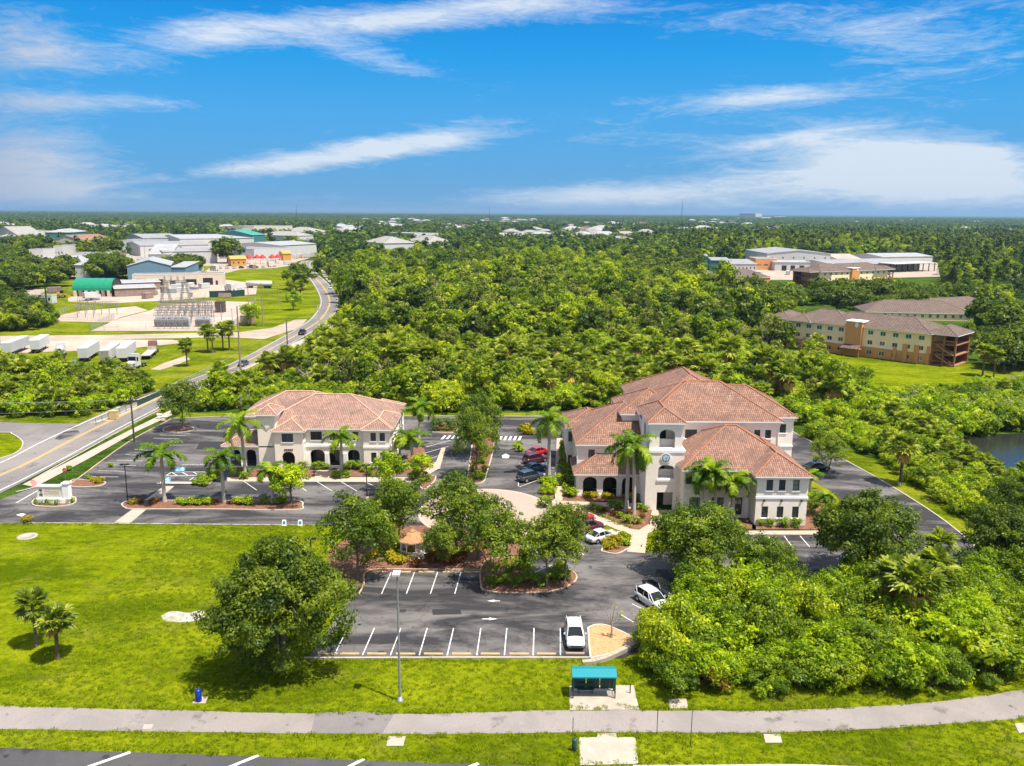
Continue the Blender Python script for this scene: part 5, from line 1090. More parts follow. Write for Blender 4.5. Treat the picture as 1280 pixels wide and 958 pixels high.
car('silver estate car poking out of the thicket beside the near lot', G(815, 756), head(806, 748, 832, 764), P_S, 'suv')
car('black car parked beyond the silver estate under thicket branches', G(826, 741), head(815, 737, 840, 751), P_K, 'sedan')
hd = head(640, 597, 672, 590)
car('dark graphite SUV nearest in the row of four by the large office', G(663, 600), hd, P_DG, 'suv')
car('blue hatchback between the black car and the graphite SUV', G(668, 589), hd, P_B, 'sedan')
car('dark car with red tail parked between the blue hatchback and the bright red sedan', G(669, 578), hd, P_M, 'suv')
car('bright red sedan furthest back in the row of four', G(673, 568.5), hd, P_R, 'sedan')
hd = head(735, 681, 768, 672)
car('white coupe parked beside the flower bed by the large office entrance', G(752, 675), hd, P_W, 'sedan')
car('maroon SUV parked between the red car and the white coupe', G(735, 664), hd, P_M, 'suv')
car('red car half hidden by the lot tree next to the maroon SUV', G(724, 653), hd, P_R, 'sedan')
car('black sedan in the shade under the tree beside the large office', G(1020, 588), math.radians(20), P_K, 'sedan')
car('dark pickup driving along the avenue by the pole', G(378, 418), head(378, 418, 400, 402), P_K, 'pickup', name='pickup_truck')
car('dark car driving down the avenue past the lone pole', G(304, 457), head(345, 438, 300, 459), P_DG, 'sedan', name='car')
car('small white car driving at the far bend of the avenue', G(381, 342), head(385, 345, 376, 334), P_W, 'sedan', name='car')
car('grey car pulled up at the roadside near the far bend', G(413, 361.5), head(410, 355, 416, 364), P_S, 'suv', name='parked_car')
car('white car beside the white lorry cab in the truck yard', G(146, 463), head(160, 459, 140, 466), P_W, 'sedan')
car('bright blue car at the scrub edge in the truck yard', G(92, 458), head(110, 452, 85, 459), P_LB, 'sedan')
for i, (x, y, p, lab) in enumerate(((935, 378, P_S, 'silver car under the spreading oak in the far car park'), (943, 377, P_DG, 'dark car under the spreading oak in the far car park'), (1034, 366, P_DG, 'dark car in the lot before the second apartment building'), (1044, 368, P_B, 'blue car in the lot before the second apartment building'), (1054, 366.5, P_M, 'maroon car in the lot before the second apartment building'), (1240, 449, P_W, 'white car between trees at the end of the green'), (1248, 452, P_K, 'black car between trees at the end of the green'), (1234, 444, P_S, 'silver car beyond the trees at the end of the green'))):
    car(lab, G(x, y), math.radians(70 + 25 * (i % 3)), p, 'sedan' if i % 2 else 'suv')
fc = random.Random(3)
for k in range(14):
    x = 1165 + 5.6 * k + fc.uniform(-1, 1); y = 365 + fc.uniform(-5, 6)
    car('small car in the bright car park behind the long brown roof', G(x, y), fc.choice([0, 1.5, .2]), fc.choice([P_W, P_S, P_K, P_B, P_W]), 'suv', 'cars in the bright car park behind the long brown roof')
for k in range(8):
    car('car in the row along the lawn in front of the orange store', G(266 + 9 * k, 336.5 - .2 * k), fc.choice([1.2, 1.5]), fc.choice([P_W, P_S, P_K, P_DG]), 'suv', 'cars in the row along the lawn in front of the orange store')
# lorries
def box_shell(mb, x0, x1, y0, y1, z0, z1, mi=0): mb.box(x0, x1, y0, y1, z0, z1, mi)
def trailer(label, rear, toward, L=14.0, wm=None, em=None, h=4.0, group=None):
    g = G(*rear); hd = head(*rear, *toward); root = empty('box_trailer', g, label, 'trailer', group, hd); m = MB(); m.box(0, L, -1.28, 1.28, 1.15, h)
    for k in range(int(L / .9)):
        for s in (-1, 1): m.box(.3 + k * .9, .36 + k * .9, s * 1.28 - (.02 if s < 0 else -.003), s * 1.28 + (.02 if s > 0 else -.003), 1.2, h - .1)
    m.build('body', wm or M_WHITEW, root)
    d = MB(); d.box(-.05, -.004, -1.2, -.03, 1.25, h - .15); d.box(-.05, -.004, .03, 1.2, 1.25, h - .15); d.build('rear_door', em or M_GREYW, root)
    f = MB(); f.box(.2, L - 1, -.5, .5, .9, 1.145); f.box(-.03, .1, -1.1, 1.1, .5, .65); f.box(.0, .1, -.7, -.6, .6, 1.14); f.box(.0, .1, .6, .7, .6, 1.14); f.box(L - 3.2, L - 3, -.9, -.7, 0, 1.14); f.box(L - 3.2, L - 3, .7, .9, 0, 1.14); f.build('chassis', M_BLACK, root)
    for x in (1.6, 2.9):
        for s in (-1, 1): wheel_into(root, x, s * 1.05, .5, .5, s)
trailer('white box trailer with grey doors, first of three in the truck yard', (104, 453), (136, 432))
trailer('white box trailer with dirty rear doors in the middle of the three', (131, 456), (160, 435), em=mat('dirty_steel', (.25, .23, .19), .7, .3, 1.5))
trailer('white box trailer with white doors beside the flatbed lorry', (152, 453), (178, 433), em=M_WHITEW)
trailer('grey box trailer behind the left scrub', (8, 446), (44, 431), wm=M_GREYW, L=15)
trailer('white box trailer with a rusty nose behind the left scrub', (44, 442), (66, 429), L=12)
trailer('blue box trailer at the edge of the truck yard', (-14, 442), (6, 430), wm=P_LB, L=9)
def lorry_cab(root, x0, pm, h=3.6, nose=True):
    b = MB(); b.box(x0, x0 + 2.3, -1.15, 1.15, .8, h); b.box(x0 + .2, x0 + 1.9, -1.1, 1.1, h + .004, h + .45)
    if nose:
        vs = [(x0 + 2.305, -1.0, .7), (x0 + 4.0, -.9, .7), (x0 + 4.0, .9, .7), (x0 + 2.305, 1.0, .7), (x0 + 2.305, -1.0, 2.25), (x0 + 4.0, -.8, 1.85), (x0 + 4.0, .8, 1.85), (x0 + 2.305, 1.0, 2.25)]
        b.add(vs, [(3, 2, 1, 0), (4, 5, 6, 7), (0, 1, 5, 4), (1, 2, 6, 5), (2, 3, 7, 6), (3, 0, 4, 7)]); b.box(x0 + 4.004, x0 + 4.15, -1.1, 1.1, .5, .95, 1)
    b.build('cab', [pm, M_STEEL], root)
    w = MB(); w.box(x0 + 2.3, x0 + 2.36, -1.0, 1.0, 2.32, h - .25); 
    for s in (-1, 1): w.box(x0 + 1.2, x0 + 2.1, s * 1.15 - (.02 if s < 0 else -.004), s * 1.15 + (.02 if s > 0 else -.004), 2.1, h - .4)
    w.build('windscreen', M_CARGLASS, root)
    for s in (-1, 1):
        hl = MB(); hl.box(x0 + 4.0, x0 + 4.06, s * .75 - .15, s * .75 + .15, 1.1, 1.35); hl.build('headlight', M_LAMPW, root)
g = G(168, 461); root = empty('lorry_tractor', g, 'white lorry tractor unit facing the avenue by the scrub', 'lorry', None, head(178, 455, 155, 463)); lorry_cab(root, -1.5, P_W)
ch = MB(); ch.box(-5, 2.4, -.45, .45, .6, .795); ch.build('chassis', M_BLACK, root)
for x in (-4.2, -2.9, 1.7):
    for s in (-1, 1): wheel_into(root, x, s * 1.0, .5, .4, s)
g = G(182, 450); root = empty('flatbed_lorry', g, 'rusty flatbed lorry pointing away from the avenue', 'lorry', None, head(182, 450, 203, 432)); lorry_cab(root, 10.5, mat('faded_red_cab', (.24, .13, .10), .6, .2, 1.), 3.4)
fb = MB(); fb.box(0, 10.2, -1.25, 1.25, 1.1, 1.3); fb.box(10.0, 10.2, -1.25, 1.25, 1.304, 2.4); fb.build('flat_deck', mat('worn_timber_deck', (.42, .38, .33), .9, .2, 1.), root); ch = MB(); ch.box(.3, 13, -.45, .45, .7, 1.095); ch.build('chassis', M_BLACK, root)
for x in (1.4, 2.6, 9, 13.6):
    for s in (-1, 1): wheel_into(root, x, s * 1.0, .5, .4, s)
g = G(75, 449); root = empty('cement_mixer_lorry', g, 'white cement mixer lorry parked between trailers', 'lorry', None, head(75, 449, 83, 432)); lorry_cab(root, 5.5, P_W, 3.2)
dm_ = MB(); pr = [(.5, 0), (1.0, .8), (1.25, 2.2), (1.25, 3.2), (.75, 5.0), (.6, 5.2)]; n = 14; vs = [(.2 + x, r * math.cos(2 * math.pi * k / n), 2.6 - .12 * x + r * math.sin(2 * math.pi * k / n)) for r, x in [(a, b) for a, b in pr] for k in range(n)]
dm_.add(vs, [(i * n + k, i * n + (k + 1) % n, (i + 1) * n + (k + 1) % n, (i + 1) * n + k) for i in range(len(pr) - 1) for k in range(n)], 0, True); dm_.build('mixing_drum', P_W, root)
ch = MB(); ch.box(0, 6, -.5, .5, .7, 1.2); ch.box(-.8, .4, -.3, .3, 1.6, 2.2); ch.build('chassis', M_GREYW, root)
for x in (1, 2.3, 7.6):
    for s in (-1, 1): wheel_into(root, x, s * 1.0, .5, .4, s)
for k, (x, y) in enumerate(((332, 328.5), (372, 322.5), (366, 323), (378, 322.6), (384, 322.2), (360, 324))):
    g = G(x, y); root = empty('rental_lorry', g, 'white box lorry in the row beside the orange stores', 'lorry', 'white box lorries in the row beside the orange stores', .1)
    b = MB(); b.box(0, 6.5, -1.2, 1.2, 1, 3.8); b.build('body', M_WHITEW, root); b = MB(); b.box(6.55, 8.6, -1.1, 1.1, .7, 2.6); b.build('cab', P_W if k % 2 else M_OCHRE, root)
    for xx in (1.5, 7.6):
        for s in (-1, 1): wheel_into(root, xx, s * 1., .45, .3, s)
tk = MB(); tk.lathe([(0, 0), (1.5, .1), (1.5, 14), (0, 14.2)], 16); tko = tk.build('body', M_WHITEW); g = G(308, 360); root = empty('tank_trailer', g, 'long white tank trailer in the works yard', 'trailer', None, 0); tko.parent = root; tko.rotation_euler = (0, math.pi / 2, 0); tko.location = (0, 0, 2.4)
cr_ = MB(); cr_.box(.5, 3.5, -1, 1, 0, .85); cr_.box(10, 13.5, -1, 1, 0, .85); cr_.build('running_gear', M_BLACK, root)
# ---------------------------------------------------------------- foliage
def leaf_mat(name, dark, mid, light, transl=.45, var=.25, k=(1.9, 1.85, .9)):
    dark, mid, light = [tuple(min(.9, a * b) for a, b in zip(c, k)) for c in (dark, mid, light)]
    m = bpy.data.materials.new(name); m.use_nodes = True; nt = m.node_tree; nt.nodes.clear(); t = NT(nt)
    at = t.n('ShaderNodeAttribute', attribute_name='tint').outputs['Fac']; rnd = t.n('ShaderNodeObjectInfo').outputs['Random']
    v = t.m('ADD', at, t.m('MULTIPLY', t.m('SUBTRACT', rnd, .5), var), clamp=True)
    c = t.ramp(v, [(.12, dark), (.5, mid), (.88, light)])
    d = t.n('ShaderNodeBsdfDiffuse'); t.l(c, d.inputs[0]); tr = t.n('ShaderNodeBsdfTranslucent')
    t.l(t.mix(1., c, (1.15, 1.25, .55, 1), 'MULTIPLY'), tr.inputs[0])
    mx = t.n('ShaderNodeMixShader'); mx.inputs[0].default_value = transl; t.l(d.outputs[0], mx.inputs[1]); t.l(tr.outputs[0], mx.inputs[2])
    gl = t.n('ShaderNodeBsdfGlossy'); gl.inputs['Roughness'].default_value = .45; gl.inputs[0].default_value = (.9, .95, 1, 1)
    m2 = t.n('ShaderNodeMixShader'); m2.inputs[0].default_value = .012; t.l(mx.outputs[0], m2.inputs[1]); t.l(gl.outputs[0], m2.inputs[2])
    o = t.n('ShaderNodeOutputMaterial'); t.l(m2.outputs[0], o.inputs[0]); return m
LF_OAK = leaf_mat('live_oak_leaf', (.018, .036, .007), (.050, .078, .011), (.115, .148, .018))
LF_LIGHT = leaf_mat('lot_oak_leaf', (.030, .056, .007), (.072, .108, .012), (.145, .182, .022))
LF_BRIGHT = leaf_mat('bright_shrub_leaf', (.040, .080, .003), (.135, .200, .004), (.26, .31, .006), k=(1.9, 1.85, .9))
LF_WOOD = leaf_mat('woodland_leaf', (.030, .060, .005), (.095, .140, .007), (.20, .24, .009), var=.5)
LF_OLIVE = leaf_mat('olive_wood_leaf', (.035, .050, .014), (.085, .105, .028), (.16, .175, .055), var=.5)
LF_LIME = leaf_mat('lime_wood_leaf', (.05, .09, .004), (.135, .18, .006), (.25, .28, .01), var=.4)
LF_RUST = leaf_mat('rusty_bush_leaf', (.07, .05, .01), (.17, .11, .02), (.26, .18, .03))
LF_THICK = leaf_mat('thicket_leaf', (.022, .048, .004), (.072, .118, .006), (.17, .215, .008))
LF_DARK = leaf_mat('dark_wood_leaf', (.015, .033, .006), (.045, .074, .010), (.098, .126, .018), var=.5)
LF_YEL = leaf_mat('yellow_green_leaf', (.06, .10, .008), (.15, .20, .010), (.28, .29, .02))
LF_PALM = leaf_mat('royal_palm_leaf', (.022, .055, .005), (.065, .115, .008), (.155, .205, .015))
LF_SABAL = leaf_mat('cabbage_palm_leaf', (.045, .072, .014), (.13, .165, .034), (.27, .285, .09))
LF_DEADF = leaf_mat('dry_palm_leaf', (.13, .07, .03), (.22, .14, .06), (.32, .24, .11), .2)
LF_GOLD = leaf_mat('golden_croton_leaf', (.08, .09, .006), (.17, .15, .008), (.27, .22, .012))
LF_RED = leaf_mat('red_croton_leaf', (.06, .025, .01), (.11, .045, .015), (.18, .10, .02))
LF_HEDGE = leaf_mat('hedge_leaf', (.03, .065, .008), (.075, .13, .012), (.14, .19, .018))
M_BARK = mat('grey_bark', (.16, .125, .10), .9, .3, 3., bump=.5); M_BARK2 = mat('brown_bark', (.13, .085, .06), .9, .3, 3., bump=.5)
M_ROYAL = mat('royal_palm_trunk', (.43, .39, .36), .85, .12, 2., bump=.2, col2=(.34, .31, .28)); M_SHAFT = mat('palm_crownshaft', (.10, .19, .03), .5, .12, 2.); M_DEADW = mat('dead_wood', (.29, .25, .21), .9, .2, 3.)

def leaves_to_mesh(name, C, N, S, T, m, aspect=1.7, seed=0):
    """C centres, N normals, S sizes, T tints -> one foliage mesh of separate bent leaves"""
    rg = np.random.default_rng(seed); n = len(C)
    N = N / np.linalg.norm(N, axis=1, keepdims=True)
    R = rg.normal(size=(n, 3)); U = np.cross(N, R); U /= np.linalg.norm(U, axis=1, keepdims=True) + 1e-9; V = np.cross(N, U)
    l = (S * aspect * .5)[:, None]; w = (S * .5)[:, None]
    P = np.empty((n, 4, 3)); P[:, 0] = C - U * l; P[:, 1] = C + V * w + N * w * .25; P[:, 2] = C + U * l; P[:, 3] = C - V * w + N * w * .25
    me = bpy.data.meshes.new(name); me.vertices.add(n * 4); me.vertices.foreach_set('co', P.reshape(-1).astype(np.float32))
    me.loops.add(n * 4); me.loops.foreach_set('vertex_index', np.arange(n * 4, dtype=np.int32)); me.polygons.add(n)
    me.polygons.foreach_set('loop_start', np.arange(0, n * 4, 4, dtype=np.int32)); me.polygons.foreach_set('loop_total', np.full(n, 4, dtype=np.int32))
    a = me.attributes.new('tint', 'FLOAT', 'POINT'); a.data.foreach_set('value', np.repeat(np.clip(T, 0, 1), 4).astype(np.float32))
    me.materials.append(m); me.update(); me.validate(); return me
def clump_points(rg, cl, dens, size, up=.45, outward=None, inner=.25, spread=.13, flat=.62):
    """cl rows (x, y, z, r, tint): every clump is a tilted, ragged spray of leaves thinning outward"""
    Cs, Ns, Ss, Ts = [], [], [], []
    ctr = np.average(cl[:, :3], axis=0)
    for c in cl:
        k = max(8, int(dens * c[3] ** 2)); d = rg.normal(size=(k, 3)); d /= np.linalg.norm(d, axis=1, keepdims=True)
        o = c[:3] - ctr; o = o / (np.linalg.norm(o) + 1e-6); d = d + o * .3 + np.array([0, 0, .22]); d /= np.linalg.norm(d, axis=1, keepdims=True)
        q = rg.random(k); rad = c[3] * np.where(q < inner, rg.uniform(.25, .8, k), np.where(q < .88, rg.uniform(.75, 1.1, k), rg.uniform(1.05, 1.6, k)))
        sq = rg.uniform(flat - .18, flat + .28); tl = rg.normal(size=2) * .28; P = d * rad[:, None]; P[:, 2] = P[:, 2] * sq + P[:, 0] * tl[0] + P[:, 1] * tl[1]
        Cs.append(c[:3] + P); Ns.append(d + np.array([0, 0, up]) + rg.normal(size=(k, 3)) * .5)
        Ss.append(size * rg.uniform(.5, 1.4, k)); Ts.append(c[4] + rg.normal(size=k) * spread)
    return np.concatenate(Cs), np.concatenate(Ns), np.concatenate(Ss), np.concatenate(Ts)
def blobs(rg, n, a, b, h0, h1, rmin, rmax, flat=.0, top=1., tint=.22):
    """clump centres spread over an egg-shaped crown from h0 to h1"""
    out = []; zc = (h0 + h1) / 2; hz = (h1 - h0) / 2
    for i in range(n):
        d = rg.normal(size=3); d /= np.linalg.norm(d)
        if d[2] < -.35 and rg.random() < .6: d[2] *= -1
        q = rg.uniform(.55, 1.0) if rg.random() < .78 else rg.uniform(.05, .55)
        z = d[2] * q; taper = 1 - (1 - top) * max(0, z)
        out.append((d[0] * q * a * taper, d[1] * q * b * taper, zc + z * hz, rmin * (rmax / rmin) ** rg.random(), .5 + rg.normal() * tint))
    return np.array(out)
def trunk_mesh(name, rg, h, r, cl, m, limbs=7, split=.35, lean=0.):
    mb = MB(); x = y = 0; pts = [(0, 0, -.1)]; 
    for k in range(1, 6): x += rg.normal() * r * .5 + lean / 5; y += rg.normal() * r * .5; pts.append((x, y, h * k / 5))
    mb.tube(pts, [r * (1.35 if i == 0 else 1 - .13 * i) for i in range(6)], 8)
    idx = rg.permutation(len(cl))[:limbs]
    for i in idx:
        c = cl[i]; s = pts[3 + rg.integers(0, 3)] if len(pts) > 5 else pts[-1]; mid = ((s[0] + c[0]) / 2 + rg.normal() * .2, (s[1] + c[1]) / 2 + rg.normal() * .2, s[2] * .45 + c[2] * .55 + .1)
        mb.tube([s, mid, tuple(c[:3])], [r * .5, r * .32, r * .12], 5)
    me = bpy.data.meshes.new(name); me.from_pydata(mb.v, [], mb.f); me.materials.append(m); me.polygons.foreach_set('use_smooth', mb.sm); me.update(); return me
def broadleaf(seed, a, b, h0, h1, th, tr, n, rmin, rmax, dens, size, m, bark=M_BARK, top=1., limbs=7, tint=.2, up=.45, lean=0.):
    rg = np.random.default_rng(seed); cl = blobs(rg, n, a, b, h0, h1, rmin, rmax, top=top, tint=tint)
    C, N, S, T = clump_points(rg, cl, dens, size, up)
    return [('trunk', trunk_mesh('trunk', rg, th, tr, cl, bark, limbs, lean=lean)), ('crown', leaves_to_mesh('crown', C, N, S, T, m, seed=seed))]
def shrub_proto(seed, a, b, h, n, rmin, rmax, dens, size, m, tint=.2, stem=True):
    rg = np.random.default_rng(seed); cl = blobs(rg, n, a, b, .05, h, rmin, rmax, tint=tint); cl[:, 2] = np.maximum(cl[:, 2], cl[:, 3] * .6)
    C, N, S, T = clump_points(rg, cl, dens, size, .5); C[:, 2] = np.maximum(C[:, 2], .03)
    mb = MB()
    for i in range(4): c = cl[i % len(cl)]; mb.tube([(0, 0, -.05), (c[0] * .5, c[1] * .5, c[2] * .5), (c[0], c[1], c[2])], [.06, .04, .015], 5)
    me = bpy.data.meshes.new('stem'); me.from_pydata(mb.v, [], mb.f); me.materials.append(M_BARK2); me.update()
    return [('stem', me), ('foliage', leaves_to_mesh('foliage', C, N, S, T, m, seed=seed))]
def palm_fronds(rg, n, L, arch, up0, up1, pairs, lw, ll, m, plume=.35):
    V, Fc, T = [], [], []
    for k in range(n):
        az_ = 2 * math.pi * (k * .618 + rg.random() * .12); el0 = up0 + (up1 - up0) * ((k + .5) / n) + rg.normal() * .08; Lk = L * rg.uniform(.85, 1.1)
        px = np.zeros(3); el = el0; P = [px.copy()]; D = []
        st = 9
        for i in range(st):
            d = np.array([math.cos(az_) * math.cos(el), math.sin(az_) * math.cos(el), math.sin(el)]); D.append(d); px = px + d * Lk / st; P.append(px.copy()); el -= arch * (.6 + i / st) / st * rg.uniform(.9, 1.1)
        tint = .5 + rg.normal() * .2
        for i in range(pairs):
            f = (i + .6) / pairs * (st - .05); j = int(f); p = P[j] + (P[j + 1] - P[j]) * (f - j); d = D[j]
            side = np.cross(d, [0, 0, 1]); side /= np.linalg.norm(side) + 1e-9; upv = np.cross(side, d); q = (i + .5) / pairs; l = ll * (.45 + 1.1 * math.sin(math.pi * (q * .8 + .12)))
            for s in (-1, 1):
                dr = side * s * .85 + d * .45 + upv * rg.uniform(-plume, plume + .15); dr /= np.linalg.norm(dr); tip = p + dr * l + np.array([0, 0, -.32 * l]); mid = p + dr * l * .5
                wv = d * lw; o = len(V); V += [p - wv * .5, mid - wv * .7, tip, mid + wv * .7, p + wv * .5]; Fc += [(o, o + 1, o + 3, o + 4), (o + 1, o + 2, o + 3)]; T += [tint + rg.normal() * .1] * 5
        for i in range(st):                                     # rachis
            o = len(V); s = np.cross(D[i], [0, 0, 1]); s /= np.linalg.norm(s) + 1e-9; w = .05 * (1 - i / st) + .012; V += [P[i] - s * w, P[i] + s * w, P[i + 1] + s * w * .8, P[i + 1] - s * w * .8]; Fc.append((o, o + 1, o + 2, o + 3)); T += [.8] * 4
    me = bpy.data.meshes.new('crown'); me.from_pydata([tuple(v) for v in V], [], Fc); a = me.attributes.new('tint', 'FLOAT', 'POINT'); a.data.foreach_set('value', np.clip(np.array(T), 0, 1).astype(np.float32)); me.materials.append(m); me.update(); return me
def royal_palm(seed, h, L=3.2, r=.24, lean=(0, 0), n=13):
    rg = np.random.default_rng(seed); mb = MB(); bend = lambda t: (lean[0] * t * t, lean[1] * t * t)
    hs = h - 1.0; mb.tube([(*bend(k / 8 * hs / h), hs * k / 8) for k in range(9)], [r * f for f in (1.45, 1.15, 1.05, 1.08, 1.1, 1.05, .98, .9, .82)], 10)
    me = bpy.data.meshes.new('trunk'); me.from_pydata(mb.v, [], mb.f); me.materials.append(M_ROYAL); me.polygons.foreach_set('use_smooth', mb.sm); me.update()
    s = MB(); s.tube([(*bend(hs / h), hs - .02), (*bend(1), h - .3), (*bend(1), h)], [r * .8, r * .7, r * .35], 9); ms = bpy.data.meshes.new('crownshaft'); ms.from_pydata(s.v, [], s.f); ms.materials.append(M_SHAFT); ms.polygons.foreach_set('use_smooth', s.sm); ms.update()
    cr = palm_fronds(rg, n, L, 1.75, -.5, 1.25, 26, .17, .62, LF_PALM, .25)
    cr.transform(Matrix.Translation((*bend(1), h - .15))); return [('trunk', me), ('crownshaft', ms), ('crown', cr)]
def fan_crown(rg, n, R, m, lo=-.7, hi=1.3, name='crown', dead=False):
    V, Fc, T = [], [], []
    for k in range(n):
        az_ = 2 * math.pi * (k * .618 + rg.random() * .1); el = lo + (hi - lo) * rg.random() ** .9; d = np.array([math.cos(az_) * math.cos(el), math.sin(az_) * math.cos(el), math.sin(el)])
        side = np.cross(d, [0, 0, 1.]); side /= np.linalg.norm(side) + 1e-9; upv = np.cross(side, d); pl = R * rg.uniform(.35, .6); c = d * pl; fr = R * rg.uniform(.42, .6); tint = .5 + rg.normal() * .2
        o = len(V); w = side * .035; V += [-w, w, c + w, c - w]; Fc.append((o, o + 1, o + 2, o + 3)); T += [.7] * 4
        ns = 13
        for i in range(ns):
            a = math.radians(-118 + 236 * (i + .5) / ns); l = fr * (1 - .28 * abs(a) / 2); dr = d * math.cos(a) + side * math.sin(a) + upv * (.16 if i % 2 else -.02); dr /= np.linalg.norm(dr)
            perp = -d * math.sin(a) + side * math.cos(a); tip = c + dr * l + np.array([0, 0, -.42 * l * l / R]); mid = c + dr * l * .55; ww = l * .16
            o = len(V); V += [c, mid - perp * ww, tip, mid + perp * ww]; Fc.append((o, o + 1, o + 2, o + 3)); T += [tint + rg.normal() * .1] * 4
    me = bpy.data.meshes.new(name); me.from_pydata([tuple(v) for v in V], [], Fc); a = me.attributes.new('tint', 'FLOAT', 'POINT'); a.data.foreach_set('value', np.clip(np.array(T), 0, 1).astype(np.float32)); me.materials.append(m); me.update(); return me
def sabal(seed, h, R=2.0, r=.2, dead=8, n=30, lean=(0, 0), boots=False):
    rg = np.random.default_rng(seed); mb = MB(); b = lambda t: (lean[0] * t, lean[1] * t)
    mb.tube([(*b(k / 6), h * k / 6 - (.1 if k == 0 else 0)) for k in range(7)], [r * f for f in (1.25, 1.05, 1, 1, 1.02, 1.15 if not boots else 1.4, 1.0 if not boots else 1.5)], 8)
    if boots:
        for k in range(46):
            z = h * rg.uniform(.45, 1.0); a_ = rg.random() * 6.28; p = np.array([b(z / h)[0] + r * math.cos(a_), b(z / h)[1] + r * math.sin(a_), z]); q = p + np.array([math.cos(a_) * .2, math.sin(a_) * .2, .28]); mb.bar(p, q, .09, .04)
    me = bpy.data.meshes.new('trunk'); me.from_pydata(mb.v, [], mb.f); me.materials.append(M_BARK2 if boots else M_BARK); me.update()
    cr = fan_crown(rg, n, R, LF_SABAL, -.55, 1.35); cr.transform(Matrix.Translation((*b(1), h)))
    out = [('trunk', me), ('crown', cr)]
    if dead: dd = fan_crown(rg, dead, R * .85, LF_DEADF, -1.35, -.75, 'dry_fronds'); dd.transform(Matrix.Translation((*b(1), h - .15))); out.append(('dry_fronds', dd))
    return out
def pine(seed, h, m=LF_DARK):
    rg = np.random.default_rng(seed); cl = []
    for k in range(16):
        z = h * rg.uniform(.5, 1.0); q = rg.uniform(.3, 1.9) * (1.25 - .7 * (z / h - .5) * 2); a = rg.random() * 6.28; cl.append((q * math.cos(a), q * math.sin(a), z, rg.uniform(.6, 1.15), .5 + rg.normal() * .2))
    cl = np.array(cl); C, N, S, T = clump_points(rg, cl, 34, .55, .3)
    return [('trunk', trunk_mesh('trunk', rg, h * .95, .2, cl, M_BARK, 9)), ('crown', leaves_to_mesh('crown', C, N, S, T, m, 2.4, seed))]

def place(proto, loc, s, rot, name, label, cat, group=None, sz=None):
    e = bpy.data.objects.new(name, None); COL.objects.link(e); e.empty_display_size = .2
    e.location = loc; e.rotation_euler = (0, 0, rot); e.scale = (s, s, sz or s); tag(e, label, cat, group)
    for pn, me in proto:
        o = bpy.data.objects.new(pn, me); COL.objects.link(o); o.parent = e
    return e
rt = random.Random(7); ro_ = lambda: rt.uniform(0, 6.283)
# --- the big oak in the lawn: heavy, tapering to a point, dense skirts
OAK1 = broadleaf(101, 7.2, 6.2, .6, 13.8, 9.5, .34, 330, .35, 1.5, 190, .185, LF_OAK, top=.30, limbs=24, tint=.2)
g = G(352, 838); place(OAK1, g, .97, .4, 'oak_tree', 'big dark oak standing alone in the front lawn beside the near lot', 'tree')
# lot trees round the gazebo and plaza
OL = [broadleaf(110 + k, 4.7, 4.4, 2.0, 9.6, 5.5, .18, 125, .35, 1.3, 130, .185, LF_LIGHT, limbs=18, tint=.2, top=.8) for k in range(3)]
def by_px(proto, x, yb, s, lab, name='oak_tree', cat='tree', group=None, sz=None, rot=None): return place(proto, G(x, yb), s, ro_() if rot is None else rot, name, lab, cat, group, sz)
by_px(OL[0], 447, 723, 1.06, 'spreading oak at the corner of the gazebo bed, left of the gazebo')
by_px(OL[1], 499, 688, .98, 'tall oak directly behind the gazebo')
by_px(OL[2], 571, 682, .95, 'oak right of the gazebo with a clear trunk in front of the plaza')
by_px(OL[0], 628, 727, .95, 'oak at the kerbed tip of the planted island beside the near lot arrows')
by_px(OL[1], 598, 700, .9, 'oak between the gazebo bed and the planted island', rot=2.2)
by_px(OL[2], 684, 734, .86, 'oak on the rounded end of the planted island')
by_px(OL[1], 706, 727, .74, 'slim oak just behind the rounded island end near the red cars', sz=1.0)
by_px(OL[0], 594, 598, .84, 'tall grey-green oak in the median island between the two offices', sz=1.22, rot=1.)
by_px(OL[2], 601, 570, .95, 'second oak deeper in the median island between the offices', sz=1.15)
by_px(OL[1], 229, 537, 1.0, 'round oak on the corner island by the avenue entrance')
by_px(OL[0], 553, 707, .6, 'small oak leaning over the right side of the gazebo', rot=1.1); by_px(OL[2], 470, 690, .68, 'small oak behind the golden shrubs left of the gazebo', rot=3.)
SMALLR = [broadleaf(130 + k, 2.5, 2.4, 1.5, 5.4, 3.4, .16, 60, .35, .9, 190, .19, LF_BRIGHT, limbs=9, tint=.16, top=.85) for k in range(2)]
by_px(SMALLR[0], 364, 631, 1.1, 'round glossy green tree at the end of the palm bed')
by_px(SMALLR[1], 486, 615, 1.15, 'dense round green tree before the corner of the small office')
by_px(SMALLR[0], 528, 600, .78, 'thin yellow-green sapling at the plaza corner bed')
# right of the large office and by the drive
BIGR = broadleaf(140, 6.4, 5.8, 1.0, 10.6, 6.5, .30, 230, .4, 1.6, 150, .20, LF_OAK, limbs=12, tint=.19, top=.85)
BIGB = broadleaf(141, 6.0, 5.4, 1.0, 9.0, 6.0, .26, 220, .35, 1.5, 150, .195, LF_LIGHT, limbs=12, tint=.19, top=.85)
by_px(BIGR, 1078, 724, .98, 'huge dark round oak between the large office and the driveway')
by_px(BIGR, 1252, 716, .78, 'dark bushy oak right of the driveway, nearer of the two', rot=2.5)
by_px(BIGR, 1282, 668, .74, 'dark bushy oak right of the driveway, further of the two by the pond', rot=4.5)
by_px(BIGB, 875, 722, .96, 'wide light green oak in front of the large office facade')
by_px(BIGB, 958, 736, .66, 'smaller light green tree between the wide oak and the huge dark oak', rot=2.)
by_px(OL[0], 1036, 592, .72, 'shady oak beside the dark car at the large office end')
by_px(SMALLR[1], 1006, 640, .6, 'small glossy tree beside the end wall of the large office')
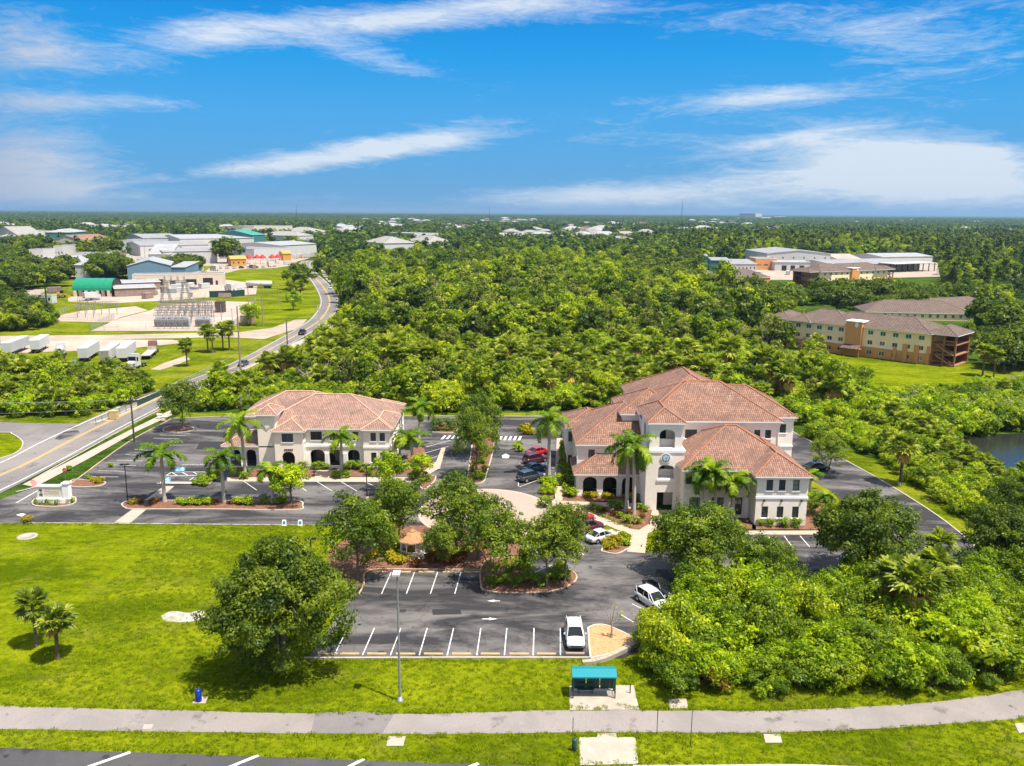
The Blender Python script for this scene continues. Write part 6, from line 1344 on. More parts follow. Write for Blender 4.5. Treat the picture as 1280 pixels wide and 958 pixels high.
# royal palms
RP = [royal_palm(150, 9.2, 4.2), royal_palm(151, 10.2, 4.4, lean=(.4, .2)), royal_palm(152, 8.0, 3.7, lean=(-.4, .1)), royal_palm(153, 7.0, 3.4)]
def royal(x, yb, ytop, k, lab, sc=1.0):
    h = height_at(x, yb, ytop); H0 = (9.2, 10.2, 8.0, 7.0)[k]; place(RP[k], G(x, yb), sc, ro_(), 'royal_palm', lab, 'palm tree', None, h / H0)
royal(206, 628, 565, 0, 'royal palm at the left end of the long bed by the black lamp', 1.05)
royal(280, 628, 571, 0, 'royal palm in the middle of the long bed facing the small office', .95)
royal(341, 629, 588, 3, 'short slim royal palm beside the round glossy tree', .95)
royal(307, 598, 527, 1, 'tall royal palm in front of the porch of the small office', 1.0)
royal(427, 595, 545, 2, 'bent royal palm before the arches of the small office', .95)
royal(516, 585, 545, 2, 'royal palm at the right corner of the small office', 1.0)
royal(524, 560, 508, 1, 'tallest dark royal palm behind the right corner of the small office', 1.0)
royal(500, 574, 552, 3, 'short royal palm tucked against the side of the small office', .8)
royal(686, 594, 524, 0, 'royal palm beside the four parked cars', 1.1)
royal(783, 640, 560, 1, 'left of the two tall palms before the large office arcade', 1.02)
royal(792, 643, 556, 2, 'right of the two tall palms before the large office arcade', 1.05)
royal(876, 652, 592, 3, 'palm at the left of the clump before the centre wing of the large office', .9)
royal(886, 653, 588, 3, 'taller palm in the middle of the clump before the centre wing', .95)
royal(893, 652, 596, 2, 'palm just right of the middle of the clump before the centre wing', .8)
royal(915, 653, 600, 3, 'palm at the right end of the clump before the centre wing', .95)
royal(1012, 612, 592, 3, 'small bright palm behind the end wall of the large office', .7)
royal(1030, 645, 620, 3, 'small bright palm by the parking strip right of the large office', .6)
# two cabbage palms in the front lawn, others
SB = [sabal(160, 5.0, 2.3, .17, 5, 44, boots=False), sabal(161, 4.6, 2.35, .2, 3, 48, boots=True, lean=(.15, 0)), sabal(162, 4.0, 2.1, .2, 9, 34), sabal(163, 2.6, 2.2, .2, 10, 34)]
by_px(SB[0], 46, 808, .88, 'taller slimmer of two cabbage palms in the front lawn', 'cabbage_palm', 'palm tree')
by_px(SB[1], 72, 824, .84, 'thicker rough-trunked one of two cabbage palms in the front lawn', 'cabbage_palm', 'palm tree')
for x, y, s, lab in ((1125, 606, 1.25, 'lone cabbage palm on the verge between the driveway and the pond'), (260, 440, 1.25, 'left palm of the pair by the dirt road'), (266, 441, 1.15, 'right palm of the pair by the dirt road'), (279, 437, 1.25, 'left palm of the clump near the avenue pole'), (287, 438, 1.35, 'right palm of the clump near the avenue pole'), (234, 458, 1.15, 'single cabbage palm on the worn grass by the flatbed lorry'), (364, 378, 1.5, 'dark palm on the green verge inside the avenue bend'), (376, 377, 1.5, 'second dark palm on the green verge inside the avenue bend'), (1228, 470, 1.3, 'cabbage palm at the right edge of the green'), (1242, 472, 1.2, 'second cabbage palm at the right edge of the green')):
    by_px(SB[0], x, y, s, lab, 'cabbage_palm', 'palm tree')
for x, y, s, lab in ((1138, 795, 1.35, 'big drooping cabbage palm with dry fronds in the thicket'), (1112, 778, 1.2, 'cabbage palm left behind the big drooping one in the thicket'), (1165, 757, 1.1, 'pale cabbage palm near the driveway end in the thicket'), (1170, 722, 1.0, 'cabbage palm at the thicket edge touching the driveway')):
    by_px(SB[2], x, y, s * 1.08, lab, 'cabbage_palm', 'palm tree')
# isolated trees
by_px(SMALLR[1], 367, 388, 1.5, 'round dark bush on the lawn inside the avenue bend'); by_px(SMALLR[0], 313, 407, 1.5, 'leafy small tree beside the brown kiosk at the substation corner')
LO = [broadleaf(170 + k, 5.5, 5.2, 1.8, 8.6, 4.5, .35, 60, 1.1, 1.8, 34, .55, LF_OAK, limbs=8, tint=.18, top=.9) for k in range(3)]
by_px(LO[0], 376, 362, 1.5, 'dark round oak by the roadside inside the avenue bend')
by_px(LO[1], 285, 329, 2.2, 'big oak standing before the long warehouses behind the orange store')
by_px(LO[2], 938, 382, 1.5, 'spreading oak shading parked cars in the far car park')
# dead tree in the mulch island
dt = MB(); rg = random.Random(4)
dt.tube([(0, 0, 0), (.05, 0, 1.0), (-.05, .1, 1.9)], [.13, .09, .07], 6)
for q in ((-.7, .1, 3.3), (.25, 0, 3.6), (.75, .2, 2.9), (-.25, -.3, 2.9), (1.0, .1, 2.3)): dt.tube([(-.02, .05, 1.5), (q[0] * .6, q[1] * .6, 1.5 + (q[2] - 1.5) * .55), q], [.06, .04, .012], 5)
o = dt.build('trunk', M_DEADW); e = empty('bare_tree', G(764, 798), 'bare grey dying tree in the straw mulch island', 'tree'); o.parent = e
rgn = np.random.default_rng(3); cl = np.array([(.85, .1, 2.7, .3, .5), (.3, 0, 3.4, .18, .6), (.95, .1, 2.2, .25, .5)]); C, N, S, T = clump_points(rgn, cl, 160, .16, .4); o = bpy.data.objects.new('crown', leaves_to_mesh('crown', C, N, S, T, LF_YEL)); COL.objects.link(o); o.parent = e
# --- bedding shrubs and hedges near the buildings
SH_G = shrub_proto(180, .55, .55, .9, 10, .25, .4, 300, .14, LF_HEDGE); SH_Y = shrub_proto(181, .6, .55, .85, 11, .22, .38, 300, .15, LF_GOLD); SH_R = shrub_proto(182, .5, .5, .8, 9, .2, .36, 300, .14, LF_RED); SH_B = shrub_proto(183, .6, .6, .95, 10, .25, .42, 280, .16, LF_BRIGHT)
def bed(pr, pts, lab, grp, s=1.0, name='shrub', cat='shrub'):
    for x, y in pts: place(pr, G(x, y), s * rt.uniform(.85, 1.2), ro_(), name, lab, cat, grp)
bed(SH_Y, [(492, 690), (500, 697), (488, 699), (508, 700), (478, 692), (468, 697), (513, 694), (496, 704), (552, 690), (545, 697)], 'golden leaved shrub in the mulch bed around the gazebo', 'golden shrubs around the gazebo', 1.25)
bed(SH_R, [(540, 702), (562, 700), (572, 704), (580, 698), (558, 706), (520, 707)], 'dark red shrub right of the gazebo above the wheel stops', 'red shrubs right of the gazebo', 1.2)
bed(SH_Y, [(757, 681), (763, 677), (770, 676), (776, 679), (767, 684), (759, 686)], 'golden shrub in the round flower bed by the white coupe', 'golden shrubs in the flower bed', 1.0)
bed(SH_B, [(782, 677), (783, 683), (779, 672)], 'green shrub at the edge of the flower bed by the white coupe', 'green shrubs in the flower bed', .9)
bed(SH_B, [(712, 620), (708, 616), (717, 621)], 'bright round shrub at the west end of the arcade', 'bright shrubs at the arcade end', 1.3)
bed(SH_Y, [(735, 622), (741, 622), (757, 623), (764, 623), (785, 624), (791, 624)], 'yellow-green clipped shrub in front of the arcade arches', 'clipped shrubs before the arcade', 1.0)
bed(SH_G, [(764, 634), (771, 635), (778, 636), (800, 637), (806, 640), (740, 636), (748, 640), (784, 654), (775, 648), (796, 655)], 'green shrub in the sloping garden bed before the arcade', 'green shrubs in the garden bed', 1.05)
bed(SH_R, [(756, 640), (768, 645), (788, 643), (802, 648)], 'reddish shrub in the sloping garden bed before the arcade', 'reddish shrubs in the garden bed', .9)
bed(SH_G, [(703, 590), (706, 598), (702, 606), (710, 585), (705, 575), (712, 597), (716, 606)], 'shrub crowded against the west wall of the large office', 'shrubs along the west wall of the large office', 1.5)
bed(SH_R, [(708, 604), (713, 590), (703, 583)], 'red cordyline shrub against the west wall of the large office', 'red shrubs along the west wall of the large office', 1.3)
bed(SH_B, [(678, 604), (685, 606), (691, 610), (683, 614), (690, 618), (678, 618)], 'bright shrub in the bed right of the graphite SUV', 'bright shrubs by the four cars', 1.1)
bed(SH_G, [(680, 634)], 'clipped round bush at the edge of the brick plaza', None, 1.7)
bed(SH_Y, [(655, 540), (658, 536), (661, 543)], 'yellow shrub at the crosswalk corner by the large office', 'yellow shrubs at the crosswalk corner', 1.4)
bed(SH_B, [(646, 562), (650, 565), (648, 558)], 'yellow-green shrub at the car row end by the red sedan', 'shrubs at the car row end', 1.1)
bed(SH_G, [(592, 590), (598, 595), (606, 590), (603, 580), (595, 600), (603, 599)], 'low shrub under the median oak', 'low shrubs under the median oak', 1.0)
bed(SH_G, [(500, 590), (521, 598), (531, 598), (516, 600), (535, 602), (526, 604)], 'shrub in the bed right of the small office', 'shrubs right of the small office', 1.1)
bed(SH_G, [(300, 594), (309, 596), (305, 599), (400, 586), (408, 587), (396, 587), (440, 586), (448, 587), (432, 587), (418, 597), (424, 598), (434, 597), (456, 590), (462, 594), (378, 586), (330, 590), (336, 591)], 'green shrub in the beds against the small office front', 'green shrubs against the small office front', 1.15)
bed(SH_B, [(245, 606), (250, 600), (257, 604), (262, 597), (268, 602), (272, 594), (254, 608)], 'yellow-green shrub in the bed beside the accessible bays', 'yellow-green shrubs beside the accessible bays', 1.0)
bed(SH_B, [(225, 631), (232, 632), (238, 630), (243, 631), (250, 632), (256, 630), (262, 631), (297, 630), (303, 631), (309, 630), (312, 632), (348, 630), (354, 629), (330, 630)], 'low green shrub in the long palm bed facing the small office', 'low shrubs in the long palm bed', .95)
bed(SH_R, [(176, 630), (190, 631), (195, 629), (270, 631), (288, 631)], 'red shrub in the long palm bed facing the small office', 'red shrubs in the long palm bed', .9)
bed(SH_Y, [(167, 630), (122, 604), (127, 602), (35, 652), (118, 602)], 'small yellow-green shrub on its own at a bed corner', 'small yellow-green shrubs at bed corners', .9)
bed(SH_G, [(86, 627), (89, 629)], 'round shrub right of the entrance sign', 'round shrubs right of the entrance sign', .9)
bed(SH_G, [(612, 730), (620, 733), (632, 730), (645, 733), (660, 728), (676, 732), (696, 727), (704, 724), (690, 722), (700, 718), (636, 718), (650, 712), (660, 705)], 'leafy shrub under the trees of the planted island', 'shrubs under the planted island trees', 1.2)
bed(SH_G, [(950, 657), (962, 658), (980, 659), (995, 659), (1015, 640), (1022, 632), (1018, 620), (1028, 628)], 'low shrub around the end wing of the large office', 'low shrubs around the end wing', 1.1)
bed(SH_B, [(139, 584), (110, 600), (86, 588)], 'small leafy sapling on the strip beside the avenue footway', 'small saplings beside the avenue footway', .8)
def hedge(pxs, w, h, lab, m=LF_HEDGE):
    P = [G(x, y) for x, y in pxs]; rg = np.random.default_rng(len(lab)); cl = []
    for a, b in zip(P, P[1:]):
        L = (b - a).length
        for k in range(max(2, int(L / .45))):
            q = a.lerp(b, (k + rg.random()) / max(2, int(L / .45)))
            for z in np.arange(.25, h, .38): cl.append((q.x + rg.normal() * w * .22, q.y + rg.normal() * w * .22, z, w * .42, .5 + rg.normal() * .12))
    C, N, S, T = clump_points(rg, np.array(cl), 190, .15, .4, inner=.1); me = leaves_to_mesh('hedge', C, N, S, T, m); o = bpy.data.objects.new('hedge', me); COL.objects.link(o); tag(o, lab, 'hedge')
hedge([(43, 630.5), (75, 632)], .8, .9, 'clipped hedge in front of the entrance sign')
hedge([(541, 539), (568, 538.5)], 1.3, 2.2, 'tall clipped hedge block on the small island by the crosswalk')
hedge([(727, 637), (748, 645), (770, 655), (788, 661)], .7, .5, 'low hedge edging the diagonal walk in front of the arcade garden')
hedge([(704, 562), (706, 585)], 1.1, 2.0, 'tall hedge along the west wall of the large office')
# ---------------------------------------------------------------- street furniture
M_TEALR = gloss('teal_enamel', (.004, .20, .24), .35); M_DGREEN = mat('dark_green_paint', (.012, .05, .045), .5, .15, 3.); M_BLUEB = gloss('blue_bin_paint', (.006, .025, .26), .35)
M_MESHP = mat('perforated_panel', (.02, .06, .06), .6, .2, 4.)
# bus shelter
a, r, w = frame_of(716.3, 873.2, 768, 871.5); root = empty('bus_shelter', a, 'teal-roofed bus shelter on a concrete pad beside the path', 'bus shelter', None, 0); D = 1.2; H0, H1 = 2.15, 2.5
f = MB(); f.box(-.12, w + .12, -.25, D + .2, H0 + .09, H0 + .14); vs = [(-.12, -.25, H0), (w + .12, -.25, H0), (w + .12, -.25, H0 + .14), (-.12, -.25, H0 + .14)]
f = MB(); f.add([(-.12, -.16, H0), (w + .12, -.16, H0), (w + .12, D * .55, H1), (-.12, D * .55, H1), (w + .12, D + .1, H1 - .14), (-.12, D + .1, H1 - .14), (-.12, -.16, H0 - .12), (w + .12, -.16, H0 - .12), (w + .12, D + .1, H1 - .28), (-.12, D + .1, H1 - .28)],
      [(0, 1, 2, 3), (3, 2, 4, 5), (6, 7, 1, 0), (7, 8, 4, 2, 1), (8, 9, 5, 4), (9, 6, 0, 3, 5), (9, 8, 7, 6)]); f.build('roof', M_TEALR, root)
for x in (0, w):
    for y in (0, D): p = MB(); p.box(x - .045, x + .045, y - .045, y + .045, 0, H0 - .145); p.build('post', M_DGREEN, root)
for k in range(3):
    p = MB(); x0, x1 = w * k / 3 + .05, w * (k + 1) / 3 - .05; p.box(x0, x0 + .05, D - .03, D + .03, .25, 2.0); p.box(x1 - .05, x1, D - .03, D + .03, .25, 2.0); p.box(x0 + .05, x1 - .05, D - .03, D + .03, .25, .33); p.box(x0 + .05, x1 - .05, D - .03, D + .03, 1.94, 2.0)
    for i in range(12): u = x0 + .06 + (x1 - x0 - .12) * i / 11; p.bar((u, D, .33), (u, D, 1.94), .018)
    for i in range(16): z = .36 + i * .1; p.bar((x0 + .05, D + .004, z), (x1 - .05, D + .004, z), .014)
    p.box(x0 + .05, x1 - .05, D + .014, D + .022, .33, 1.94, 1); p.build('back_panel', [M_DGREEN, mat('tinted_mesh', (.055, .095, .085), .6, .2, 5.)], root)
for x in (0, w):
    p = MB(); p.box(x - .02, x + .02, .1, D - .1, .3, .36); p.box(x - .02, x + .02, .1, D - .1, 1.85, 1.92)
    for i in range(9): y = .1 + (D - .2) * i / 8; p.bar((x, y, .36), (x, y, 1.85), .016)
    p.build('side_panel', M_DGREEN, root)
b = MB(); b.box(.4, w * .52, D - .6, D - .15, .43, .48); b.box(.4, w * .52, D - .16, D - .11, .5, .85)
for x in (.55, w * .48): b.box(x - .03, x + .03, D - .5, D - .2, 0, .43)
b.build('bench', M_DGREEN, root)
# bins, posts
def litter_bin(x, y, m, lab, h=.95, r=.24):
    g = G(x, y); g.z = .04; root = empty('litter_bin', g, lab, 'litter bin'); b = MB(); b.lathe([(r * .92, 0), (r, .05), (r, h * .8), (r * .9, h * .82)], 16); b.build('body', m, root)
    l = MB(); l.lathe([(r * 1.04, h * .825), (r * 1.04, h * .88), (r * .7, h * .98), (0, h)], 16); l.build('lid', m, root)
litter_bin(718, 939, M_DGREEN, 'dark green litter bin beside the kerbside concrete landing', 1.05, .2)
litter_bin(248.5, 877, M_BLUEB, 'bright blue bin on a small concrete slab below the big oak', 1.15, .27)
def signpost(x, yb, yt, lab, plate=None, m=None, r=.03):
    g = G(x, yb); h = height_at(x, yb, yt); root = empty('sign_post', g, lab, 'sign post'); p = MB(); p.tube([(0, 0, 0), (0, 0, h)], r, 6); p.build('pole', m or M_BLACK, root)
    if plate: q = MB(); q.box(-plate[0] / 2, plate[0] / 2, -.045, -.032, h - plate[1], h); q.build('plate', plate[2], root)
signpost(716, 918, 898, 'thin black post standing by the dark green litter bin')
signpost(821, 918, 886, 'thin post right of the kerbside landing, nearer of two', (.06, .7, M_BLACK))
signpost(863, 934, 889, 'thin post with a narrow blade sign, furthest right by the path', (.08, .5, M_STEEL))
signpost(787.5, 867, 855, 'short dark bollard post on the bus shelter pad', None, M_BLACK, .05)
signpost(648.5, 567, 557, 'small dark meter post at the end of the parked cars', (.3, .6, M_BLACK))
g = G(82, 600); root = empty('stop_sign', g, 'small red octagonal stop sign beside the lot entrance', 'sign'); p = MB(); p.tube([(0, 0, 0), (0, 0, 1.6)], .03, 6); p.build('pole', M_STEEL, root)
q = MB(); rr_ = .38; M9 = Matrix.Translation((0, -.05, 1.6)) @ Matrix.Rotation(math.pi / 2, 4, 'X'); vs = [M9 @ Vector((rr_ * math.cos(math.pi / 8 + k * math.pi / 4), rr_ * math.sin(math.pi / 8 + k * math.pi / 4), z)) for z in (-.01, .01) for k in range(8)]
q.add(vs, [list(range(8, 16)), list(range(8))[::-1]] + [(k, (k + 1) % 8, 8 + (k + 1) % 8, 8 + k) for k in range(8)]); q.build('plate', M_REDC, root)
tx = bpy.data.curves.new('lettering', 'FONT'); tx.body = 'STOP'; tx.size = .26; tx.align_x = 'CENTER'; tx.align_y = 'CENTER'; to = bpy.data.objects.new('lettering', tx); COL.objects.link(to); to.parent = root; to.location = (0, -.068, 1.6); to.rotation_euler = (math.pi / 2, 0, 0); tx.materials.append(M_TRIM); tm = bpy.data.meshes.new_from_object(to); bpy.data.objects.remove(to); to = bpy.data.objects.new('lettering', tm); COL.objects.link(to); to.parent = root; to.location = (0, -.068, 1.6); to.rotation_euler = (math.pi / 2, 0, 0)
sheet('tactile_paving', gp([(37, 601), (43, 600), (48, 607), (41, 610)]), mat('tactile_red', (.42, .16, .13), .9, .1, 3), .026)
# lamps
def lot_lamp(x, yb, yt, lab, heads=2):
    g = G(x, yb); h = height_at(x, yb, yt); root = empty('lot_lamp', g, lab, 'lamp post'); p = MB(); p.tube([(0, 0, 0), (0, 0, h)], [.09, .07], 8); p.build('pole', M_BLACK, root); b = MB(); b.lathe([(.22, 0), (.22, .5), (0, .52)], 12); b.build('base', M_CONC, root)
    for s in ((-1, 1) if heads == 2 else (1,)):
        q = MB(); q.box(*sorted((s * .12, s * .62)), -.17, .17, h - .05, h + .12); q.bar((0, 0, h), (s * .14, 0, h), .05); q.build('lamp_head', M_BLACK, root)
lot_lamp(160, 630, 581, 'black twin-head lot lamp at the left end of the long palm bed')
lot_lamp(459, 625, 582, 'black lot lamp before the small office, above the lot oaks', 2)
lot_lamp(391, 741, 674, 'black lot lamp rising behind the big lawn oak', 2)
lot_lamp(1124, 607, 560, 'slim lamp on the driveway verge in front of the lone cabbage palm', 1)
g = G(500, 876); h = height_at(500, 876, 716); root = empty('street_lamp', g, 'tall grey street lamp standing in the front lawn strip', 'street lamp'); p = MB(); p.tube([(0, 0, 0), (0, 0, h * .5), (0, 0, h)], [.12, .09, .065], 10); p.build('pole', M_STEEL, root)
b = MB(); b.lathe([(.3, 0), (.3, .12), (.2, .14), (.2, .4), (0, .42)], 12); b.build('base', M_STEEL, root); q = MB(); q.box(-.32, .30, -.75, .08, h - .02, h + .16); q.build('lamp_head', mat('lamp_housing', (.6, .6, .6), .5), root); q = MB(); q.box(-.22, .22, -.68, -.1, h - .05, h - .024); q.build('lens', M_LAMPW, root)
# utility poles and wires
POLES = {}
def pole(key, x, yb, yt, lab, m=None, arm=1.6, r=.16):
    g = G(x, yb); h = height_at(x, yb, yt); root = empty('utility_pole', g, lab, 'utility pole'); p = MB(); p.tube([(0, 0, 0), (0, 0, h)], [r * 1.25, r * .8], 8); p.build('pole', m or M_WOODP, root); POLES[key] = (g.x, g.y, h)
    if arm: q = MB(); q.box(-arm / 2, arm / 2, -.07, .07, h - 1.0, h - .85); q.build('crossarm', m or M_WOODP, root)
    for k in (-1, 1):
        if arm: i = MB(); i.lathe([(.06, 0), (.08, .1), (.05, .22), (0, .24)], 8, (k * arm * .42, 0, h - .85)); i.build('insulator', M_TRIM, root)
DKP = mat('dark_pole', (.055, .048, .042), .8, .2, 2.)
pole('a', 168, 553, 495, 'tall dark utility pole on the verge beside the near avenue', DKP, 1.4, .15); pole('b', 301, 465, 383, 'tallest pale utility pole before the cabbage palm clump', None, 0, .22); pole('c', 360, 447, 400, 'dark utility pole beside the avenue under the dark pickup', DKP, .8); pole('d', 329, 408, 353, 'brown utility pole on the lawn inside the avenue bend', None, 1.2); pole('e', 400, 423, 381, 'pale utility pole at the woods edge of the avenue', mat('pale_pole', (.42, .39, .36), .8), 1.0)
pole('f', 61, 405, 354, 'black steel pole rising from the dark scrub', M_BLACK, 0, .28); pole('g', 348, 382, 355, 'slim pole behind the brown pole on the lawn', None, 1.0); pole('h', 311, 383, 356, 'slim pole at the back corner of the substation', None, 1.0); pole('i', 425, 402, 372, 'dark pole at the outer kerb of the avenue bend', DKP, 0); pole('j', 291, 410, 386, 'slim grey pole inside the substation fence', M_STEEL, 0, .12); pole('k', 277, 400, 380, 'second slim grey pole inside the substation fence', M_STEEL, 0, .12)
pole('l', 107, 345, 331, 'thin pole behind the green arched shelter', DKP, 0); pole('m', 182, 330, 306, 'pole by the long warehouses', M_STEEL, 0)
gA = POLES['a']; far_l = G(-60, 560); far_l2 = G(-80, 540)
def wire(key, a, b, sag, lab, grp):
    a, b = Vector(a), Vector(b); pts = [a.lerp(b, t / 14) - Vector((0, 0, sag * 4 * (t / 14) * (1 - t / 14))) for t in range(15)]
    m = MB(); m.tube(pts, .022, 4); o = m.build('overhead_wire', mat('wire', (.25, .25, .26), .5), None); tag(o, lab, 'wire', grp)
wl0 = Vector((-118, 172, 0))
for k, (dz, dy) in enumerate(((-.75, .0), (-.75, .35), (-2.2, 0))):
    wire(k, (gA[0] - .5 + k * .4, gA[1], gA[2] + dz), (-150, 150 + dy * 6, gA[2] + dz + (.5 if k < 2 else -1)), 1.2, ('upper overhead wire crossing the left scrub from the near dark pole', 'second upper overhead wire crossing the left scrub', 'lower overhead cable sagging across the left scrub')[k], None)
wire(5, (gA[0], gA[1], gA[2] - .7), (POLES['c'][0], POLES['c'][1], POLES['c'][2] - .7), 1.6, 'overhead wire running along the avenue between two dark poles', None); wire(6, (POLES['c'][0], POLES['c'][1], POLES['c'][2] - .7), (POLES['e'][0], POLES['e'][1], POLES['e'][2] - .7), 1.0, 'overhead wire between the dark avenue pole and the pale pole', None)
# entrance sign
a, r, w = frame_of(47, 631, 88, 631); root = empty('monument_sign', G(48.5, 629), 'white monument sign with small brown lettering in the entrance island', 'sign'); w = 4.4
b = MB(); b.box(-.25, w + .35, -.35, .75, 0, .75); b.box(0, w - .7, -.1, .5, .753, 2.5); b.box(-.12, w - .7, -.2, .6, 2.503, 2.68); b.box(w - .69, w + .2, -.25, .7, .753, 2.95); b.box(w - .78, w + .3, -.34, .8, 2.953, 3.12); b.build('sign_wall', M_TRIM, root)
b = MB(); b.box(.2, w - .95, -.125, -.103, 1.05, 2.35); b.build('sign_panel', mat('sign_panel', (.76, .68, .57), .7, .04, 1), root)
lg = MB(); lg.box(.3, .75, -.145, -.128, 1.9, 2.15); lg.bar((.75, -.137, 2.1), (.5, -.137, 1.75), .14, .015); lg.bar((.75, -.137, 1.6), (.5, -.137, 1.8), .14, .015); lg.box(.3, .78, -.145, -.128, 1.15, 1.45); lg.build('emblem', mat('sign_emblem', (.10, .085, .075), .6), root)
lt = MB(); rs = random.Random(2)
for row, (z, n, hh) in enumerate(((2.0, 11, .2), (1.78, 1, .05), (1.5, 13, .13), (1.25, 10, .12))):
    if n == 1: lt.box(1.0, w - 1.1, -.14, -.128, z, z + hh); continue
    for k in range(n):
        x = 1.05 + k * (w - 2.2) / n; s = hh * (1.5 if row == 0 and k == 2 else rs.uniform(.7, 1)); lt.box(x, x + .03, -.14, -.128, z, z + s); lt.box(x + .035, x + .12, -.14, -.128, z + s * rs.choice([0, .5, .8]), z + s * rs.choice([0, .5, .8]) + .035)
lt.build('lettering', mat('sign_lettering', (.30, .20, .11), .6), root)
# gazebo
g = G(516, 696); root = empty('gazebo', g, 'white octagonal gazebo with an orange-brown roof among the lot oaks', 'gazebo'); R = 1.5; V8 = [(R * math.cos(math.pi / 8 + k * math.pi / 4), R * math.sin(math.pi / 8 + k * math.pi / 4)) for k in range(8)]
b = MB(); b.prism([(x * 1.08, y * 1.08) for x, y in V8], 0, .2); b.build('base', M_TRIM, root)
rf = MB(); rf.lathe([(R * 1.32, 2.35), (R * 1.30, 2.47), (.45, 3.3), (.42, 3.42), (0, 3.65)], 8, smooth=False); rf.build('roof', mat('gazebo_roof', (.34, .185, .09), .85, .25, 3.), root)
for k, (x, y) in enumerate(V8):
    p = MB(); p.box(x - .06, x + .06, y - .06, y + .06, .2, 2.37); p.build('post', M_TRIM, root)
    if k == 1: continue
    x2, y2 = V8[(k + 1) % 8]; p = MB(); p.bar((x, y, 1.1), (x2, y2, 1.1), .08, .08); p.bar((x, y, .35), (x2, y2, .35), .06, .06); p.bar((x, y, 2.2), (x2, y2, 2.2), .06, .2)
    for i in range(1, 8): q = (x + (x2 - x) * i / 8, y + (y2 - y) * i / 8); p.bar((*q, .35), (*q, 1.1), .04)
    p.build('railing', M_TRIM, root)
# small leaning boards at the lawn edge
for x, lab in ((355, 'left of two small white notice boards at the lawn edge'), (375, 'right of two small white notice boards at the lawn edge')):
    g = G(x, 657.5); root = empty('notice_board', g, lab, 'notice board'); b = MB(); b.add([(-.32, -.02, 0), (.32, -.02, 0), (.26, .2, .75), (-.26, .2, .75), (-.32, .06, 0), (.32, .06, 0), (.26, .28, .75), (-.26, .28, .75)], [(0, 1, 2, 3), (5, 4, 7, 6), (3, 2, 6, 7), (0, 3, 7, 4), (1, 5, 6, 2)]); b.build('board', M_TRIM, root)
    q = MB(); q.add([(-.2, .025, .2), (.2, .025, .2), (.18, .15, .62), (-.18, .15, .62)], [(0, 1, 2, 3)]); q.build('poster', M_BLUEP, root)
# fences
def fence(pxs, h, lab, m, step=2.5, rails=3, bars=.0, solid=None, z0=0.):
    P = [G(x, y) for x, y in pxs]; root = empty('fence', P[0], lab, 'fence'); o = P[0]; rl = MB()
    for a, b in zip(P, P[1:]):
        L = (b - a).length; n = max(1, round(L / step))
        for k in range(n + 1):
            if k == n and b is not P[-1]: continue
            q = a.lerp(b, k / n) - o; p = MB(); p.tube([(q.x, q.y, 0), (q.x, q.y, h + .08)], .045, 6); p.build('post', m, root)
        for k in range(rails): z = .12 + (h - .15) * k / max(1, rails - 1); rl.bar(a - o + Vector((0, 0, z)), b - o + Vector((0, 0, z)), .035)
        if bars:
            for k in range(int(L / bars)): q = a.lerp(b, (k + .5) * bars / L) - o; rl.bar(q + Vector((0, 0, .1)), q + Vector((0, 0, h)), .022)
        if solid: d = (b - a).normalized(); nn = Vector((-d.y, d.x, 0)) * .02; rl.add([a - o - nn, b - o - nn, b - o - nn + Vector((0, 0, h - .1)), a - o - nn + Vector((0, 0, h - .1)), a - o + nn, b - o + nn, b - o + nn + Vector((0, 0, h - .1)), a - o + nn + Vector((0, 0, h - .1))], [(0, 1, 2, 3), (5, 4, 7, 6), (3, 2, 6, 7)])
    rl.build('mesh_panel', solid or m, root)
FS = mat('chain_link', (.36, .36, .35), .6, .15, 4., .3)
fence([(113, 414), (200, 414.5), (285, 414)], 2.4, 'chain link fence along the near side of the substation', FS, 5, 4, .6)
fence([(113, 414), (143, 399)], 2.4, 'slanting chain link fence at the west end of the substation', FS, 4, 4, .5); fence([(287, 413), (302, 401), (320, 378)], 2.4, 'chain link fence at the avenue end of the substation', FS, 5, 4, .6)
fence([(64, 399), (140, 402)], 2.4, 'chain link fence beside the small switchyard on the left', FS, 5, 4, .7); fence([(66, 398), (86, 389)], 2.4, 'chain link fence on the slope left of the small switchyard', FS, 4, 4, .6)
fence([(172, 508), (190, 500), (207, 492)], 1.3, 'dark green railing along the canal side of the avenue', M_DGREEN, 2, 2, .35, M_DGREEN); fence([(120, 531), (150, 518), (172, 508)], 1.2, 'low wire fence leading to the beige cabinet', M_DGREEN, 2.5, 2, .0)
fence([(208, 490), (225, 481), (250, 470), (262, 463)], 1.2, 'pale bridge railing along the avenue beside the truck yard', FS, 2, 3, .5)
fence([(262, 372), (290, 371.5), (306, 370)], 3.2, 'dark green screened fence in the works yard', M_DGREEN, 5, 2, 0, M_DGREEN); fence([(20, 374), (45, 371), (85, 364)], 2.4, 'dark chain fence along the field left of the trailer house', M_FRAME, 5, 3, .6)
def simple_box(name, x, y, dims, m, lab, cat, lid=None):
    g = G(x, y); root = empty(name, g, lab, cat); b = MB(); w, d, h = dims; b.box(-w / 2, w / 2, 0, d, 0, h); b.build('cabinet', m, root); l = MB(); l.box(-w / 2 - .06, w / 2 + .06, -.06, d + .06, h + .003, h + .12); l.build('lid', lid or m, root); q = MB(); q.box(-w / 2 + .08, w / 2 - .08, -.03, -.004, .15, h - .12); q.build('door', lid or m, root)
simple_box('utility_cabinet', 141, 525, (1.6, 1.0, 1.7), mat('beige_cabinet', (.55, .40, .17), .6), 'beige utility cabinet at the roadside by the canal railing', 'cabinet')
simple_box('kiosk', 308, 405, (4.5, 3.5, 3.0), mat('brown_kiosk', (.33, .20, .10), .8), 'brown kiosk at the avenue corner of the substation', 'kiosk', M_RUST)
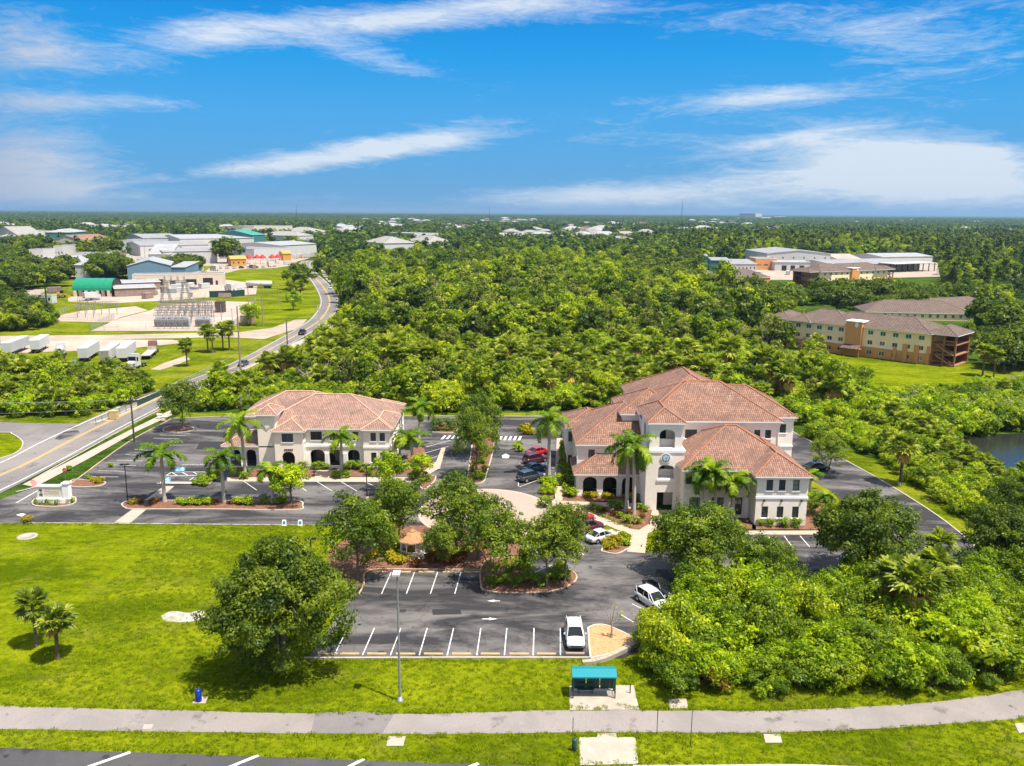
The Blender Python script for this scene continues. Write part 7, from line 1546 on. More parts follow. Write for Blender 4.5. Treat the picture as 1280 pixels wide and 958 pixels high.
simple_box('skip_container', 259, 411.5, (2.6, 1.6, 1.5), M_FRAME, 'left of two dark skips at the substation fence', 'skip'); simple_box('skip_container', 273, 411.5, (2.6, 1.6, 1.5), M_FRAME, 'right of two dark skips at the substation fence', 'skip')
simple_box('switch_house', 274, 391, (3.5, 3.5, 4.5), mat('dark_switch_house', (.09, .07, .06), .8), 'dark tall switch house at the end of the substation busbars', 'switch house')
for x, y, lab in ((199, 524, 'orange barrier at the tree island by the avenue entrance'), (204, 527, 'second orange barrier nearer the tree island')): simple_box('road_barrier', x, y, (.9, .35, .9), mat('orange_barrier', (.62, .22, .03), .6), lab, 'barrier', M_TRIM)
# substation gear: gantry, busbar frames, transformers
def lattice(mb, a, b, w=.8, n=8, t=.07):
    a, b = Vector(a), Vector(b); d = (b - a); e = d.normalized(); s = e.cross(Vector((.3, 1, .1))).normalized() * w / 2; u = e.cross(s).normalized() * w / 2
    C = [s + u, s - u, -s - u, -s + u]
    for c in C: mb.bar(a + c, b + c, t)
    for k in range(n):
        p, q = a + d * k / n, a + d * (k + 1) / n
        for i in range(4): mb.bar(p + C[i], q + C[(i + 1) % 4], t * .6)
g = G(220, 378); root = empty('transmission_gantry', g, 'galvanised lattice gantry with A-shaped legs in the substation', 'gantry'); H = 9.5
for x in (-4.5, 4.5):
    for s in (-1, 1): m = MB(); lattice(m, (x + s * 2.2, 0, 0), (x + s * .6, 0, H), .8, 10, .13); m.build('leg', M_STEEL, root)
m = MB(); lattice(m, (-5.5, 0, H), (5.5, 0, H), 1.0, 12, .12); m.build('beam', M_STEEL, root)
for x in (-4.5, -1.5, 1.5, 4.5): m = MB(); lattice(m, (x, 0, H), (x, 0, H + 2.5), .5, 4, .08); m.build('mast', M_STEEL, root)
def busbar(x, y, n, lab, hh=4.5, wid=3.2):
    g = G(x, y); root = empty('busbar_frame', g, lab, 'busbar frame', 'busbar frames in the substation')
    for k in range(n):
        p = MB(); p.bar((k * wid, 0, 0), (k * wid, 0, hh), .2); p.bar((k * wid - 1.1, 0, hh), (k * wid + 1.1, 0, hh), .2); p.build('post', M_STEEL, root)
        for s in (-1, 0, 1): i = MB(); i.lathe([(.08, 0), (.13, .25), (.08, .5), (.13, .75), (.08, 1.1), (0, 1.12)], 6, (k * wid + s * .9, 0, hh + .1)); i.build('insulator', mat('grey_porcelain', (.32, .28, .26), .5), root)
    b = MB()
    for s in (-1, 0, 1): b.bar((s * .9, .1, hh + 1.22), ((n - 1) * wid + s * .9, .1, hh + 1.22), .12)
    b.build('busbar', M_STEEL, root)
for k, y in enumerate((404.5, 401, 397.5, 394.5, 391.5, 389)): busbar(196 + k * 1.5, y, 9, 'steel busbar frame with porcelain insulators in the substation row', 2.9 + (k % 2) * 1.1, 2.6)
for k, (x, y) in enumerate(((198, 411), (230, 396), (232, 402), (200, 386.5), (228, 388))): busbar(x, y, 6, 'steel busbar frame with porcelain insulators in the substation row', 2.4 + .9 * (k % 3), 2.2)
for k, (x, y) in enumerate(((97, 397), (99, 392), (127, 393), (101, 388))): busbar(x, y, 3, 'steel busbar frame in the small switchyard by the arched shelter', 4.0)
def transformer(x, y, lab, s=1.):
    g = G(x, y); root = empty('power_transformer', g, lab, 'transformer', 'transformers at the front of the substation'); root.scale = (s, s, s); b = MB(); b.box(-1.6, 1.6, 0, 2.2, .3, 3.0); b.build('tank', M_GREYW, root); f = MB()
    for k in range(9): f.box(-1.5 + k * .36, -1.38 + k * .36, -.6, -.005, .5, 2.6)
    f.build('radiator', M_STEEL, root); c = MB(); c.box(-1.4, 1.4, .4, 1.0, 3.3, 3.8); c.box(-.1, .1, .6, .8, 3.003, 3.3); c.build('conservator', M_GREYW, root)
    for q in (-1, 0, 1): i = MB(); i.lathe([(.12, 3.003), (.2, 3.3), (.12, 3.6), (.18, 3.9), (.05, 4.4), (0, 4.42)], 7, (q * .9, 1.6, 0)); i.build('bushing', M_RUST, root)
for x in (199, 207, 215, 223, 231, 250, 258): transformer(x, 408.5, 'grey finned transformer in the front row of the substation')
# works yard bits
yr = random.Random(9)
for k in range(9):
    x, y = yr.uniform(180, 300), yr.uniform(365, 373); g = G(x, y); root = empty('pipe_stack', g, 'stack of grey pipes on the works yard ground', 'pipe stack', 'pipe stacks in the works yard', yr.uniform(-.3, .3)); m = MB()
    for i in range(5):
        for j in range(5 - i): m.tube([(0, (j + i * .5) * .5, .25 + i * .43), (6, (j + i * .5) * .5, .25 + i * .43)], .24, 7)
    o = m.build('pipes_bundle', yr.choice([M_STEEL, M_RUST, M_BEIGE]), root)
g = G(77, 372); root = empty('wheel_loader', g, 'yellow wheel loader parked on the field before the green arched shelter', 'loader', None, .3); PY = paint('yellow', (.55, .33, .01)); b = MB(); b.box(-2, 1.2, -1.1, 1.1, .9, 2.0); b.box(-1.9, -.4, -.9, .9, 2.004, 2.5); b.build('body', PY, root); b = MB(); b.box(-.3, 1.0, -.9, .9, 2.01, 3.3); b.build('cab', M_CARGLASS, root); b = MB(); b.bar((1.2, -.7, 1.6), (3.2, -.7, .6), .25); b.bar((1.2, .7, 1.6), (3.2, .7, .6), .25); b.box(3.1, 3.9, -1.3, 1.3, .15, 1.1); b.build('bucket', PY, root)
for x in (-1.2, 1.0):
    for s in (-1, 1): wheel_into(root, x, s * 1.2, .75, .5, s)

# yard clutter: containers, parked lorries
cl_pts = [(20, 351), (33, 352), (8, 355), (150, 362), (206, 366), (214, 362), (236, 363), (247, 366), (250, 361), (292, 364), (60, 366), (300, 366), (222, 369), (180, 374), (120, 375), (105, 376), (30, 345), (52, 344), (250, 341), (258, 345), (242, 346), (272, 339), (150, 320), (160, 322), (170, 326), (120, 321), (180, 325), (335, 334), (318, 336), (355, 331), (1000, 343), (1015, 344), (985, 344), (930, 346), (915, 347), (952, 345), (1030, 345), (900, 349), (1060, 346), (1100, 345)]
for k, (x, y) in enumerate(cl_pts):
    g = G(x, y); big_ = k % 3; root = empty('storage_container' if big_ else 'box_lorry', g, ('%s storage container standing in the yard among sheds' % ('', 'rusty', 'grey')[k % 3]) if big_ else 'white box lorry parked in the yard among sheds', 'container' if big_ else 'lorry', 'storage containers in the yards' if big_ else 'box lorries in the yards', (k * 1.3) % 3.1)
    b = MB(); b.box(0, 6.1 if big_ else 5.6, -1.22, 1.22, .15 if big_ else 1.0, 2.75 if big_ else 3.7)
    if big_:
        for q in range(12): b.box(.2 + q * .5, .35 + q * .5, -1.27, -1.223, .3, 2.6); b.box(.2 + q * .5, .35 + q * .5, 1.223, 1.27, .3, 2.6)
    b.build('body', (M_WHITEW, M_RUST, M_GREYW)[k % 3] if big_ else M_WHITEW, root)
    if big_: d = MB(); d.box(6.103, 6.16, -1.15, 1.15, .25, 2.65); d.build('door', M_FRAME, root)
    else:
        c = MB(); c.box(5.7, 7.6, -1.1, 1.1, .6, 2.5); c.build('cab', P_W, root)
        for xx in (1.4, 6.6):
            for s in (-1, 1): wheel_into(root, xx, s * .95, .45, .3, s)
# ---------------------------------------------------------------- woods: the largest plants are things, the mass behind is stuff
WD = {
 'wood': [broadleaf(200 + k, (3.6, 3.0, 4.0, 3.3, 2.7, 3.8, 3.4)[k], (3.4, 3.0, 3.7, 3.6, 2.6, 3.3, 3.2)[k], 1.4, (8.2, 9.6, 7.2, 8.4, 10.2, 7.6, 8.8)[k], 4.5, .2, (54, 50, 60, 40, 46, 56, 34)[k], .35, (1.5, 1.3, 1.4, 1.2, 1.2, 1.6, 1.1)[k], 62, .35, (LF_WOOD, LF_LIME, LF_WOOD, LF_OLIVE, LF_WOOD, LF_LIME, LF_OLIVE)[k], limbs=(6, 6, 6, 14, 8, 6, 16)[k], tint=.2, top=(.8, .5, .9, .8, .5, .8, .6)[k], bark=M_DEADW if k in (3, 6) else M_BARK) for k in range(7)],
 'dark': [broadleaf(210 + k, 3.4, 3.3, 1.2, 8.6, 4.5, .2, 50, .35, 1.5, 60, .36, LF_DARK, limbs=6, tint=.2, top=.7) for k in range(3)],
 'oak': [LO[k] for k in range(3)],
 'shrub': [shrub_proto(220 + k, 2.1, 2.0, 3.4, 34, .25, 1.0, 105, .25, LF_BRIGHT if k < 3 else LF_LIME, tint=.17) for k in range(4)],
 'yshrub': [shrub_proto(230 + k, 2.0, 1.9, 3.2, 36, .3, .9, 105, .25, LF_YEL, tint=.15) for k in range(2)],
 'wshrub': [shrub_proto(240 + k, 2.1, 2.0, 3.6, 36, .35, .9, 105, .25, LF_WOOD, tint=.2) for k in range(3)],
 'sabal': [SB[2], SB[3], sabal(163, 3.4, 2.0, .2, 9, 30)],
 'pine': [pine(250 + k, 15 + k) for k in range(3)],
 'bare': None}
bt = []
for sd in (5, 6):
    q = random.Random(sd); m = MB(); m.tube([(0, 0, 0), (.2, 0, 2), (0, .2, 4)], [.14, .1, .05], 6)
    for k in range(16):
        z = q.uniform(.8, 4); a_ = q.uniform(0, 6.28); l = q.uniform(.8, 2.2); m.tube([(.1, .1, z), (.1 + l * .5 * math.cos(a_), .1 + l * .5 * math.sin(a_), z + l * .35), (.1 + l * math.cos(a_ + .3), .1 + l * math.sin(a_ + .3), z + l * .8)], [.05, .03, .01], 4)
    me = bpy.data.meshes.new('trunk'); me.from_pydata(m.v, [], m.f); me.materials.append(M_DEADW); me.update(); bt.append([('trunk', me)])
WD['bare'] = bt
NEARB = [shrub_proto(260 + k, 2.0, 1.9, 3.3, 46, .2, .95, 330, .135, (LF_BRIGHT, LF_YEL, LF_WOOD, LF_THICK)[k], tint=.17) for k in range(4)]
WD['near'] = [NEARB[0], NEARB[3]]; WD['neary'] = [NEARB[1]]; WD['neard'] = [NEARB[2]]
KINDN = {'wood': ('woodland_tree', 'tree'), 'dark': ('woodland_tree', 'tree'), 'oak': ('oak_tree', 'tree'), 'shrub': ('bush', 'bush'), 'yshrub': ('bush', 'bush'), 'wshrub': ('bush', 'bush'), 'sabal': ('cabbage_palm', 'palm tree'), 'pine': ('pine_tree', 'pine'), 'bare': ('bare_tree', 'bare tree'), 'near': ('bush', 'bush'), 'neary': ('bush', 'bush'), 'neard': ('bush', 'bush')}
LOOK = {'wood': 'green broadleaf tree', 'dark': 'dark green broadleaf tree', 'oak': 'dark round oak', 'shrub': 'bright green bush', 'yshrub': 'yellow-green bush', 'wshrub': 'mid-green bush', 'sabal': 'cabbage palm with fan leaves', 'pine': 'slim pine', 'bare': 'bare grey leafless tree', 'near': 'fresh green bush', 'neary': 'yellow-green leafy bush', 'neard': 'dull green bush'}
HTX = 0
HT = {'wood': 8.2, 'dark': 8.6, 'oak': 8.6, 'shrub': 3.4, 'yshrub': 3.2, 'wshrub': 3.6, 'sabal': 5, 'pine': 15, 'bare': 4.5, 'near': 3.3, 'neary': 3.2, 'neard': 3.3}
fr_ = np.random.default_rng(77)
def scatter(pxpoly, spacing, mix, where, smin=.8, smax=1.25, avoid=(), world=False, jitter=.45):
    P = pxpoly if world else gp(pxpoly); xs = [p[0] for p in P]; ys = [p[1] for p in P]; out = []
    A = [a if world else gp(a) for a in avoid]
    nx = int((max(xs) - min(xs)) / spacing) + 1; ny = int((max(ys) - min(ys)) / spacing) + 1
    keys = [m[0] for m in mix]; wts = np.array([m[1] for m in mix], float); wts /= wts.sum(); sc = {m[0]: (m[2] if len(m) > 2 else 1.) for m in mix}
    for j in range(ny):
        for i in range(nx):
            x = min(xs) + (i + .5 * (j % 2) + fr_.uniform(-jitter, jitter)) * spacing; y = min(ys) + (j + fr_.uniform(-jitter, jitter)) * spacing
            if not pip(x, y, P) or any(pip(x, y, a) for a in A): continue
            u, v, s = PX((x, y, 0))
            if u < -130 or u > 1410: continue
            ph = [math.sin(x * .045 * (1 + .13 * q) + 2.1 * q) + math.sin(y * .031 * (1 + .17 * q) + 1.3 * q + x * .017) for q in range(len(keys))]; wl_p = wts * np.exp(np.array(ph) * 1.0); wl_p /= wl_p.sum(); k = keys[fr_.choice(len(keys), p=wl_p)]; f = fr_.uniform(smin, smax) * sc[k] * (1 + .16 * math.sin(x * .07 + y * .05))
            out.append((x, y, k, f, fr_.uniform(0, 6.283), where, s * HT[k] * f))
    return out
S = []
# the broad scrub between the offices and the tall woods
LOWMIX = [('shrub', 5, 1.0), ('yshrub', 1.6, .95), ('wshrub', 3, 1.05), ('sabal', 2.0, 1.25), ('wood', .7, .8), ('bare', .25, 1.0)]
S += scatter([(232, 516), (240, 511), (280, 497), (350, 466), (410, 445), (440, 428), (470, 432), (700, 436), (880, 432), (975, 450), (1010, 470), (1040, 500), (1060, 540), (1000, 533), (940, 517), (700, 514), (450, 514), (300, 514)], 2.5, LOWMIX, 'in the scrub behind the two offices', .6, 1.45,
             avoid=[[(300, 482), (340, 446), (420, 402), (445, 412), (440, 430), (360, 462), (315, 478)]])
S += scatter([(395, 428), (445, 412), (450, 432), (380, 450)], 4.5, [('sabal', 3), ('shrub', 2)], 'on the grass verge at the woods edge')
# taller woods further back
MIDMIX = [('wood', 7, 1.0), ('dark', 2, 1.0), ('sabal', .7, 1.6), ('shrub', .7, 1.5), ('bare', .35, 1.7)]
S += scatter([(440, 412), (432, 385), (425, 366), (470, 356), (640, 352), (860, 366), (960, 400), (978, 432), (985, 446), (880, 436), (700, 440), (470, 436)], 4.6, MIDMIX, 'in the tall woods beyond the scrub', .6, 1.6)
S += scatter([(445, 414), (436, 385), (470, 352), (640, 345), (860, 355), (960, 395), (978, 430), (880, 436), (700, 440), (470, 434)], 15, [('oak', 2, 1.15), ('wood', 4, 1.55), ('dark', 2, 1.5)], 'rising above the tall woods beyond the scrub', .85, 1.25)
S += scatter([(470, 440), (680, 448), (700, 500), (520, 500), (470, 480)], 13, [('wood', 3, .95), ('sabal', 3, 1.7), ('bare', 1, 1.3)], 'standing out of the scrub behind the two offices', .85, 1.25)
S += scatter([(424, 368), (416, 345), (440, 332), (640, 330), (870, 334), (872, 350), (864, 368), (640, 354), (470, 358)], 6.2, [('wood', 5, 1.05), ('dark', 3, 1.1), ('oak', 1, .9)], 'in the far woods', .65, 1.6)
# right of the large office, down to the pond
S += scatter([(1008, 548), (1050, 565), (1090, 570), (1130, 598), (1190, 640), (1222, 664), (1275, 640), (1280, 606), (1240, 594), (1208, 574), (1180, 552), (1140, 540), (1060, 500), (1035, 500)], 2.1, [('shrub', 5, .9), ('wshrub', 2, .9), ('yshrub', 1, .85), ('near', 2, .9), ('sabal', .5, .85)], 'between the driveway and the pond', .75, 1.2, avoid=[[(1040, 552), (1060, 573), (1120, 612), (1180, 650), (1222, 687), (1240, 680), (1160, 620), (1100, 578)]])
S += scatter([(1035, 500), (1100, 506), (1190, 497), (1215, 488), (1400, 486), (1480, 520), (1300, 536), (1232, 543), (1192, 549), (1100, 537), (1060, 520)], 2.5, [('shrub', 4, 1.0), ('wshrub', 4, 1.05), ('sabal', .8), ('bare', .35, .9), ('yshrub', 1)], 'along the far bank of the pond', .8, 1.25)
S += scatter([(1005, 440), (1025, 434), (1032, 460), (1075, 480), (1090, 498), (1035, 500), (1010, 470)], 2.6, [('shrub', 3), ('wshrub', 3, 1.1), ('sabal', 2), ('wood', 1, .7)], 'at the near edge of the green', .8, 1.25)
# thicket at the front right
TH = [(800, 800), (838, 775), (870, 742), (950, 735), (1030, 752), (1120, 738), (1165, 748), (1215, 738), (1240, 716), (1330, 700), (1400, 830), (1300, 845), (1262, 858), (1190, 868), (1080, 866), (960, 872), (900, 868), (845, 868), (828, 858), (806, 840), (797, 815)]
S += scatter(TH, 1.75, [('near', 5, .85), ('neary', 1.8, .8), ('neard', 2.2, .9), ('shrub', 1, .85), ('wood', .12, .6), ('bare', .12, .8)], 'in the thicket beside the path', .45, 1.45)
S += scatter([(940, 742), (1000, 740), (1040, 760), (1100, 790), (980, 800), (890, 790), (850, 775), (870, 750)], 4.0, [('near', 2, 1.25), ('neard', 2, 1.25)], 'standing tall in the thicket beside the path', .9, 1.2)
# left scrub and dark clump
S += scatter([(-120, 519), (40, 522), (110, 521), (140, 513), (172, 502), (190, 491), (192, 486), (176, 484), (150, 481), (120, 474), (70, 466), (40, 462), (-120, 464)], 2.6, [('shrub', 4, 1.0), ('wshrub', 4, 1.05), ('sabal', 2.0, 1.1), ('yshrub', .8), ('wood', .3, .7)], 'in the scrub left of the avenue', .7, 1.1)
S += scatter([(-120, 415), (0, 416), (40, 414), (70, 406), (62, 396), (45, 388), (28, 380), (-120, 376)], 3.4, [('dark', 4, .8), ('wood', 3, .75), ('wshrub', 3, 1.3)], 'in the dark clump before the works yard', .8, 1.2)
# oaks round the apartments
for poly, sp, mix, wh in (([(1070, 398), (1130, 402), (1225, 412), (1290, 440), (1300, 415), (1260, 400), (1216, 404), (1190, 404), (1150, 402), (1085, 401)], 7.5, [('oak', 4, 1.0), ('wood', 2, .9)], 'behind the apartment building on the green'),
        ([(1205, 425), (1290, 430), (1330, 455), (1330, 470), (1270, 466), (1215, 458), (1208, 445)], 6.5, [('oak', 4, .95), ('wood', 1, .8), ('sabal', 1, 1.1)], 'at the east end of the apartment building'),
        ([(870, 372), (960, 372), (1018, 372), (1025, 366), (1110, 364), (1180, 372), (1260, 376), (1255, 390), (1180, 386), (1085, 392), (1050, 394), (1030, 384), (1000, 384), (985, 404), (965, 404), (960, 390), (940, 395), (900, 395), (860, 372)], 9, [('oak', 4, .9), ('wood', 1, .9)], 'among the apartment buildings'),
        ([(975, 410), (990, 405), (1000, 425), (985, 445), (965, 436)], 5., [('wood', 2, 1.0), ('oak', 1, .8)], 'at the west end of the apartment building'),
        ([(930, 400), (965, 395), (978, 408), (985, 440), (960, 430), (900, 410), (880, 385)], 6., [('wood', 2, 1.15), ('yshrub', .5, 2.2), ('dark', 1, 1.)], 'at the woods edge by the apartment drive')):
    S += scatter(poly, sp, mix, wh, .8, 1.25)
# north-east woods and pines
S += scatter([(1172, 345), (1180, 362), (1260, 372), (1330, 380), (1400, 330), (1300, 300), (1060, 296), (860, 300), (862, 322), (935, 330), (1040, 322), (1172, 328)], 8.5, [('wood', 5, 1.1), ('dark', 3, 1.1), ('pine', 2.5, .9)], 'in the north-east woods', .8, 1.3)
S += scatter([(862, 321), (935, 327), (1040, 318), (1172, 325), (1172, 317), (1040, 311), (860, 310)], 6.5, [('pine', 3, 1.05), ('wood', 3, 1.6)], 'in the tall belt behind the depot', .85, 1.2)
# town trees on the left
S += scatter([(-130, 366), (20, 368), (60, 362), (92, 356), (90, 345), (40, 340), (-130, 345)], 9.5, [('oak', 4, 1.15), ('wood', 1, 1.1)], 'beside the pale sheds on the left', .9, 1.35)
S += scatter([(-130, 344), (20, 340), (34, 330), (60, 322), (60, 312), (-130, 315)], 15, [('oak', 3, 1.2), ('wood', 2, 1.2)], 'among the shops on the far left', .9, 1.4)
S += scatter([(116, 352), (158, 348), (150, 338), (118, 340)], 7.5, [('oak', 3, 1.2)], 'between the arched shelter and the blue workshop', .9, 1.2)
S += scatter([(196, 344), (245, 342), (252, 334), (200, 333)], 8, [('oak', 2, .9), ('wood', 2, .8), ('shrub', 2, 1.6)], 'behind the blue workshop', .8, 1.1)
S += scatter([(60, 324), (110, 322), (150, 318), (176, 318), (176, 311), (60, 311)], 15, [('oak', 3, 1.2), ('wood', 2, 1.2)], 'around the brown-roofed plaza', .9, 1.3)
S += scatter([(425, 360), (404, 340), (400, 328), (425, 324), (440, 333), (418, 346)], 7, [('wood', 3, .9), ('dark', 2, .9), ('shrub', 2, 1.5)], 'along the outer side of the far avenue', .8, 1.2)
# keep plants off buildings
FOOT = []
for o in list(COL.objects):
    if o.type == 'EMPTY' and o.parent is None and o.name.split('.')[0].endswith(('_building', '_shed', '_hall', 'house', 'canopy', '_shelter')) and o.name.split('.')[0] != 'office_building':
        vs = [c.matrix_basis @ Vector(b) for c in o.children for b in c.bound_box]
        sx = o.scale.x; FOOT.append((o.matrix_basis.inverted(), min(v.x for v in vs) * 1, max(v.x for v in vs), min(v.y for v in vs), max(v.y for v in vs), o.location.y))
def clear_of(x, y, pad=3., front=None):
    for mi, x0, x1, y0, y1, Y in FOOT:
        if abs(Y - y) > 220: continue
        p = mi @ Vector((x, y, 0)); f = front if front is not None else (5 if Y < 330 else 16 if Y < 680 else 45 if Y < 1000 else 80 if Y < 1500 else 130)
        if x0 - pad < p.x < x1 + pad and y0 - f < p.y < y1 + pad: return False
    return True
S = [s for s in S if clear_of(s[0], s[1]) and not (s[2] in ('oak', 'wood') and min(abs(s[0] - a[0]) + abs(s[1] - a[1]) for a in AC) < 7)]
PROTO_OF = lambda k, i: WD[k][i % len(WD[k])]
buckets = {'tree': [], 'bush': [], 'palm tree': [], 'pine': [], 'bare tree': []}
for i, s in enumerate(S): buckets[KINDN[s[2]][1]].append((s[6], i))
LIMIT = {'tree': 225, 'bush': 265, 'palm tree': 150, 'pine': 60, 'bare tree': 60}
alone = set()
for c, L_ in buckets.items():
    L_.sort(reverse=True); alone |= {i for _, i in L_[:LIMIT[c]]}
mass = {}
for i, s in enumerate(S):
    x, y, k, f, r, where, _ = s
    if i in alone:
        n, c = KINDN[k]; place(PROTO_OF(k, i), (x, y, 0), f, r, n, LOOK[k] + ' ' + where, c, LOOK[k] + ' plants ' + where, f * fr_.uniform(.85, 1.15))
    else: mass.setdefault((k, i % len(WD[k])), []).append((x, y, 0, f, r))

def gn_stuff(name, groups):
    """one scattered mass: points carrying size, turn and sort; the plants of each sort share one mesh"""
    pts = [p for g in groups for p in g[1]]; me = bpy.data.meshes.new(name); me.vertices.add(len(pts)); me.vertices.foreach_set('co', np.array([p[:3] for p in pts], np.float32).reshape(-1))
    for an, col in (('size', 3), ('turn', 4)): a = me.attributes.new(an, 'FLOAT', 'POINT'); a.data.foreach_set('value', np.array([p[col] for p in pts], np.float32))
    a = me.attributes.new('sort', 'INT', 'POINT'); a.data.foreach_set('value', np.concatenate([np.full(len(g[1]), i, np.int32) for i, g in enumerate(groups)]))
    o = bpy.data.objects.new(name, me); COL.objects.link(o); kind(o, 'stuff')
    ng = bpy.data.node_groups.new(name + '_nodes', 'GeometryNodeTree'); ng.interface.new_socket('Geometry', in_out='INPUT', socket_type='NodeSocketGeometry'); ng.interface.new_socket('Geometry', in_out='OUTPUT', socket_type='NodeSocketGeometry')
    N = ng.nodes; Lk = ng.links.new; gi = N.new('NodeGroupInput'); go = N.new('NodeGroupOutput'); j = N.new('GeometryNodeJoinGeometry')
    def attr(n_, t): q = N.new('GeometryNodeInputNamedAttribute'); q.data_type = t; q.inputs[0].default_value = n_; return q.outputs[0]
    sz, tn, so = attr('size', 'FLOAT'), attr('turn', 'FLOAT'), attr('sort', 'INT')
    cx = N.new('ShaderNodeCombineXYZ'); Lk(tn, cx.inputs[2]); e2r = N.new('FunctionNodeEulerToRotation'); Lk(cx.outputs[0], e2r.inputs[0])
    for i, (src, _) in enumerate(groups):
        cmp_ = N.new('FunctionNodeCompare'); cmp_.data_type = 'INT'; cmp_.operation = 'EQUAL'; ins = [s for s in cmp_.inputs if s.type == 'INT']; Lk(so, ins[0]); ins[1].default_value = i
        oi = N.new('GeometryNodeObjectInfo'); oi.transform_space = 'ORIGINAL'; oi.inputs[0].default_value = src; oi.inputs[1].default_value = True
        ip = N.new('GeometryNodeInstanceOnPoints'); Lk(gi.outputs[0], ip.inputs['Points']); Lk(cmp_.outputs[0], ip.inputs['Selection']); Lk(oi.outputs['Geometry'], ip.inputs['Instance']); Lk(e2r.outputs[0], ip.inputs['Rotation']); Lk(sz, ip.inputs['Scale'])
        Lk(ip.outputs[0], j.inputs[0])
    Lk(j.outputs[0], go.inputs[0]); md = o.modifiers.new('scatter', 'NODES'); md.node_group = ng; return o
SRC = {}
for o in COL.objects:
    if o.type == 'MESH' and o.data.name.split('.')[0] in ('crown', 'foliage', 'trunk'): SRC.setdefault(o.data.name, o)
def src_of(k, i):
    pr = PROTO_OF(k, i); me = pr[-1][1] if k not in ('sabal',) else dict(pr)['crown']
    if me.name not in SRC:      # no single plant of this sort stands alone: make the first of the mass one
        p = mass[(k, i)].pop(); n, c = KINDN[k]; place(pr, p[:3], p[3], p[4], n, LOOK[k] + ' growing in the woods', c, LOOK[k] + ' plants growing in the woods')
        for o in COL.objects:
            if o.type == 'MESH' and o.data == me: SRC[me.name] = o
    return SRC[me.name]
LOWK = ('shrub', 'yshrub', 'wshrub', 'near', 'neary', 'neard')
keys = [k for k in mass]
SR = {k: src_of(*k) for k in keys}
gn_stuff('undergrowth', [(SR[k], mass[k]) for k in keys if k[0] in LOWK and mass[k]])
def lift(k, L):   # fan crowns in the mass have their own trunk height inside the mesh
    return L
gn_stuff('woodland', [(SR[k], mass[k]) for k in keys if k[0] not in LOWK and mass[k]])
print('plants', len(S), 'alone', len(alone), 'mass', sum(len(v) for v in mass.values()))

# ---------------------------------------------------------------- far canopy out to the horizon
def far_proto(seed, n, m, a, h0, h1, size, dens):
    rg = np.random.default_rng(seed); cl = blobs(rg, n, a, a, h0, h1, a * .3, a * .45, tint=.2); C, N, Sz, T = clump_points(rg, cl, dens, size, .6); return leaves_to_mesh('far_crown', C, N, Sz, T, m, 1.3, seed)
def grove(seed, m, R, n):
    """a stand of many crowns, for the canopy beyond two kilometres"""
    rg = np.random.default_rng(seed); Cs, Ns, Ss, Ts = [], [], [], []
    for i in range(n):
        cx, cy_ = rg.uniform(-R, R, 2); r = rg.uniform(3.2, 6.5); h = rg.uniform(5.5, 11) * (1.25 if rg.random() < .1 else 1); t = .5 + rg.normal() * .22; k = 26
        d = rg.normal(size=(k, 3)); d[:, 2] = np.abs(d[:, 2]); d /= np.linalg.norm(d, axis=1, keepdims=True)
        Cs.append(np.array([cx, cy_, h * .55]) + d * np.array([r, r, h * .45])); Ns.append(d + [0, 0, .4]); Ss.append(rg.uniform(2.2, 4.2, k)); Ts.append(t + rg.normal(size=k) * .1)
    return leaves_to_mesh('grove', np.concatenate(Cs), np.concatenate(Ns), np.concatenate(Ss), np.concatenate(Ts), m, 1.2, seed)
hold = []
def hidden_src(name, me, loc):
    o = bpy.data.objects.new(name, me); COL.objects.link(o); o.location = loc; kind(o, 'stuff'); return o
LF_FAR = leaf_mat('far_canopy_leaf', (.016, .034, .010), (.034, .060, .015), (.066, .094, .022), .3, .35)
FC = [hidden_src('far_canopy', far_proto(300 + k, 12, LF_FAR if k % 2 else (LF_WOOD, 0, LF_DARK)[k], 4.2, 1., 9.0 + k, 1.3, 8.), (-700 + 300 * k, 1500, 0)) for k in range(4)]
GR = [hidden_src('far_canopy', grove(310 + k, LF_FAR, 60, 150), (-1200 + 700 * k, 2600, 0)) for k in range(3)]
pts = [[] for _ in FC]; rg = np.random.default_rng(5)
TOWN = gp([(-160, 366), (95, 360), (285, 345), (395, 330), (425, 305), (300, 296), (-160, 300)])
y = 560.; OPEN = gp([(180, 345), (282, 345), (400, 345), (405, 328), (372, 315), (280, 305), (180, 305)])
BASE = [gp([(424, 368), (416, 345), (440, 332), (640, 330), (870, 334), (872, 350), (864, 368), (640, 354), (470, 358)]), gp([(1172, 345), (1180, 362), (1260, 372), (1330, 380), (1400, 330), (1300, 300), (1060, 296), (860, 300), (862, 322), (935, 330), (1040, 322), (1172, 328)]),
        gp([(424, 420), (432, 385), (425, 366), (470, 356), (640, 352), (860, 366), (960, 400), (978, 432)]), gp([(860, 366), (870, 330), (1172, 326), (1180, 362), (1330, 384), (1330, 470), (960, 440)])]
while y < 2300:
    st = 7.5 + y * .0030; W2 = y * .66 + 40
    for x in np.arange(-W2, W2, st):
        q = (x + rg.uniform(-.5, .5) * st, y + rg.uniform(-.5, .5) * st)
        if any(pip(*q, b) for b in BASE) or pip(*q, OPEN): continue
        if pip(*q, TOWN) and (rg.random() < .66 if y > 760 else True): continue
        if math.sin(q[0] * .011 + 1.3) + math.sin(q[1] * .006 + q[0] * .004) > 1.35: continue
        if not clear_of(*q, 4.): continue
        pts[rg.integers(0, len(FC))].append((*q, 0, rg.uniform(.6, 1.5) * (1 if y < 1500 else 1.1), rg.uniform(0, 6.28)))
    y += st
gn_stuff('far_canopy', [(FC[k], pts[k]) for k in range(len(FC))])
pg = [[] for _ in GR]; y = 2250.
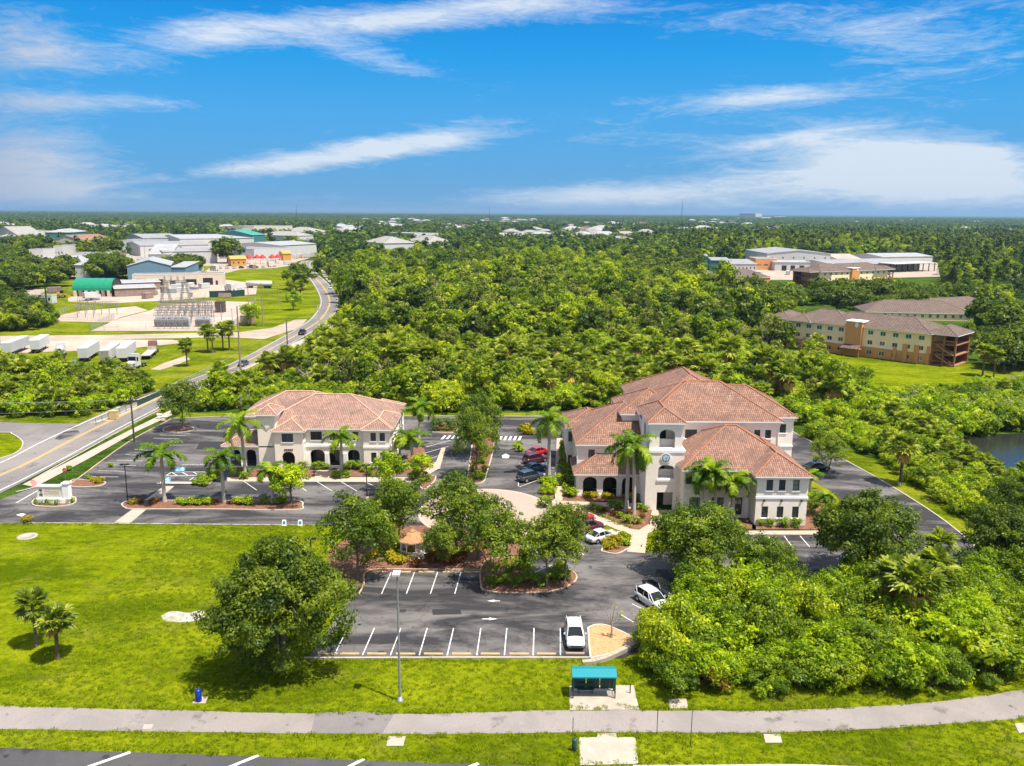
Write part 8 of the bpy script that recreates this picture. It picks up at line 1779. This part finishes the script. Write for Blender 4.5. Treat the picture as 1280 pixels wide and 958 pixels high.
while y < 9500:
    st = 112 + y * .004; W2 = y * .66 + 150
    for x in np.arange(-W2, W2, st):
        q = (x + rg.uniform(-.2, .2) * st, y + rg.uniform(-.2, .2) * st)
        if rg.random() < .05 or any(abs(hx - q[0]) < 95 and -75 < hy - q[1] < 190 for hx, hy in HOUSES): continue
        pg[rg.integers(0, len(GR))].append((*q, 0, rg.uniform(.95, 1.15), rg.uniform(0, 6.28)))
    y += st
gn_stuff('far_canopy', [(GR[k], pg[k]) for k in range(len(GR))])
print('far', sum(map(len, pts)), sum(map(len, pg)))

# ---------------------------------------------------------------- grass tufts: ragged edges and texture of the near lawns
LF_GRASS = leaf_mat('grass_blade', (.062, .10, .001), (.13, .17, .0012), (.21, .23, .003), .3, .5, (1.5, 1.5, 1.))
def tuft(seed, n, r, h):
    rg = np.random.default_rng(seed); V, Fc, T = [], [], []
    for i in range(n):
        a, q = rg.random() * 6.28, r * math.sqrt(rg.random()); p = np.array([q * math.cos(a), q * math.sin(a), 0]); b = rg.random() * 6.28; d = np.array([math.cos(b), math.sin(b), 0]); l = h * rg.uniform(.5, 1.2); o = len(V); w = np.array([-d[1], d[0], 0]) * .035
        V += [p - w, p + w, p + d * l * .6 + np.array([0, 0, l])]; Fc.append((o, o + 1, o + 2)); T += [.5 + rg.normal() * .2] * 3
    me = bpy.data.meshes.new('grass_tuft'); me.from_pydata([tuple(v) for v in V], [], Fc); a = me.attributes.new('tint', 'FLOAT', 'POINT'); a.data.foreach_set('value', np.clip(np.array(T), 0, 1).astype(np.float32)); me.materials.append(LF_GRASS); me.update(); return me
GT = [hidden_src('grass', tuft(400 + k, 26, .3, .13 + .04 * k), (-20 + 7 * k, 70, 0)) for k in range(3)]
gpn = [[] for _ in GT]; rg = np.random.default_rng(8)
def tufts_along(L, side, dens, spread):
    for a, b in zip(L, L[1:]):
        a, b = Vector(a), Vector(b); ln = (b - a).length; t = (b - a).normalized(); nn = Vector((-t.y, t.x)) * side
        for _ in range(int(ln * dens)):
            q = a.lerp(b, rg.random()) + nn * abs(rg.normal()) * spread; gpn[rg.integers(0, 3)].append((q.x, q.y, 0, rg.uniform(.5, 1.1), rg.uniform(0, 6.28)))
tufts_along(pth_t, 1, 5, .35); tufts_along(pth_b, -1, 5, .35); tufts_along(fr, 1, 4, .4)
tufts_along(gp([(0, 653.5), (395, 656)]), -1, 4, .4); tufts_along(gp([(395, 824.5), (736, 824.5)]), -1, 5, .3); tufts_along(gp([(712, 889), (711, 857), (792, 856), (800, 888)]), 1, 4, .2); tufts_along(gp([(725, 957), (723, 922), (746, 921)]), 1, 4, .2); tufts_along(gp([(771, 921), (794, 921), (799, 956)]), 1, 4, .2)
tufts_along(gp([(735, 828), (800, 860), (900, 866), (1100, 872), (1280, 855)]), 1, 5, .6)
NEARL = [gp([(-60, 655), (395, 659), (420, 740), (395, 826), (736, 826), (800, 862), (1000, 872), (1290, 856), (1180, 874), (880, 887), (712, 886), (500, 891), (-60, 881)]), gp([(-60, 914), (500, 920), (720, 918), (722, 954), (430, 947), (-60, 932)]), gp([(798, 919), (1000, 918), (1280, 901), (1290, 955), (1000, 955), (800, 954)])]
PADS = [gp(q) for q in ([(709, 856), (794, 855), (802, 890), (709, 890)], [(237, 881), (258, 881), (262, 870), (245, 870)], [(483, 920), (509, 920), (506, 934), (481, 934)], [(834, 873), (860, 873), (862, 887), (836, 887)], [(953, 917), (977, 917), (980, 930), (956, 930)], [(198, 779), (200, 762), (260, 761), (258, 780)])]
for _ in range(26000):
    x, y = rg.uniform(-46, 48), rg.uniform(57, 109)
    if any(pip(x, y, P) for P in NEARL) and not any(pip(x, y, P) for P in PADS): gpn[rg.integers(0, 3)].append((x, y, 0, rg.uniform(.35, .9), rg.uniform(0, 6.28)))
gn_stuff('grass', [(GT[k], gpn[k]) for k in range(3)])
print('tufts', sum(map(len, gpn)))
for x, y, s, pr, lab in ((826, 838, 1.15, NEARB[1], 'yellow-green bush at the west tip of the thicket by the mulch island'), (848, 815, 1.2, NEARB[1], 'tall yellow-green bush behind the west tip of the thicket'), (810, 812, .9, NEARB[1], 'yellow-green bush hanging over the mulch island wall'), (960, 812, 1.25, NEARB[2], 'dull green tall bush in the middle of the thicket'), (1010, 795, 1.2, NEARB[1], 'yellow-topped bush in the back of the thicket')):
    place(pr, G(x, y), s, .7 * s * 5, 'bush', lab, 'bush', None, s * 1.35)
RB = shrub_proto(270, 1.6, 1.5, 2.6, 40, .2, .7, 260, .15, LF_RUST)
by_px(RB, 893, 858, 1.0, 'rusty brown half-dead bush at the front edge of the thicket', 'bush', 'bush'); by_px(RB, 868, 845, .7, 'small rusty bush just behind the front edge of the thicket', 'bush', 'bush')
